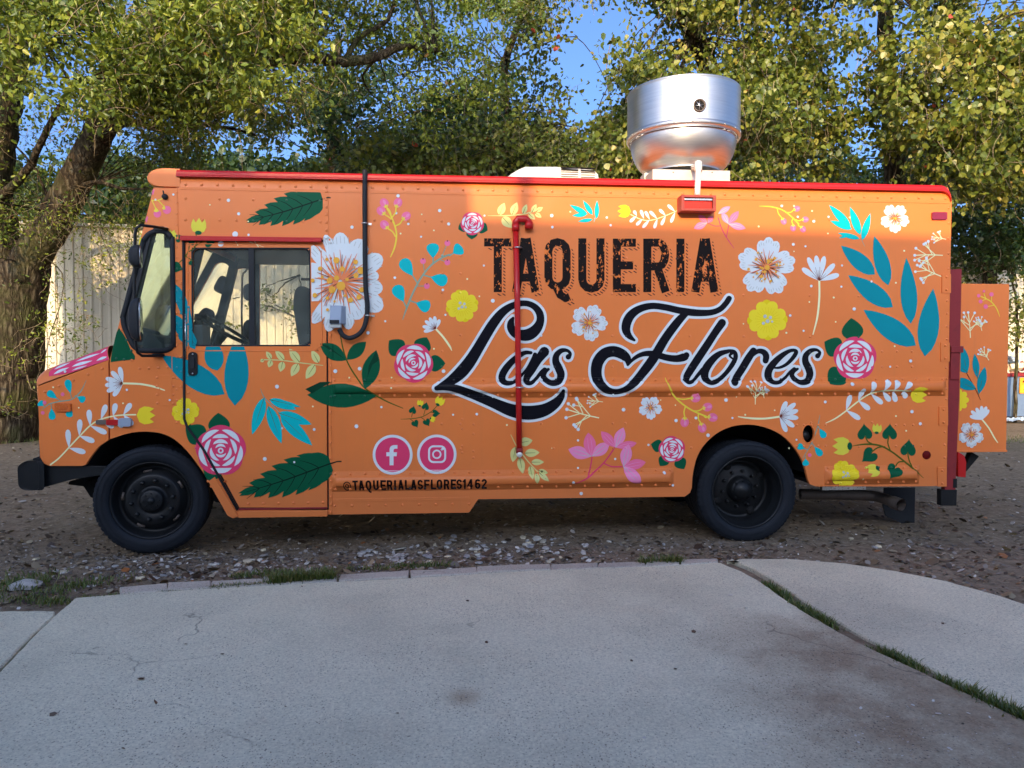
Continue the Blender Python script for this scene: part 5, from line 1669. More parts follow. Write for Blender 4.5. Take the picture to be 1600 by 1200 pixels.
mb = MB(); mb.box((a[0], .35, ZT-.01), (b[0], 1.2, a[1])); cb = mb.build('curb', M['curb_metal'], fan, .004)
for u in (1052, 1113):
    p = S(u, 269, .345); n_ = MB(); n_.lathe([(0, -.004), (.006, -.003), (.006, 0)], 8, 'y', (p[0], .35, p[1])); n_.build('screw', M['rust'], cb)
a = S(1007, 270, .6); mb = MB(); mb.box((a[0], .6, ZT-.01), (a[0]+.12, .75, a[1])); mb.build('hinge_bracket', M['curb_metal'], fan, .004)
# round port with a cross in it
p = S(1092.5, 165, dF-rad)
ang = math.asin((p[0]-cxF)/rad)
port = MB(); port.lathe([(.052, .0), (.056, -.014), (.046, -.018), (.042, -.004), (.040, .01)], 32, 'y')
po = port.build('port', M['rust'], fan); po.location = (cxF+rad*math.sin(ang), dF-rad*math.cos(ang), p[1]); po.rotation_euler = (0, 0, ang)
mb = MB(); mb.lathe([(0, .004), (.043, .006)], 24, 'y'); o = mb.build('port_hole', M['matte_black'], fan); o.location = po.location; o.rotation_euler = po.rotation_euler; o.location.y -= .008
mb = MB(); mb.tube([(-.028, -.012, .03), (.028, -.012, -.03)], .004, 6); mb.tube([(.0, -.011, .042), (.0, -.011, -.042)], .004, 6); mb.tube([(-.034, -.012, -.005), (.036, -.012, .004)], .003, 6)
o = mb.build('port_grille', M['chrome'], fan); o.location = po.location; o.rotation_euler = po.rotation_euler
for k in range(10):
    q = -math.pi/2 + (k-4.5)*.3
    n_ = MB(); n_.lathe([(0, -.006), (.006, -.004), (.006, .0)], 8, 'y'); o = n_.build('band_screw', M['chrome'], fan)
    o.location = (cxF+rad*1.012*math.cos(q), dF+rad*1.012*math.sin(q), zc0-.018); o.rotation_euler = (0, 0, q+math.pi/2)
# grease pipe and the red lamp box under it
dp = -.045
mb = MB(); mb.tube([S3(1084, 262, .33), S3(1090, 259, .15), S3(1091, 259.5, .12)], .026, 12)
mb.tube([S3(1091, 259, .12), S3(1091, 262, .10), S3(1091, 276, .02), S3(1090, 290, -.04), S3(1089.5, 306, -.06)], .0235, 14)
mb.tube([S3(1091, 254, .12), S3(1091, 268, .09)], .032, 14)
mb.build('drain_pipe', M['pvc'], truck)
x0, z1 = S(1065, 304, -.12); x1, z0 = S(1119, 330, -.12)
mb = MB()
# open steel cage round a red lens
mb.box((x0, -.12, z0), (x0+.025, 0, z1)); mb.box((x1-.025, -.12, z0), (x1, 0, z1)); mb.box((x0+.001, -.119, z1-.02), (x1-.001, 0, z1-.001)); mb.box((x0+.001, -.119, z0+.001), (x1-.001, 0, z0+.022))
lo = mb.build('lamp_box', M['lamp_frame'], truck, .003)
mb = MB(); mb.box((x0+.026, -.095, z0+.023), (x1-.026, -.004, z1-.03)); mb.build('lamp_lens', M['scarlet'], lo, .006)
mb = MB(); mb.box((x0+.028, -.112, z1-.042), (x1-.028, -.09, z1-.026)); mb.build('lamp_trim', M['chrome'], lo, .002)
# ================================================================ PAINTED AND CUT-VINYL DECORATION
POSTS = [(S(513.5, 500)[0], S(519.5, 500)[0], S(516, 803)[1], S(516, 373)[1], .005), (S(504.5, 340)[0], S(513.5, 340)[0], S(509, 372)[1], S(509, 297)[1], .006),
         (S(248.5, 600)[0], S(269, 600)[0], S(258, 634)[1], S(258, 586)[1], .003)]
def surf(x, z):
    for a, b, c in RAILS:
        if a+.0004 <= x <= b-.0004 and abs(z-c) < HF:
            if abs(z-c) >= HB: return .004
            t = min(x-a, b-x)
            e = np.interp(t, [0, .02, .028, .04, .05], [0, .15, .55, .85, 1])
            return .004 + (bulge(z-c)-.004)*float(e)
    for a, b, c, d, h in POSTS:
        if a-.0003 <= x <= b+.0003 and c <= z <= d: return h
    return 0.0
ZC = []
for zc in (ZBELT, ZLOW): ZC += [zc+q for q in [-HF, -HF+.0005] + [HB*math.sin(R(a)) for a in range(-90, 91, 15)] + [HF-.0005, HF]]
XC = []
for a, b, _ in RAILS: XC += [a, a+.0005, a+.02, a+.028, a+.04, a+.05, b-.05, b-.04, b-.028, b-.02, b-.0005, b]
for a, b, *_ in POSTS: XC += [a-.0003, b+.0003]
ALLSHAPES = []        # (poly px, key, bbox) in painting order, for colouring the rivets over the artwork

class Decal:
    def __init__(s, d=None, base=.0012):
        s.P = []; s.d = d; s.base = base; s.clips = []
    def poly(s, pts, key):
        s.P.append(('p', [tuple(p[:2]) for p in pts], key)); return s
    def rib(s, pts, w, key, closed=False, smooth=5, cap=True):
        """ribbon of varying width along pts (x, y[, w])"""
        q = [(p[0], p[1], (p[2] if len(p) > 2 else w)) for p in pts]
        if smooth and len(q) > 2: q = cr(q, smooth, closed)
        n = len(q); L = []; Rr = []
        for i in range(n):
            a = q[(i-1) % n] if (closed or i) else q[i]; b = q[(i+1) % n] if (closed or i < n-1) else q[i]
            tx, ty = b[0]-a[0], b[1]-a[1]; l = math.hypot(tx, ty) or 1
            nx_, ny_ = -ty/l, tx/l; h = max(q[i][2], .3)/2
            L.append((q[i][0]+nx_*h, q[i][1]+ny_*h)); Rr.append((q[i][0]-nx_*h, q[i][1]-ny_*h))
        s.P.append(('s', L, Rr, key, closed))
        if cap and not closed:
            for e in (0, -1):
                if q[e][2] > 1.6: s.disc(q[e][0], q[e][1], q[e][2]/2*.995, key, 12)
        return s
    def disc(s, x, y, r, key, n=16, ry=None, rot=0):
        ry = ry or r; c, t = math.cos(rot), math.sin(rot)
        return s.poly([(x+r*math.cos(a)*c-ry*math.sin(a)*t, y+r*math.cos(a)*t+ry*math.sin(a)*c) for a in [2*math.pi*k/n for k in range(n)]], key)
    def build(s, name, parent=None, label=None):
        parent = parent or truck
        keys = []
        bm = bmesh.new(); lay = bm.verts.layers.float.new('off')
        off = s.base
        V2 = (lambda p: S(p[0], p[1], s.d or 0.0))
        def face(vs, m):
            try:
                f = bm.faces.new(vs); f.material_index = m
            except ValueError: pass
        for sh in s.P:
            key = sh[2] if sh[0] == 'p' else sh[3]
            if key not in keys: keys.append(key)
            m = keys.index(key); off += .00007
            if sh[0] == 'p':
                p2 = [V2(p) for p in sh[1]]
                vs = []
                for p in p2:
                    v = bm.verts.new((p[0], 0, p[1])); v[lay] = off; vs.append(v)
                for t in tessellate_polygon([[Vector((p[0], p[1], 0)) for p in p2]]):
                    if len(set(t)) == 3: face([vs[i] for i in t], m)
                if s.d is None: ALLSHAPES.append((sh[1], key))
            else:
                L, Rr, closed = sh[1], sh[2], sh[4]
                n = len(L); vl = []; vr = []
                for i in range(n):
                    for A__, B__ in ((L, vl), (Rr, vr)):
                        p = V2(A__[i]); v = bm.verts.new((p[0], 0, p[1])); v[lay] = off + i*.000004; B__.append(v)
                for i in range(n if closed else n-1):
                    j = (i+1) % n
                    face([vl[i], vl[j], vr[j], vr[i]], m)
                    if s.d is None: ALLSHAPES.append(([L[i], L[j], Rr[j], Rr[i]], key))
        def cut(co, no, clear=False):
            g = bm.verts[:] + bm.edges[:] + bm.faces[:]
            bmesh.ops.bisect_plane(bm, geom=g, plane_co=co, plane_no=no, dist=1e-6, clear_outer=clear)
        for ax__, side_, px, py in s.clips:      # ('x', +1, ...) keeps greater x ; ('z', ...)
            p = V2((px, py)); no = Vector((0, 0, 0))
            no[0 if ax__ == 'x' else 2] = -side_
            cut(Vector((p[0], 0, p[1])), no, True)
        if s.d is None and bm.verts:
            xs_ = [v.co.x for v in bm.verts]; zs_ = [v.co.z for v in bm.verts]
            x0, x1, z0, z1 = min(xs_), max(xs_), min(zs_), max(zs_)
            for z in ZC:
                if z0 < z < z1 and x1 > XB0: cut((0, 0, z), (0, 0, 1))
            near = any(z0 < c+HF and z1 > c-HF for c in (ZBELT, ZLOW))
            for x in XC:
                if x0 < x < x1 and (near or any(abs(x-a) < .001 or abs(x-b) < .001 for a, b, *_ in POSTS)): cut((x, 0, 0), (1, 0, 0))
            # per-face surface height, so that nothing dips below a proud strip
            for f in bm.faces:
                pass
            for v in bm.verts:
                h = surf(v.co.x, v.co.z)
                v.co.y = -(h + v[lay])
        else:
            for v in bm.verts: v.co.y = (s.d or 0) - v[lay]
        bmesh.ops.recalc_face_normals(bm, faces=bm.faces)
        for f in bm.faces:
            f.normal_update()
            if f.normal.y > 0: f.normal_flip()
        me = bpy.data.meshes.new(name); bm.to_mesh(me); bm.free()
        for k in keys: me.materials.append(M.get('d_'+k) or M[k])
        o = link(name, me, parent)
        if label: o['label'] = label
        return o

def tear(bx, by, tx, ty, w, rnd=.62, n=16):
    """petal: pointed at the base, round at the tip"""
    L = math.hypot(tx-bx, ty-by); ux, uy = (tx-bx)/L, (ty-by)/L; vx, vy = -uy, ux
    P = []
    for k in range(n):
        a = 2*math.pi*k/n
        t = .5-.5*math.cos(a)
        s_ = math.sin(a)*(.12+.88*t**rnd)
        P.append((bx+ux*L*t+vx*w*.56*s_, by+uy*L*t+vy*w*.56*s_))
    return P
def leaf(bx, by, tx, ty, w, bend=0.0, n=9, peak=.45):
    """leaf pointed at both ends"""
    L = math.hypot(tx-bx, ty-by); ux, uy = (tx-bx)/L, (ty-by)/L; vx, vy = -uy, ux
    up = []; dn = []
    for k in range(n+1):
        t = k/n; q = t**(math.log(.5)/math.log(peak))
        h = math.sin(math.pi*q)**.85*w/2; c = bend*math.sin(math.pi*t)
        up.append((bx+ux*L*t+vx*(h+c), by+uy*L*t+vy*(h+c))); dn.append((bx+ux*L*t+vx*(-h+c), by+uy*L*t+vy*(-h+c)))
    return up + dn[::-1][1:-1]

def daisy(name, cx, cy, r, rot=0, d=None, petals=None, clips=(), stam=34, rs=3, notch=True):
    D = Decal(d); D.clips = list(clips); q = random.Random(int(cx*7+cy))
    if petals is None:
        petals = []
        for k in range(5):
            a = rot + 2*math.pi*k/5 + q.uniform(-.06, .06)
            for j, (da, l, w) in enumerate(((-.31, .90, .41), (.31, .93, .41), (0, 1.0, .46))):
                petals.append((cx+r*l*math.cos(a+da), cy+r*l*math.sin(a+da), r*w))
    for tx, ty, w in petals:
        D.poly(tear(cx, cy, tx, ty, w, .5), 'W')
    if r > 20:
        for tx, ty, w in petals:      # grey hatch lines near each petal tip
            for j in range(3 if r < 60 else 5):
                o_ = (j-(1 if r < 60 else 2))*w*.17; ux, uy = (tx-cx), (ty-cy); L = math.hypot(ux, uy); ux /= L; uy /= L
                a0 = (.78+.03*(j % 2))*L; a1 = (.92-.012*abs(o_))*L
                D.rib([(cx+ux*a0-uy*o_, cy+uy*a0+ux*o_), (cx+ux*a1-uy*o_*1.1, cy+uy*a1+ux*o_*1.1)], .9 if r < 60 else 1.5, 'W2', smooth=0, cap=False)
    for k in range(stam):
        a = 2*math.pi*k/stam + q.uniform(-.1, .1); l = r*q.uniform(.36, .62); b = q.uniform(-.12, .12)
        D.rib([(cx+2*math.cos(a), cy+2*math.sin(a)), (cx+l*.5*math.cos(a+b), cy+l*.5*math.sin(a+b)), (cx+l*math.cos(a), cy+l*math.sin(a), .5)], max(.8, r*.030), 'OTAN' if k % 3 else 'BRN', smooth=2, cap=False)
    D.disc(cx, cy, r*.10, 'OTAN', 10)
    for k in range(int(stam*.7)):
        a = q.uniform(0, 6.28); l = r*(q.uniform(.12, .6))
        D.disc(cx+l*math.cos(a), cy+l*math.sin(a), r*q.uniform(.022, .052), 'GOLD', 9)
    D.disc(cx+r*.02, cy+r*.03, r*.085, 'GOLD', 10)
    return D.build(name)

def rose(cx, cy, r, leaves=(), rot=0, d=None, name='painted_rose'):
    D = Decal(d)
    for (tx, ty, w) in leaves: D.poly(leaf(cx+(tx-cx)*.45, cy+(ty-cy)*.45, tx, ty, w, peak=.4), 'GRN')
    P = []
    for k in range(70):
        a = 2*math.pi*k/70
        rr_ = r*(.90+.10*abs(math.cos(2.5*(a+rot)))**.7)
        P.append((cx+rr_*math.cos(a), cy+rr_*math.sin(a)))
    D.poly(P, 'MAG')
    def crescent(a, rad, span, th, key='W'):
        n = 9; up = []; dn = []
        for k in range(n+1):
            t = k/n; q = a-span/2+span*t; h = th*math.sin(math.pi*t)**.8
            up.append((cx+(rad+h*.45)*math.cos(q), cy+(rad+h*.45)*math.sin(q))); dn.append((cx+(rad-h*.62)*math.cos(q), cy+(rad-h*.62)*math.sin(q)))
        D.poly(up+dn[::-1][1:-1], key)
    for k in range(5): crescent(rot+2*math.pi*(k+.0)/5, r*.80, 1.12, r*.19)
    for k in range(5): crescent(rot+.62+2*math.pi*k/5, r*.585, 1.16, r*.15)
    for k in range(3): crescent(rot+.2+2*math.pi*k/3, r*.385, 1.75, r*.14)
    for k in range(2): crescent(rot+1.2+math.pi*k, r*.225, 2.2, r*.095)
    D.disc(cx, cy, r*.115, 'W', 12); D.disc(cx, cy, r*.055, 'MAG', 8)
    return D.build(name)

def yellow(cx, cy, r, rot=0, d=None, clips=(), name='painted_yellow_flower'):
    D = Decal(d); D.clips = list(clips)
    for k in range(8):
        a = rot+2*math.pi*(k+.5)/8
        if k % 2: D.poly(tear(cx, cy, cx+r*1.0*math.cos(a), cy+r*1.0*math.sin(a), r*.62, .45), 'YEL2')
    for k in range(8):
        a = rot+2*math.pi*k/8
        D.poly(tear(cx, cy, cx+r*.96*math.cos(a), cy+r*.96*math.sin(a), r*.64, .45), 'YEL')
    for k in range(24):
        a = rot+2*math.pi*k/24
        D.rib([(cx+r*.3*math.cos(a), cy+r*.3*math.sin(a)), (cx+r*.62*math.cos(a), cy+r*.62*math.sin(a))], .7, 'YEL2', smooth=0, cap=False)
    for x, y, q in ((-.12, -.18, .09), (.14, -.12, .085), (0, .06, .10), (-.2, .16, .08), (.22, .08, .06)): D.disc(cx+x*r, cy+y*r, r*q, 'W2', 9)
    return D.build(name)

def fan(bx, by, tips, stem, w=10, d=None):
    D = Decal(d)
    D.rib(stem, 3.0, 'CREAM')
    for tx, ty in tips: D.poly(tear(bx, by, tx, ty, w, .75), 'W')
    for i in range(len(tips)-1):
        mx, my = (tips[i][0]+tips[i+1][0])/2, (tips[i][1]+tips[i+1][1])/2
        D.rib([(bx, by), (bx+(mx-bx)*.55, by+(my-by)*.55, .4)], 1.0, 'BRN', smooth=0, cap=False)
        D.rib([(bx, by), (bx+(tips[i][0]-bx)*.42, by+(tips[i][1]-by)*.42, .4)], .7, 'BRN', smooth=0, cap=False)
    return D.build('painted_fan_flower')

def tulip_shapes(D, cx, cy, r, ang, key='YEL', base=True):
    """cup with toothed rim opening along ang"""
    P = []
    c, s_ = math.cos(ang), math.sin(ang)
    pts = [(1.0, -.62), (.62, -.42), (1.12, -.02), (.62, .38), (1.0, .66), (.55, .95), (0, 1.0), (-.6, .75), (-.95, 0), (-.6, -.75), (0, -1.0), (.55, -.92)]
    pts = [(1.0, -.75), (.50, -.40), (1.15, 0), (.50, .40), (1.0, .75), (.45, .95), (-.1, 1.0), (-.65, .74), (-.95, .0), (-.65, -.74), (-.1, -1.0), (.45, -.95)]
    D.poly([(cx+r*(x*c-y*s_), cy+r*(x*s_+y*c)) for x, y in pts], key)
    if base: D.disc(cx-r*.82*c, cy-r*.82*s_, r*.28, 'GRN', 10, r*.45, ang)

def berries(stem, brs, key='PINK', d=None, r=7.5, skey='STEM', w=2.4):
    D = Decal(d); D.rib(stem, w, skey)
    for bx, by, tx, ty in brs:
        a = math.atan2(ty-by, tx-bx)
        D.rib([(bx, by), ((bx+tx)/2-math.sin(a)*2, (by+ty)/2+math.cos(a)*2), (tx, ty)], w*.8, skey, smooth=3, cap=False)
        D.disc(tx+r*math.cos(a), ty+r*math.sin(a), r*1.05, key, 14, r*.9, a)
        D.disc(tx+r*1.25*math.cos(a)+r*.15, ty+r*1.25*math.sin(a), r*.5, 'LPINK', 10, r*.3, a)
        for da in (-.9, 0, .9):
            D.poly([(tx-math.sin(a)*r*.35*(1 if da >= 0 else 1), ty+math.cos(a)*r*.3), (tx+r*.8*math.cos(a+da*.9), ty+r*.8*math.sin(a+da*.9)), (tx+math.sin(a)*r*.35, ty-math.cos(a)*r*.3)], skey)
    return D.build('painted_berry_sprig')

def twig(bx, by, rot, s, n=7, d=None, mirror_=1, sub=True):
    """fine white branch with dotted ends; grows along rot"""
    D = Decal(d)
    def P(x, y): 
        y *= mirror_
        return (bx+s*(x*math.cos(rot)-y*math.sin(rot)), by+s*(x*math.sin(rot)+y*math.cos(rot)))
    D.rib([P(0, 0), P(.5, .02), P(1.0, 0)], max(1.1, s*.034), 'CREAM', smooth=2, cap=False)
    ends = [(1.0, 0)]
    for t, l, a in ((.25, .58, .75), (.28, .62, -.62), (.36, .5, 1.05), (.55, .48, .55), (.5, .5, -.9), (.62, .42, -.42)):
        e = (t+l*math.cos(a), l*math.sin(a)); D.rib([P(t, 0), P(*e)], max(1.0, s*.028), 'CREAM', smooth=0, cap=False); ends.append(e)
        if l > .55:
            m = (t+l*.55*math.cos(a), l*.55*math.sin(a)); e2 = (m[0]+.28*math.cos(a+.7), m[1]+.28*math.sin(a+.7)); D.rib([P(*m), P(*e2)], max(.9, s*.022), 'CREAM', smooth=0, cap=False); ends.append(e2)
    for e in ends: D.disc(*P(*e), max(1.3, s*.052), 'W', 10)
    return D.build('painted_twig')

def wbranch(stem, ups, tul=None, w=12, tr=13, ta=0.0, tkey='YEL'):
    D = Decal(); D.rib(stem, 2.2, 'CREAM')
    for bx, by, tx, ty in ups: D.poly(tear(bx, by, tx, ty, w, .8), 'W')
    if tul: tulip_shapes(D, tul[0], tul[1], tr, ta, tkey, False)
    return D.build('painted_leaf_branch')

def spr(stem, lv, key='PALE', skey='PALE', w=.5, vein=True, sw=1.6, sp=None, base=.0012, clips=()):
    """lv: (bx,by,tx,ty,width)"""
    D = Decal(base=base); D.clips = list(clips)
    if stem: D.rib(stem, sw, skey)
    for bx, by, tx, ty, w_ in lv:
        D.poly(leaf(bx, by, tx, ty, w_, peak=.42), key)
        if vein: D.rib([(bx, by), (bx+(tx-bx)*.7, by+(ty-by)*.7, .4)], .9, 'GSTEM', smooth=0, cap=False)
    return D.build('painted_leaf_sprig')

def serrated(bx, by, tx, ty, w, stem):
    D = Decal(); L = math.hypot(tx-bx, ty-by); ux, uy = (tx-bx)/L, (ty-by)/L; vx, vy = -uy, ux
    T_ = 7
    def env(t): return w/2*(math.sin(math.pi*min(1, t*.98+.02)**.62))**.8*(1.0-.12*t)+1
    def edge(sgn):
        P = []
        for k in range(T_):
            t0, t1 = k/T_, (k+1)/T_
            for j in range(4):
                t = t0+(t1-t0)*j/3.2
                h = env(min(.99, (t0+t1)/2))*(.80+.22*math.sin(math.pi*.5*(j+.6)/3.6))
                h = min(h, env(min(.999, t))*1.12) if k else env(min(.99, t))
                P.append((t+(.045 if j == 3 else 0), sgn*h))
        return P
    up = edge(1) + [(1.0, 0)] + edge(-1)[::-1]
    D.poly([(bx, by)] + [(bx+ux*L*t+vx*h, by+uy*L*t+vy*h) for t, h in up], 'GRN')
    D.rib([stem, (bx, by), (bx+ux*L*.5, by+uy*L*.5+2), (tx-ux*8, ty-uy*8, .6)], 2.0, 'VEIN', smooth=3)
    for k in range(1, 7):
        t = k/7.5
        for sg in (1, -1):
            h = env(t)*.78
            D.rib([(bx+ux*L*t, by+uy*L*t+1.5*math.sin(t*3)), (bx+ux*L*(t+.07)+vx*sg*h*.5, by+uy*L*(t+.07)+vy*sg*h*.5), (bx+ux*L*(t+.17)+vx*sg*h, by+uy*L*(t+.17)+vy*sg*h, .4)], 1.2, 'VEIN', smooth=2, cap=False)
    return D.build('painted_serrated_leaf')

def heart(D, x, y, r, ang, key='GRN'):
    """heart leaf, tip towards ang"""
    P = []
    for k in range(26):
        t = 2*math.pi*k/26
        hx = 16*math.sin(t)**3; hy = 13*math.cos(t)-5*math.cos(2*t)-2*math.cos(3*t)-math.cos(4*t)
        a = -hy/16*1.12; b = hx/17
        P.append((x+r*(a*math.cos(ang)-b*math.sin(ang)), y+r*(a*math.sin(ang)+b*math.cos(ang))))
    D.poly(P, key)

UP = -math.pi/2
# ---- the artwork, from the nose to the tail
def shoulder(s_, k):
    """point on the rounded bonnet shoulder: s_ along it, k from the side seam (0) to the top (1)"""
    f = s_*(len(A_)-1); i0 = min(int(f), len(A_)-2); t = f-i0
    a = (A_[i0][0]*(1-t)+A_[i0+1][0]*t, A_[i0][1]*(1-t)+A_[i0+1][1]*t)
    b = (B_[i0][0]*(1-t)+B_[i0+1][0]*t, B_[i0][1]*(1-t)+B_[i0+1][1]*t)
    y = float(np.interp(k, [0, .30, .58, .82, 1.0], [0, .012, .035, .07, .12]))
    return a[0]+(b[0]-a[0])*k, y, a[1]+(b[1]-a[1])*k
def shoulder_patch(mb, m, s0, s1, lo, hi, off):
    V = []; N1, N2 = 16, 10
    for i_ in range(N1+1):
        t = i_/N1; s_ = s0+(s1-s0)*t; a, b = lo(t), max(hi(t), lo(t)+.001)
        for j_ in range(N2+1):
            x, y, z = shoulder(s_, a+(b-a)*j_/N2); V.append((x, y-off, z+off*.6))
    mb.add(V, [(i_*(N2+1)+j_, (i_+1)*(N2+1)+j_, (i_+1)*(N2+1)+j_+1, i_*(N2+1)+j_+1) for i_ in range(N1) for j_ in range(N2)], m)
mb = MB()
bumpy = lambda t: .28 + .70*min(1, math.sqrt(t*3.5)) * (1-.10*abs(math.sin(t*9)))
shoulder_patch(mb, 0, .44, .995, lambda t: max(.0, .30-.9*t), lambda t: min(.97, bumpy(t)), .0022)
for s0, s1, a, b, h in ((.50, .68, .30, .42, .20), (.55, .72, .66, .78, .16), (.70, .86, .40, .30, .22), (.76, .93, .70, .62, .18), (.88, .985, .20, .22, .18), (.66, .80, .12, .10, .12), (.93, .99, .60, .75, .14)):
    shoulder_patch(mb, 1, s0, s1, lambda t, a=a, b=b, h=h: a+(b-a)*t-h*.35*math.sin(math.pi*t), lambda t, a=a, b=b, h=h: a+(b-a)*t+h*.65*math.sin(math.pi*t), .0036)
mb.build('painted_rose', [M['d_MAG'], M['d_W']], truck, fix=False)['label'] = 'half rose painted over the shoulder of the bonnet'
D = Decal(); D.clips = [('x', 1, 173, 550)]
D.poly([(172, 566), (176, 545), (182, 520), (186, 512), (196, 527), (205, 548), (211, 556), (211, 562), (195, 563)], 'GRN')
D.build('painted_leaf')
D = Decal(); D.poly([(196.5, 470), (206, 436), (210.5, 432), (206, 452), (200, 478), (190, 500), (188.5, 498)], 'GRN')
D.build('painted_leaf')
D = Decal()
D.rib([(135, 594, .6), (126, 612), (112, 624), (95, 627), (78, 631), (66, 640, .6)], 1.8, 'TSTEM')
for bx, by, tx, ty in ((112, 622, 105, 593), (94, 626, 74, 612), (117, 618, 133, 626), (80, 632, 82, 656), (110, 632, 108, 652), (70, 636, 61, 628)):
    D.rib([(bx, by), ((bx+tx)/2, (by+ty)/2)], 1.4, 'TSTEM', smooth=0, cap=False); D.poly(tear(bx+(tx-bx)*.25, by+(ty-by)*.25, tx, ty, 14, .8), 'CYAN')
for x, y in ((98, 616), (70, 629), (67, 645)): D.disc(x, y, 3, 'PINK', 10)
D.build('painted_round_leaf_sprig')
fan(192, 599, [(177, 619), (167, 612), (164, 602), (165, 591), (174, 580), (187, 573)], [(192, 599), (218, 600), (240, 604), (258, 610, 1.5)], 10)
wbranch([(79, 726), (92, 716), (108, 699), (125, 681), (141, 665), (158, 655), (185, 649), (212, 648)],
        [(108, 700, 106, 671), (108, 700, 134, 707), (124, 681, 125, 655), (124, 681, 148, 690), (141, 665, 139, 640), (141, 665, 167, 677), (158, 655, 166, 632), (158, 655, 178, 668), (177, 650, 181, 630), (177, 650, 192, 668), (193, 648, 205, 630), (193, 648, 208, 664)],
        (227, 649), 11, 14, 0)
yellow(290, 643, 22, .2)
D = Decal()
D.rib([(237, 300+13), (247, 313), (258, 308, 1)], 1.6, 'STEM'); D.rib([(247, 313), (256, 322)], 1.5, 'STEM', smooth=0); D.rib([(238, 314), (244, 327)], 1.5, 'STEM', smooth=0)
D.disc(246, 334, 6, 'PINK', 14); D.disc(261, 328, 6.5, 'PINK', 14); D.poly([(240, 330), (244, 324), (249, 330), (244, 332)], 'STEM'); D.poly([(253, 325), (257, 321), (259, 327), (255, 328)], 'STEM')
D.build('painted_berry_sprig')
D = Decal(); D.poly([(239, 296), (242, 296), (240, 304), (237, 304)], 'PINK'); D.poly([(227, 344), (230, 337), (232, 340), (229, 348)], 'PINK'); D.poly([(218, 372), (221, 370), (220, 384), (216, 386)], 'YEL')
D.build('painted_edge_petals')
D = Decal()                                      # vine with heart leaves round the front of the door
D.clips = []
tulip_shapes(D, 310.5, 354, 12, UP+.05, 'LIME'); tulip_shapes(D, 270, 367, 7.5, UP+.3, 'LIME', False)
D.rib([(297, 372), (294, 393), (287, 404), (278, 412, 1)], 2, 'GSTEM'); D.rib([(306, 365), (308, 377), (303, 388), (294, 394)], 1.6, 'GSTEM'); D.rib([(303, 386), (314, 379), (322, 377)], 1.5, 'GSTEM'); D.rib([(291, 401), (296, 404), (301, 408)], 1.5, 'GSTEM')
heart(D, 327, 379, 8, 0); heart(D, 280, 372, 7, R(-120)); heart(D, 300, 378, 5.5, R(-60)); heart(D, 277, 418, 9, R(20)); heart(D, 297, 411, 4, R(60))
D.build('painted_heart_vine')
D = Decal(); D.rib([(368, 377, .8), (372, 384)], 1.2, 'CREAM', smooth=0); D.rib([(397, 376), (404, 386)], 1.2, 'CREAM', smooth=0); D.rib([(390, 378), (412, 386, .5)], 1, 'CREAM', smooth=0)
D.disc(367.5, 366, 4.5, 'W'); D.disc(345, 381, 4.5, 'W'); D.disc(388.5, 367, 2, 'W', 8)
D.build('painted_twig')
serrated(504, 311, 389, 345, 50, (516, 309))
serrated(517, 724, 378, 771, 58, (533, 721))
# door: big teal leaves
spr(None, [(273, 443, 301, 516, 17)], 'TEAL', vein=False, clips=[('x', 1, 272.8, 470)])
D = Decal(); D.poly([(274, 492), (282, 496), (298, 512), (308, 532), (305, 546), (292, 541), (280, 530), (274, 514)], 'TEAL'); D.build('painted_leaf')
spr(None, [(351, 616, 252, 555, 38)], 'TEAL', vein=False)
spr(None, [(340, 579, 324, 536, 26), (340, 579, 334, 530, 24)], 'TEAL', vein=False, clips=[('z', -1, 330, 541.5)])
spr(None, [(367, 634, 373, 520, 38)], 'TEAL', vein=False, clips=[('z', -1, 370, 541.5)])
spr([(505, 571, 1), (470, 567), (440, 563), (410, 562)], [(498, 567, 487, 547, 12), (492, 570, 478, 592, 14), (468, 566, 452, 545, 13), (466, 568, 455, 588, 13), (444, 563, 430, 547, 10), (442, 565, 438, 581, 11), (424, 561, 416, 549, 8), (424, 563, 420, 574, 9), (412, 562, 407, 565, 6)], 'PALE', 'PALE')
spr([(407, 607, .6), (413, 621), (430, 638), (440, 648)], [(413, 621, 394, 679, 18), (419, 634, 440, 693, 19), (438, 650, 488, 696, 20), (435, 645, 487, 663, 17), (421, 624, 463, 640, 14), (425, 625, 470, 636, 8)], 'CYAN', 'TSTEM', vein=True, sw=1.4)
rose(345, 704, 40, [(341, 645, 34), (290, 667, 34), (326, 752, 30)], .3)
# the big white flower beside the window
pet = [(531, 363, 36), (508, 367, 22), (485, 385, 30), (566, 374, 44), (597, 400, 38), (592, 430, 28), (598, 452, 34), (597, 484, 40), (562, 499, 40), (545, 515, 28), (512, 518, 30), (488, 505, 26), (470, 452, 60), (470, 420, 40)]
Dz = Decal(); Dz.clips = [('x', 1, 486.6, 450)]
cx0_, cy0_ = 538, 440
for tx, ty, w in pet: Dz.poly(tear(cx0_, cy0_, tx, ty, w*.9, .62, 20), 'W')
q = random.Random(4)
for tx, ty, w in pet[:-2]:
    ux, uy = tx-cx0_, ty-cy0_; L = math.hypot(ux, uy); ux /= L; uy /= L
    for j in range(-2, 3):
        o_ = j*w*.17; a0 = (.76+.04*q.random())*L; a1 = (.95-.02*abs(j))*L-2
        Dz.rib([(cx0_+ux*a0-uy*o_, cy0_+uy*a0+ux*o_), (cx0_+ux*a1-uy*o_, cy0_+uy*a1+ux*o_)], 1.0, 'W2', smooth=0, cap=False)
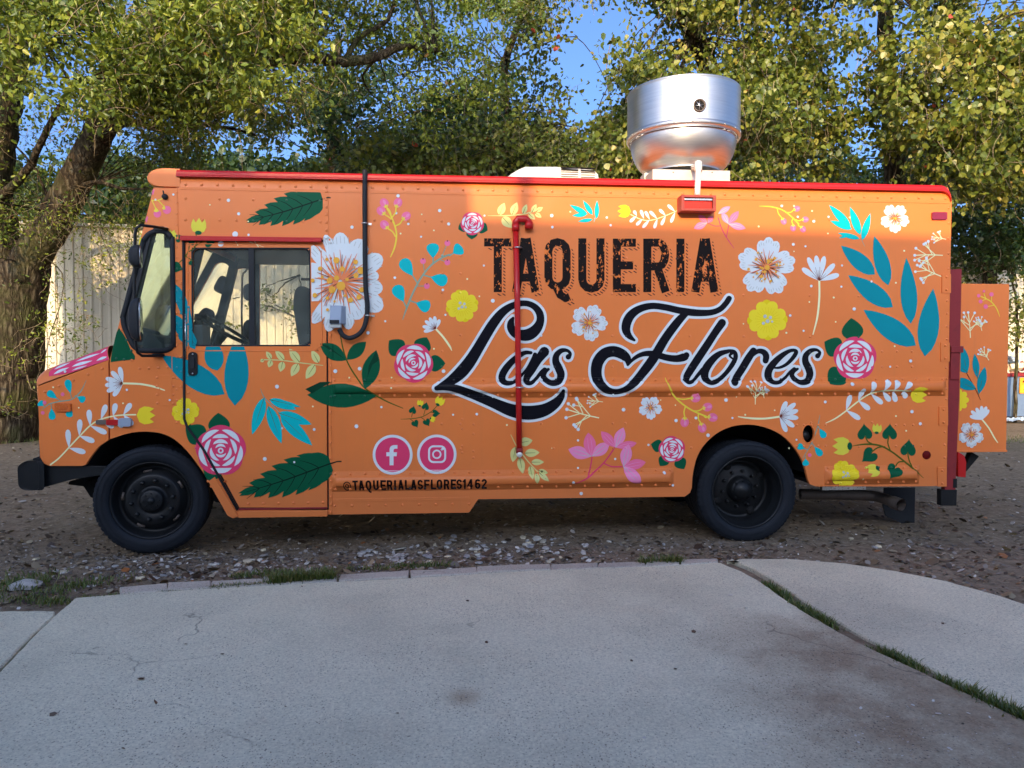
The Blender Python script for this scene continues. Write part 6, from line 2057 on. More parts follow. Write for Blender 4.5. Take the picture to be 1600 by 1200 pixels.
for k in range(64):
    a = 2*math.pi*k/64+q.uniform(-.05, .05); l = q.uniform(30, 52)
    if abs(math.cos(a)) > .97: l *= .9
    b = q.uniform(-.14, .14)
    Dz.rib([(cx0_-6+3*math.cos(a), cy0_+3*math.sin(a)), (cx0_-4+l*.5*math.cos(a+b), cy0_+l*.5*math.sin(a+b)), (cx0_-2+l*math.cos(a), cy0_+l*math.sin(a), .6)], q.uniform(1.6, 3.0) if k % 4 else 1.2, 'OTAN' if k % 4 else 'BRN', smooth=3, cap=False)
for x, y, r_ in ((526, 407, 5), (535, 420.5, 4.2), (556, 409.5, 3.7), (564.5, 423, 5.7), (556.5, 431, 4), (533, 447, 7), (519.5, 453, 5.4), (515.5, 438.5, 4.8), (526, 434.5, 4.2), (542.5, 437, 2.8), (565, 453, 4), (561, 464.5, 4), (548, 469, 4), (500.5, 420, 3.4), (488.8, 438.5, 3.2), (492.3, 461.5, 3.7), (511, 405.5, 2.6), (504, 433, 2.4), (512, 466, 2.8), (539, 462, 2.2), (512, 484, 2.4), (520, 419, 1.8), (554, 418, 1.8), (523, 471, 2)):
    Dz.disc(x, y, r_, 'GOLD', 14)
Dz.build('painted_white_flower', label='large white flower painted behind the cab window')
# green stem with dark leaves below it
D = Decal(base=.0010)
D.rib([(532, 524, 1.5), (536, 545), (543, 566), (556, 588), (572, 607), (600, 625), (630, 638, 1)], 2.2, 'GSTEM')
for l, k in (((541, 563, 500, 537, 24), 'GRN'), ((542, 562, 572, 534, 20), 'GRN'), ((571, 608, 588, 547, 27), 'GRN'), ((588, 619, 480, 617, 38), 'GRN')): D.poly(leaf(*l, peak=.5), k)
D.poly([(500, 537), (512, 540), (533, 556), (541, 563), (526, 553), (512, 545)], 'DGRN'); D.poly([(588, 547), (592, 563), (582, 570), (574, 590), (576, 572)], 'DGRN')
D.poly([(477, 608), (500, 597), (520, 596), (505, 604), (488, 615)], 'DGRN')
D.build('painted_leaf_sprig')
berries([(610, 402, 1.2), (617, 385), (619.5, 365), (615, 347), (609, 333), (605, 326)], [(618, 370, 606, 357), (616, 350, 601, 335), (618, 353, 629, 343), (611, 337, 604, 324), (613, 339, 619, 324)])
D = Decal()
D.rib([(629, 500, .8), (636, 480), (646, 456), (658, 434), (674, 414), (692, 402), (702, 398)], 2.8, 'TSTEM')
for bx, by, tx, ty in ((677, 413, 676, 380), (702, 400, 722, 386), (652, 442, 628, 405), (662, 430, 699, 440), (636, 482, 618, 446), (641, 470, 672, 481)):
    D.rib([(bx, by), ((bx+tx)/2, (by+ty)/2)], 2.2, 'TSTEM', smooth=0, cap=False); D.poly(tear(bx+(tx-bx)*.30, by+(ty-by)*.30, tx, ty, 24, .7), 'CYAN')
for x, y, sx__, sy__ in ((699, 380, 690, 402), (661, 408, 663, 424), (699, 410, 688, 406), (667, 447, 650, 447)):
    D.rib([(sx__, sy__), (x, y)], 1.1, 'TSTEM', smooth=0, cap=False); D.disc(x, y, 4.6, 'PINK', 12); D.disc(x, y-3.5, 1.2, 'BRN', 6)
D.build('painted_round_leaf_sprig')
rose(738, 349, 18.5, [(716, 358, 16), (762, 360, 18), (737, 374, 18)], .9)
yellow(722, 478, 26, .15)
fan(681, 514, [(662, 518), (660, 510), (664, 501), (671, 496), (679, 494), (687, 499)], [(681, 514), (692, 526), (702, 540), (706, 548, 1)], 7.5)
rose(646, 567, 31, [(608, 532, 30), (667, 527, 28), (696, 568, 26)], -.2)
D = Decal()
D.rib([(626, 655, .5), (645, 654), (660, 651), (674, 643), (683, 634, 1)], 1.2, 'GSTEM')
for x, y, a in ((645, 641, -75), (665, 635, -75), (681, 646, 0), (649, 662, 60), (667, 660, 60)): heart(D, x, y, 6.2, R(a))
for a, b in (((643, 652), (645, 643)), ((662, 649), (665, 638)), ((672, 644), (679, 645)), ((640, 654), (648, 660)), ((658, 652), (666, 658))): D.rib([a, b], 1, 'GSTEM', smooth=0, cap=False)
tulip_shapes(D, 687, 627, 7.5, R(-60), 'YEL'); tulip_shapes(D, 656.5, 630, 5, R(-80), 'YEL'); tulip_shapes(D, 676, 655, 4.4, R(20), 'YEL')
D.build('painted_heart_vine')
# top row
spr([(762, 337, .6), (790, 337), (815, 335), (835, 330), (844, 327)], [(780, 336, 788, 317, 12), (800, 336, 808, 316, 12), (817, 334, 823, 319, 8), (831, 332, 838, 319, 8), (838, 330, 848, 324, 7), (785, 339, 800, 356, 15), (812, 340, 824, 352, 12), (826, 334, 836, 343, 8), (836, 333, 846, 340, 7)], 'PALE', 'PALE')
spr([(928, 347, .6), (930, 340)], [(918, 335, 890, 320, 8.5), (926, 336, 911, 313, 8), (932, 342, 933, 313, 7.5), (917, 335, 894, 337, 7), (926, 343, 903, 346, 6)], 'CYAN', 'CYAN', vein=False)
D = Decal(); tulip_shapes(D, 976, 330, 10, R(180), 'YEL', False)
D.rib([(985, 335), (1002, 343), (1018, 344), (1040, 337), (1058, 329, .8)], 1.2, 'CREAM')
for bx, by, tx, ty in ((995, 337, 984, 347), (995, 337, 990, 329), (1004, 342, 994, 352), (1006, 342, 1001, 328), (1015, 343, 1004, 356), (1015, 343, 1008, 330), (1027, 342, 1022, 357), (1027, 342, 1015, 330), (1040, 337, 1033, 352), (1040, 337, 1030, 327), (1055, 331, 1048, 348), (1055, 331, 1043, 320)): D.poly(tear(bx, by, tx, ty, 6.5, .8), 'W')
D.build('painted_leaf_branch')
def lily(groups, stems):
    D = Decal()
    for st, w in stems: D.rib(st, w, 'MAG')
    for bx, by, tx, ty, w, k in groups:
        D.poly(leaf(bx, by, tx, ty, w, peak=.52), k)
        for o_ in (-.14, .16): 
            vx, vy = -(ty-by), (tx-bx); L = math.hypot(vx, vy); vx /= L; vy /= L
            D.rib([(bx, by), (bx+(tx-bx)*.4+vx*w*o_, by+(ty-by)*.4+vy*w*o_), (bx+(tx-bx)*.78+vx*w*o_*.8, by+(ty-by)*.78+vy*w*o_*.8, .4)], .8, 'LPINK' if k != 'LPINK' else 'W2', smooth=2, cap=False)
    return D.build('painted_pink_lily')
lily([(1105, 348, 1084, 357, 11, 'LPINK'), (1105, 348, 1091, 336, 9, 'PINK'), (1106, 348, 1113, 338, 9, 'PINK'), (1122, 334, 1141, 323, 9, 'LPINK'), (1138, 350, 1128, 332, 10, 'LPINK'), (1138, 350, 1154, 330, 11, 'PINK'), (1138, 350, 1165, 357, 11, 'LPINK')],
     [([(1147, 388, .7), (1137, 374), (1128, 358), (1122, 340)], 1.4), ([(1105, 348), (1116, 353), (1126, 353)], 1.1), ([(1135, 371), (1137, 360), (1139, 350)], 1.2)])
berries([(1186, 322, .6), (1204, 323), (1222, 328), (1236, 338), (1248, 350)], [(1229, 332, 1240, 328), (1243, 343, 1253, 343), (1214, 325, 1222, 341), (1239, 341, 1239, 351), (1247, 349, 1251, 354)], r=5.2, w=1.7)
spr([(1351, 385, .5), (1345, 372)], [(1329, 355, 1295, 320, 13), (1344, 367, 1328, 323, 13), (1347, 375, 1360, 333, 11), (1331, 358, 1297, 345, 10), (1343, 373, 1309, 364, 8), (1325, 368, 1311, 372, 4)], 'CYAN', 'TSTEM', vein=False, sw=1)
for l in ((1367, 429, 1314, 384, 25), (1388, 446, 1366, 369, 24), (1395, 480, 1325, 430, 29), (1423, 506, 1416, 403, 26), (1431, 540, 1349, 484, 34), (1445, 557, 1458, 451, 33)):
    spr(None, [l], 'TEAL', vein=False)
daisy('painted_daisy', 1398, 341, 23.5, .3, rs=2, stam=26)
twig(1473, 399, R(180), 44, mirror_=1); twig(1471, 432, R(205), 42, mirror_=-1); twig(1478, 374, R(190), 22)
daisy('painted_daisy', 1197, 417, 47, -.25, stam=48)
yellow(1199, 500, 32, .35)
fan(1280, 438.5, [(1253, 419), (1262, 402), (1275, 399), (1288, 400), (1304, 412), (1311, 429)], [(1280, 438), (1280, 465), (1277, 495), (1270, 523, 1.6)], 11)
rose(1336, 560, 34, [(1330, 497, 34), (1288, 534, 32), (1294, 600, 32)], .35)
daisy('painted_daisy', 920, 504, 30, .1, stam=36)
daisy('painted_daisy', 1016, 637, 19, .2, stam=22)
twig(936, 653, R(195), 52, mirror_=-1); twig(942, 628, R(185), 24)
berries([(1039, 590, .9), (1045, 606), (1055, 621), (1070, 634), (1085, 643), (1104, 651)], [(1056, 622, 1079, 622), (1083, 642, 1098, 638), (1100, 650, 1106, 651), (1071, 635, 1070, 652), (1091, 647, 1095, 661)])
rose(1050, 702, 21, [(1017, 694, 20), (1031, 728, 18), (1069, 733, 20)], .5)
lily([(924, 713, 888, 702, 20, 'LPINK'), (924, 713, 919, 676, 19, 'PINK'), (925, 713, 952, 692, 18, 'LPINK'), (962, 699, 939, 674, 15, 'PINK'), (962, 699, 974, 668, 17, 'LPINK'), (962, 699, 995, 692, 12, 'PINK'), (974, 729, 982, 694, 18, 'LPINK'), (975, 729, 1009, 722, 16, 'PINK'), (974, 729, 1000, 755, 19, 'LPINK')],
     [([(898, 755, .8), (915, 747), (932, 734), (946, 720), (960, 700)], 2.2), ([(917, 746), (922, 732), (925, 714)], 2), ([(944, 724), (956, 729), (972, 729)], 2)])
spr([(798, 679, .8), (806, 695), (815, 708), (826, 722), (840, 737)], [(812, 692, 832, 688, 14), (806, 698, 801, 722, 13), (820, 708, 843, 707, 13), (812, 715, 817, 740, 12), (830, 722, 850, 722, 10), (828, 728, 832, 748, 10), (841, 735, 856, 739, 8), (842, 738, 857, 751, 8), (838, 739, 839, 755, 8)], 'PALE', 'PALE')
twig(1180, 632, R(-92), 36); twig(1194, 622, R(-110), 18)
fan(1218, 650.5, [(1229, 627), (1243, 630), (1247, 641), (1247.5, 653), (1241, 667), (1229, 675)], [(1218, 651), (1195, 654), (1172, 653.5), (1153, 651, 1.4)], 10)
wbranch([(1290, 661, 1), (1305, 654), (1322, 642), (1341, 627), (1360, 615), (1385, 610), (1420, 611)],
        [(1322, 641, 1329, 617), (1322, 641, 1344, 655), (1341, 626, 1348, 607), (1341, 626, 1359, 640), (1360, 615, 1363, 596), (1360, 615, 1379, 631), (1378, 611, 1388, 593), (1378, 611, 1391, 627), (1394, 610, 1402, 594), (1394, 610, 1400, 628), (1409, 610, 1421, 597), (1409, 610, 1416, 622)], (1434, 617), 10.5, 12.5, 0)
D = Decal()
D.rib([(1443, 747, .6), (1425, 731), (1408, 717), (1392, 705), (1374, 696), (1352, 694), (1331, 697, .6)], 2.6, 'GSTEM')
for x, y, r_, a in ((1351, 676, 12.5, -95), (1390, 676, 12.5, -88), (1419, 701, 13, -85), (1358, 712, 13, 140), (1395, 736, 12, 125)): heart(D, x, y, r_, R(a))
for a in (((1364, 694), (1356, 690), (1352, 682)), ((1391, 704), (1387, 692), (1389, 681)), ((1425, 731), (1420, 718), (1418, 707)), ((1382, 698), (1372, 699), (1362, 706)), ((1412, 721), (1404, 722), (1399, 728))): D.rib(a, 2, 'GSTEM', smooth=3)
tulip_shapes(D, 1316, 697, 14, R(180), 'LIME'); tulip_shapes(D, 1370, 670, 7.5, R(-85), 'LIME'); tulip_shapes(D, 1363, 734, 9.5, R(160), 'LIME')
D.build('painted_heart_vine')
D = Decal()
D.rib([(1281, 648, .5), (1277, 668), (1268, 692), (1254, 716, .8)], 1.5, 'TSTEM')
for bx, by, tx, ty in ((1277, 664, 1289, 684), (1268, 692, 1284, 712), (1262, 703, 1246, 696), (1258, 712, 1259, 728)):
    D.rib([(bx, by), ((bx+tx)/2, (by+ty)/2)], 1.4, 'TSTEM', smooth=0, cap=False); D.poly(tear(bx+(tx-bx)*.3, by+(ty-by)*.3, tx, ty, 13, .7), 'CYAN')
D.disc(1265, 711, 3, 'PINK', 10); D.build('painted_round_leaf_sprig')
yellow(1318, 741, 22, .1, clips=[('z', 1, 1318, 758.5)])

# ---- the rear box's own artwork
RB = dB - .001
spr([(1496, 571, 1), (1510, 590), (1522, 610), (1532, 624, .6)], [(1508, 588, 1492, 545, 17), (1517, 600, 1523, 553, 18), (1531, 617, 1538, 574, 17), (1524, 608, 1500, 590, 13), (1525, 609, 1494, 580, 8), (1523, 608, 1490, 597, 16)], 'TEAL', 'BRN') if False else None
def boxed(fn, *a, **k):
    return fn(*a, **k)
D = Decal(RB, .0015); D.clips = [('x', 1, 1500, 600)]
D.rib([(1504, 571, 1), (1514, 590), (1524, 608), (1532, 625, .6)], 1.4, 'BRN')
for l in ((1511, 583, 1502, 540, 15), (1527, 591, 1522.5, 553, 11), (1529, 616, 1539, 573, 14), (1512, 582, 1495, 568, 12), (1525, 608, 1490, 592, 17)):
    D.poly(leaf(*l, peak=.5), 'TEAL'); D.rib([(l[0], l[1]), ((l[0]+l[2])/2, (l[1]+l[3])/2, .4)], .8, 'GSTEM', smooth=0, cap=False)
D.build('painted_leaf_sprig')
D = Decal(RB, .0015); D.clips = [('x', 1, 1500, 600)]
for k in range(9):
    a = 2*math.pi*k/9; D.poly(tear(1496, 625, 1496+18*math.cos(a), 625+18*math.sin(a), 11, .45), 'YEL')
D.build('painted_yellow_flower')
D = Decal(RB, .0015)
D.rib([(1534, 655), (1545, 669), (1553, 683), (1559, 692, 1)], 2.2, 'CREAM')
for t in ((1515, 650), (1517, 642), (1525, 637), (1533.5, 634), (1541, 635), (1545, 640)): D.poly(tear(1534, 656, t[0], t[1], 7.5, .75), 'W')
D.build('painted_fan_flower')
o = daisy('painted_daisy', 1517, 679, 21, .3, d=RB-.002, stam=30, clips=[('x', 1, 1498.5, 680)])
D = Decal(RB, .0015)
D.rib([(1562, 495, .6), (1557, 482), (1549, 472), (1541, 467), (1532, 463)], 1.5, 'STEM')
for a, b in (((1549, 472), (1549, 463)), ((1541, 467), (1534, 470)), ((1553, 477), (1543, 479)), ((1540, 467), (1537, 458))): D.rib([a, b], 1, 'STEM', smooth=0)
for x, y, r_ in ((1549, 460, 3.4), (1529, 462, 2.8), (1532, 471, 3.2), (1540, 479, 3.6), (1537, 455, 2)): D.disc(x, y, r_, 'PINK', 10)
D.build('painted_berry_sprig')
o = twig(1516, 528, R(-95), 40, d=RB-.001); o = twig(1534, 517, R(-105), 22, d=RB-.001); twig(1545, 563, R(-125), 22, d=RB-.001)

# ---- dots
D = Decal(base=.0013)
dots = [(357, 313, 2.6), (373, 334, 2.4), (328, 320, 1.2), (388, 346, 1), (243, 312, 1.6), (271, 304, 1.8), (259, 357, 2), (550, 355, 2.6), (622, 306, 2.6), (687, 329, 2.6), (619, 333, 2), (638, 350, 2), (701, 350, 2.4), (626, 365, 1.4), (658, 370, 1.6), (678, 360, 1.2), (659, 335, 1.2),
 (617, 434, 2), (692, 453, 2), (756, 415, 1.6), (730, 436, 1.4), (749, 463, 1.2), (770, 470, 3), (696, 492, 1.6), (575, 520, 2.6), (602, 502, 1.6), (693, 580, 2.8), (562, 576, 2.8), (524, 580, 3), (678, 545, 1.4), (757, 337, 1.6), (862, 337, 2.6), (863, 355, 2), (948, 340, 1.8), (954, 352, 1.8), (891, 331, 1.3),
 (433, 604, 3), (489, 635, 1.3), (491, 671, 2.2), (441, 669, 1.6), (414, 717, 3), (460, 722, 1.6), (557, 666, 3), (596, 636, 1.8), (708, 648, 1.6), (745, 647, 2), (1032, 625, 1), (792, 664, 1.5), (903, 688, 1.8), (903, 731, 1.6), (961, 717, 1.8), (908, 771, 2.6), (895, 753, 2.2), (1037, 738, 2.2), (1051, 758, 2), (1013, 695, 1.8), (1056, 657, 2.6), (1087, 653, 2.2), (1106, 680, 2.8), (974, 640, 2.8), (1134, 625, 2.8), (1144, 653, 1.6), (1164, 648, 1.4), (1210, 641, 1.2), (1289, 628, 2.2), (1244, 687, 1.6), (1055, 633, 1),
 (1221, 322, 2), (1240, 322, 1.4), (1246, 339, 1.6), (1271, 346, 2.2), (1185, 354, 1.4), (1239, 382, 2.2), (1258, 385, 1.6), (1240, 393, 1), (1294, 339, 1.6), (1327, 340, 1.4), (1293, 365, 1.2), (1315, 415, 1.6), (1267, 447, 2), (1314, 448, 1.6), (1334, 483, 2.6), (1302, 465, 1.5), (1264, 472, 1.2), (1361, 440, 1.6), (1399, 442, 1.4), (1412, 392, 1.4), (1234, 493, 2), (1255, 517, 1.6), (1228, 520, 1.5), (1161, 506, 1.1), (1305, 503, 1.2), (1422, 564, 2.4), (1390, 573, 1.6), (1328, 600, 2.8), (1424, 643, 2.6), (1437, 662, 2.4), (1399, 650, 1.4), (1415, 673, 1.3), (1397, 541, 1.4), (84.5+18, 580.5, 2), (84, 605, 1.4), (124, 637, 1.2), (199, 609, 1.8), (266, 625, 1.6), (193, 630, 1.3),
 (862, 700, .8), (1270, 552, 1.2), (1150, 620, 1), (770, 620, 1.6), (612, 606, 1.4), (546, 590, 1.4), (612, 590, 1.2), (1345, 748, 1.2), (1232, 700, 1.1), (1268, 300+30, 1.3)]
for x, y, r_ in dots: D.disc(x, y, r_*1.05, 'W' if r_ > 1.5 else 'CREAM', 10)
D.build('painted_dots')['kind'] = 'stuff'

# ---- social marks
def badge(cx, cy, r):
    D = Decal(); D.disc(cx, cy, r, 'W', 48); D.disc(cx, cy, r*.865, 'MAG', 48); return D
D = badge(613.5, 710.5, 31.2)
fpts = [(608.7, 727), (608.7, 712.8), (603.7, 712.8), (603.7, 706.6), (608.7, 706.6)] + cr([(608.7, 703), (609.4, 699.3), (611.5, 696.7), (615, 695.5)], 4) + [(621, 695.3), (621, 701), (617.5, 701), (615.3, 702), (614.9, 704), (614.9, 706.6), (620.4, 706.6), (619.8, 712.8), (614.9, 712.8), (614.9, 727)]
D.poly(fpts, 'W'); D.build('social_badge', label='round magenta badge with a white letter f')
D = badge(682.5, 709.8, 30.8)
D.rib(rrect(670.4, 697.3, 695.6, 722, 7, 5), 3.0, 'W', closed=True, smooth=0)
D.rib([(682.5+6*math.cos(2*math.pi*k/28), 709.8+6*math.sin(2*math.pi*k/28)) for k in range(28)], 2.5, 'W', closed=True, smooth=0)
D.disc(690.2, 702.3, 1.6, 'W', 10); D.build('social_badge', label='round magenta badge with a white camera outline')

# ---- block lettering
def glyph(ch, x, y, w, h, t):
    """strokes of a condensed capital in the box x,y (top left), w,h; each a list of points, closed flag"""
    L, Rr, Tt, B = x+t/2, x+w-t/2, y+t/2, y+h-t/2
    cx = x+w/2; k = min(w*.42, h*.2)
    arc = lambda cx_, cy_, r, ry, a0, a1, n=6: [(cx_+r*math.cos(R(a0+(a1-a0)*i/n)), cy_+ry*math.sin(R(a0+(a1-a0)*i/n))) for i in range(n+1)]
    rx = (Rr-L)/2
    ry = max(rx, t*.7)
    O = arc(cx, Tt+ry, rx, ry, 180, 360) + arc(cx, B-ry, rx, ry, 0, 180)
    if ch == 'T': return [([(x, Tt), (x+w, Tt)], 0), ([(cx, y+t*.5), (cx, y+h)], 0)]
    if ch == 'I': return [([(cx, y), (cx, y+h)], 0)]
    if ch == 'L': return [([(L, y), (L, y+h)], 0), ([(L, B), (x+w, B)], 0)]
    if ch == 'E': return [([(L, y), (L, y+h)], 0), ([(L, B), (x+w, B)], 0), ([(L, Tt), (x+w, Tt)], 0), ([(L, (Tt+B)/2), (x+w*.88, (Tt+B)/2)], 0)]
    if ch == 'F': return [([(L, y), (L, y+h)], 0), ([(L, Tt), (x+w, Tt)], 0), ([(L, (Tt+B)/2), (x+w*.88, (Tt+B)/2)], 0)]
    if ch == 'U': return [([(L, y), (L, B-ry)] + arc(cx, B-ry, rx, ry, 180, 0)[1:] + [(Rr, y)], 0)]
    if ch in 'OQ': 
        r_ = [(O, 1)]
        if ch == 'Q': r_.append(([(cx-t*.1, y+h-t*.4), (cx+t*.35, y+h+t*.55), (cx+t*1.0, y+h+t*.95), (x+w*.96, y+h+t*.75)], 0))
        return r_
    if ch == 'A': return [([(x+t*.5, y+h), (cx-t*.10, y)], 0), ([(x+w-t*.5, y+h), (cx+t*.10, y)], 0), ([(x+w*.22, y+h*.73), (x+w*.78, y+h*.73)], 0)]
    if ch == 'R':
        my = y+h*.52; rr_ = (my-Tt)/2
        bowl = [(L, Tt), (Rr-rr_*.5, Tt)] + arc(Rr-rr_*.55, Tt+rr_, rr_*.55, rr_, -90, 90)[1:] + [(L, my)]
        return [([(L, y), (L, y+h)], 0), (bowl, 0), ([(cx+t*.1, my), (x+w-t*.42, y+h)], 0)]
    if ch == 'S':
        ry2 = (B-Tt)/4
        return [(arc(cx, Tt+ry2, rx, ry2, -10, -180, 6) + arc(cx, Tt+ry2, rx, ry2*1.1, 170, 110, 3) + [(cx+rx*.4, Tt+ry2*2.15)] + arc(cx, B-ry2, rx, ry2, -40, 170, 7), 0)]
    if ch == '1': return [([(cx+t*.2, y), (cx+t*.2, y+h)], 0), ([(x+w*.1, y+h*.28), (cx+t*.2, y+t*.4)], 0)]
    if ch == '4': return [([(x+w*.72, y), (x+w*.72, y+h)], 0), ([(x+w*.66, y+t*.2), (x+t*.3, y+h*.70), (x+w, y+h*.70)], 0)]
    if ch == '6':
        ry2 = (B-Tt)*.29
        return [(arc(cx, B-ry2, rx, ry2, 0, 330, 12), 1), (arc(cx, Tt+ry, rx, ry, -20, -180, 6)+[(L, B-ry2)], 0)]
    if ch == '2': return [(arc(cx, Tt+ry, rx, ry, 180, 370, 7) + [(L, B), ], 0), ([(L-t*.3, B), (x+w, B)], 0)]
    if ch == '@':
        return [(arc(cx, y+h*.55, w*.46, h*.42, 60, 390, 14) , 0), (arc(cx, y+h*.55, w*.2, h*.2, 0, 360, 8), 0)]
    return []
def letter(ch, x, y, w, h, t, key, name, parent, base=.0012, grow=0.0, wt=None, skew=0.0):
    D = Decal(base=base)
    for pts, cl in glyph(ch, x, y, w, h, t):
        if grow and not cl:
            a, b = pts[0], pts[1]; l = math.hypot(a[0]-b[0], a[1]-b[1]); pts = [(a[0]+(a[0]-b[0])/l*grow/2, a[1]+(a[1]-b[1])/l*grow/2)] + pts[1:]
            a, b = pts[-1], pts[-2]; l = math.hypot(a[0]-b[0], a[1]-b[1]); pts = pts[:-1] + [(a[0]+(a[0]-b[0])/l*grow/2, a[1]+(a[1]-b[1])/l*grow/2)]
        # fine point spacing keeps corners crisp
        D.rib(pts, (wt or t)+grow, key, closed=bool(cl), smooth=0, cap=False)
        if not cl and len(pts) > 2:
            for p in pts[1:-1]: D.disc(p[0], p[1], ((wt or t)+grow)/2*.99, key, 12)
    return D.build(name, parent)
title = Decal().disc(778, 402, .5, 'worn', 6).build('title_lettering', label='worn black block capitals reading TAQUERIA')
big = [('T', 756.5, 372.5, 42.5, 84), ('A', 800, 372.5, 43, 84), ('Q', 850.5, 372, 41, 82), ('U', 903.5, 372.5, 41, 85), ('E', 957.5, 373, 36, 83.5), ('R', 1005, 373, 40.5, 83.5), ('I', 1056.5, 373, 13, 83.5), ('A', 1080, 373, 42.5, 83.5)]
for ch, x, y, w, h in big:
    o1 = letter(ch, x+5.6, y+5.6, w, h, 12.6, 'hatch', 'drop_shadow', title, .0009)
    # painted gap of body colour, then the worn black letter
    o2 = letter(ch, x+1.0, y+1.0, w, h, 12.6, 'orange', 'letter_gap', title, .0019, grow=2.6)
    o3 = letter(ch, x, y, w, h, 12.6, 'worn', 'letter', title, .0030)
handle = Decal().disc(541, 757, .5, 'BLK2', 6).build('handle_lettering', label='small black capitals reading @TAQUERIALASFLORES1462')
txt = '@TAQUERIALASFLORES1462'
xs_ = [537, 551.5, 561, 572, 583.5, 595, 605, 616, 622.3, 633, 642.3, 652.6, 663, 673.3, 682.5, 693.5, 704.3, 713.2, 723, 730, 742, 752]
ws_ = {'@': 12, 'I': 3.5, '1': 5.5}
for ch, x in zip(txt, xs_):
    y0 = 750.0 - (x-536)*.0125
    letter(ch, x, y0, ws_.get(ch, 8.6), 16.3, 2.9 if ch != '@' else 1.5, 'BLK2', 'letter', handle, .0012)

# ---- script lettering
def c6(p): return [(660+a/5, 440+b/5, w/5) for a, b, w in p]
def c7(p): return [(900+a/5, 440+b/5, w/5) for a, b, w in p]
def c8(p): return [(1020+a/5.714, 540+b/5.714, w/5.714) for a, b, w in p]
W_ = {
 'L': [c6([(708, 285, 22), (692, 318, 50), (692, 360, 62), (722, 400, 72), (775, 418, 84), (835, 412, 92), (890, 370, 80), (920, 310, 62), (916, 250, 58), (880, 200, 50), (825, 173, 46), (760, 172, 46), (690, 195, 54), (620, 245, 66), (555, 325, 76), (495, 420, 80), (430, 530, 84), (370, 625, 92), (305, 705, 96), (235, 765, 80), (170, 800, 50), (112, 832, 34)]),
       c6([(112, 832, 38), (175, 828, 42), (250, 832, 60), (340, 862, 66), (450, 905, 72), (560, 950, 80), (680, 1000, 96), (780, 1022, 108), (870, 1022, 108), (960, 1000, 96), (1040, 950, 76), (1085, 895, 52), (1097, 852, 26)])],
 'a': [c6([(848, 556, 26), (800, 556, 34), (740, 590, 44), (680, 645, 52), (632, 712, 56), (622, 762, 54), (650, 790, 42), (700, 788, 30), (755, 750, 24), (815, 685, 22), (860, 610, 28), (880, 570, 34)]),
       c6([(952, 548, 78), (905, 610, 62), (855, 690, 58), (815, 750, 54), (818, 785, 46), (850, 790, 30), (890, 755, 26), (925, 712, 30), (955, 690, 40)])],
 's': [c6([(1140, 588, 44), (1154, 562, 26), (1130, 538, 26), (1085, 540, 38), (1048, 575, 48), (1042, 625, 56), (1066, 680, 62), (1082, 730, 60), (1062, 778, 50), (1010, 792, 46), (965, 770, 44), (944, 735, 44), (958, 702, 40), (985, 685, 22)])],
 'F': [c7([(455, 458, 20), (415, 425, 46), (390, 375, 66), (400, 310, 72), (440, 250, 66), (510, 208, 56), (600, 190, 50), (700, 202, 50), (790, 222, 52), (880, 238, 56), (970, 245, 52), (1060, 240, 46), (1125, 215, 44), (1170, 170, 44), (1195, 132, 44)]),
       c7([(868, 244, 40), (815, 290, 60), (750, 370, 66), (690, 455, 68), (640, 540, 72), (590, 620, 74), (530, 700, 70), (465, 775, 60), (390, 835, 50), (310, 860, 44), (235, 845, 56), (180, 790, 76), (158, 715, 84), (170, 630, 88), (220, 565, 86), (290, 545, 84), (355, 565, 80), (400, 605, 62), (403, 650, 20)]),
       c7([(405, 655, 12), (440, 612, 26), (490, 578, 34), (550, 562, 42), (620, 568, 50), (700, 592, 50), (780, 602, 54), (842, 590, 62), (862, 575, 48)])],
 'l': [c7([(1140, 322, 62), (1085, 400, 58), (1020, 500, 60), (950, 605, 62), (895, 690, 60), (862, 750, 52), (872, 785, 36), (910, 775, 24), (960, 720, 30), (990, 690, 40)])],
 'o': [c7([(1185, 545, 32), (1120, 565, 44), (1060, 615, 56), (1010, 690, 64), (1008, 755, 56), (1050, 788, 40), (1110, 768, 34), (1170, 715, 34), (1222, 645, 38), (1246, 590, 36), (1236, 552, 34), (1200, 542, 28), (1185, 545, 30)]),
       c7([(1215, 560, 26), (1200, 580, 18), (1222, 602, 14)])],
 'r': [c7([(1385, 540, 52), (1345, 600, 58), (1300, 675, 58), (1255, 745, 56), (1230, 790, 50)]), c7([(1335, 640, 10), (1375, 580, 26), (1420, 545, 36), (1462, 550, 44), (1484, 580, 50), (1480, 618, 46)])],
 'e': [c8([(1075, 198, 16), (1130, 196, 24), (1190, 168, 30), (1245, 115, 36), (1278, 62, 38), (1262, 42, 30), (1215, 50, 34), (1150, 90, 48), (1085, 150, 60), (1035, 220, 66), (1030, 285, 64), (1065, 325, 44), (1120, 325, 30), (1180, 285, 26), (1225, 235, 26), (1262, 210, 36)])],
 's2': [c8([(1470, 92, 46), (1490, 62, 26), (1458, 38, 28), (1405, 48, 42), (1365, 90, 52), (1362, 145, 60), (1390, 205, 64), (1400, 262, 62), (1370, 315, 52), (1310, 328, 46), (1262, 300, 44), (1240, 262, 42), (1255, 228, 40), (1292, 208, 22)])],
}
script = Decal().disc(700, 600, .5, 'BLK', 6).build('script_lettering', label='black script with pale blue outline reading Las Flores')
for i, (k, strokes) in enumerate(W_.items()):
    D = Decal(base=.0011 + i*.00002)
    for st in strokes:
        D.rib([(x, y, w+8.2) for x, y, w in st], 9, 'W', smooth=6)
    D.build('letter_outline', script)
for i, (k, strokes) in enumerate(W_.items()):
    D = Decal(base=.0026 + i*.00002)
    for st in strokes: D.rib(st, 5, 'BLK', smooth=6)
    D.build('letter', script)

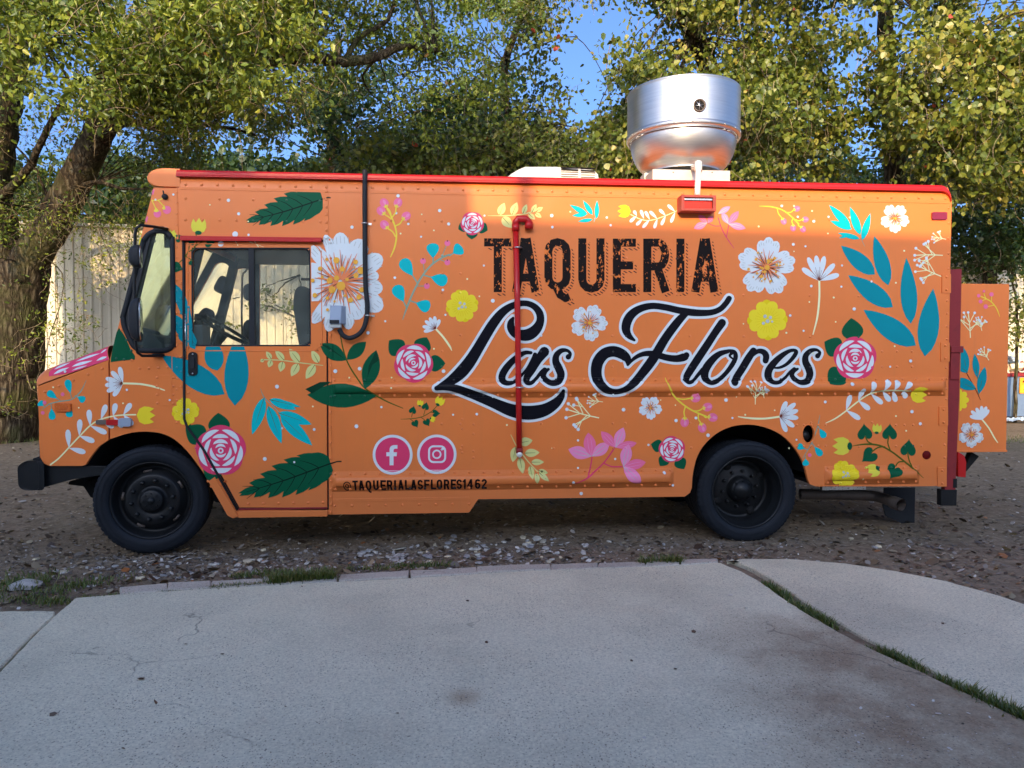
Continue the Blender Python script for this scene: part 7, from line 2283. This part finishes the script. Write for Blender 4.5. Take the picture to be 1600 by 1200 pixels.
# ---- rivets, tinted like whatever is painted over them
KEYCOL = dict(DC); KEYCOL['orange'] = ORANGE; KEYCOL['hatch'] = ORANGE; KEYCOL['worn'] = (.03, .015, .01)
BB = [(min(p[0] for p in s_[0]), max(p[0] for p in s_[0]), min(p[1] for p in s_[0]), max(p[1] for p in s_[0])) for s_ in ALLSHAPES]
def pip(x, y, P):
    c = False; n = len(P)
    for i in range(n):
        x0, y0 = P[i-1]; x1, y1 = P[i]
        if (y0 > y) != (y1 > y) and x < (x1-x0)*(y-y0)/(y1-y0)+x0: c = not c
    return c
def colour_at(px, py):
    c = ORANGE
    for (P, k), b in zip(ALLSHAPES, BB):
        if b[0] <= px <= b[1] and b[2] <= py <= b[3] and pip(px, py, P): c = KEYCOL.get(k, ORANGE)
    return c
RV = []                 # (px, py)
def row(x0, y0, x1, y1, step, skip=0):
    n = max(1, int(abs(math.hypot(x1-x0, y1-y0))/step))
    for k in range(n+1):
        RV.append((x0+(x1-x0)*k/n, y0+(y1-y0)*k/n))
def zrow(px0, px1, pyref, xref, step):
    """row that is level on the body"""
    z = S(xref, pyref)[1]; x0 = S(px0, pyref)[0]; x1 = S(px1, pyref)[0]
    n = int((x1-x0)/step)
    for k in range(n+1): RV.append(('L', x0+(x1-x0)*k/n, z))
zrow(290, 1478, 299, 880, .118)
zrow(290, 500, 312, 400, .24); zrow(290, 500, 345, 400, .12)
zrow(585, 690, 345, 640, .118)
zrow(1248, 1320, 343, 1290, .118)
for xr, y0, y1, st in ((276.5, 300, 660, 17), (283, 420, 650, 22), (510, 300, 372, 12), (517, 380, 740, 24), (517, 752, 800, 11), (1482, 325, 420, 20), (1480, 470, 530, 18), (1478.5, 575, 640, 16), (1476, 675, 735, 18), (294.5, 400, 640, 26)):
    row(xr, y0, xr-(2 if y1-y0 > 200 and xr > 1000 else 0), y1, st)
# grid of stiffener rivets
for xc in (691, 719, 846, 866, 957, 978, 1058, 1079, 1162, 1266, 1342, 1362):
    for yr in (401, 428, 458, 524, 549, 573, 662, 701):
        if random.random() < .78: RV.append((xc+random.uniform(-1, 1), 600+(yr-600)*(1-(xc-800)*.00006)))
for yr in (549, 573): zrow(1378, 1425, yr, 1400, .11)
for yr in (664, 697): zrow(1245, 1290, yr, 1265, .06); zrow(1400, 1440, yr, 1420, .07)

for yr in (655, 670, 697, 707): RV.append((722, yr)); RV.append((740, yr+8))
for a, b, zc in RAILS:
    n = int((b-a)/.118)
    for k in range(n+1):
        for s_ in (-1, 1): RV.append(('L', a+.03+(b-a-.06)*k/n, zc+s_*(HB+HF)/2))
zrow(523, 733, 789, 620, .12)
row(330, 760, 362, 803, 13); row(325, 770-18, 352, 790, 16)
row(306, 700, 345, 757, 22); row(352, 752, 352, 752, 5)
zrow(388, 505, 786, 450, .11)
row(70, 612, 160, 576, 24); row(182, 560, 206, 563, 12)
row(245, 590, 246, 630, 11); row(271, 590, 271, 630, 11)
row(190, 515, 205, 548, 13); row(218, 576, 262, 574, 13)
mb = MB(); cols = []
for r_ in RV:
    if r_[0] == 'L': x, z = r_[1], r_[2]; 
    else: x, z = S(r_[0], r_[1])
    if x > XE-.01 or x < S(62, 600)[0]: continue
    # back to px for the colour test
    w = TO + x*EX + Vector((0, 0, z)) - CAM
    f_ = w.y*math.cos(PITCH)+w.z*math.sin(PITCH); u__ = -w.y*math.sin(PITCH)+w.z*math.cos(PITCH)
    px, py = 800+FPX*w.x/f_, 600-FPX*u__/f_
    if 299 < px < 486 and 386 < py < 541: continue
    if pip(px, py, qwin) or pip(px, py, filler): continue
    c = colour_at(px, py); h = surf(x, z) + .0012
    V = []; K = 8
    for rr_, hh in ((.0115, -.001), (.0092, .0026), (.0052, .0044)):
        for k in range(K): V.append((x+rr_*math.cos(2*math.pi*k/K), -(h+hh), z+rr_*math.sin(2*math.pi*k/K)))
    V.append((x, -(h+.005), z))
    F = []
    for j in range(2):
        for k in range(K): F.append((j*K+k, j*K+(k+1) % K, (j+1)*K+(k+1) % K, (j+1)*K+k))
    for k in range(K): F.append((2*K+k, 2*K+(k+1) % K, 3*K))
    mb.add(V, F, 0, True); cols += [c]*len(V)
m, n, l, bs = newmat('painted_rivet')
a_ = n.new('ShaderNodeAttribute'); a_.attribute_name = 'paint'; l.new(a_.outputs['Color'], bs.inputs['Base Color']); bs.inputs['Roughness'].default_value = .28
rv = mb.build('rivets', m, truck)
at_ = rv.data.attributes.new('paint', 'FLOAT_COLOR', 'POINT')
at_.data.foreach_set('color', np.array([(c[0], c[1], c[2], 1) for c in cols], np.float32).ravel())
rv['kind'] = 'stuff'
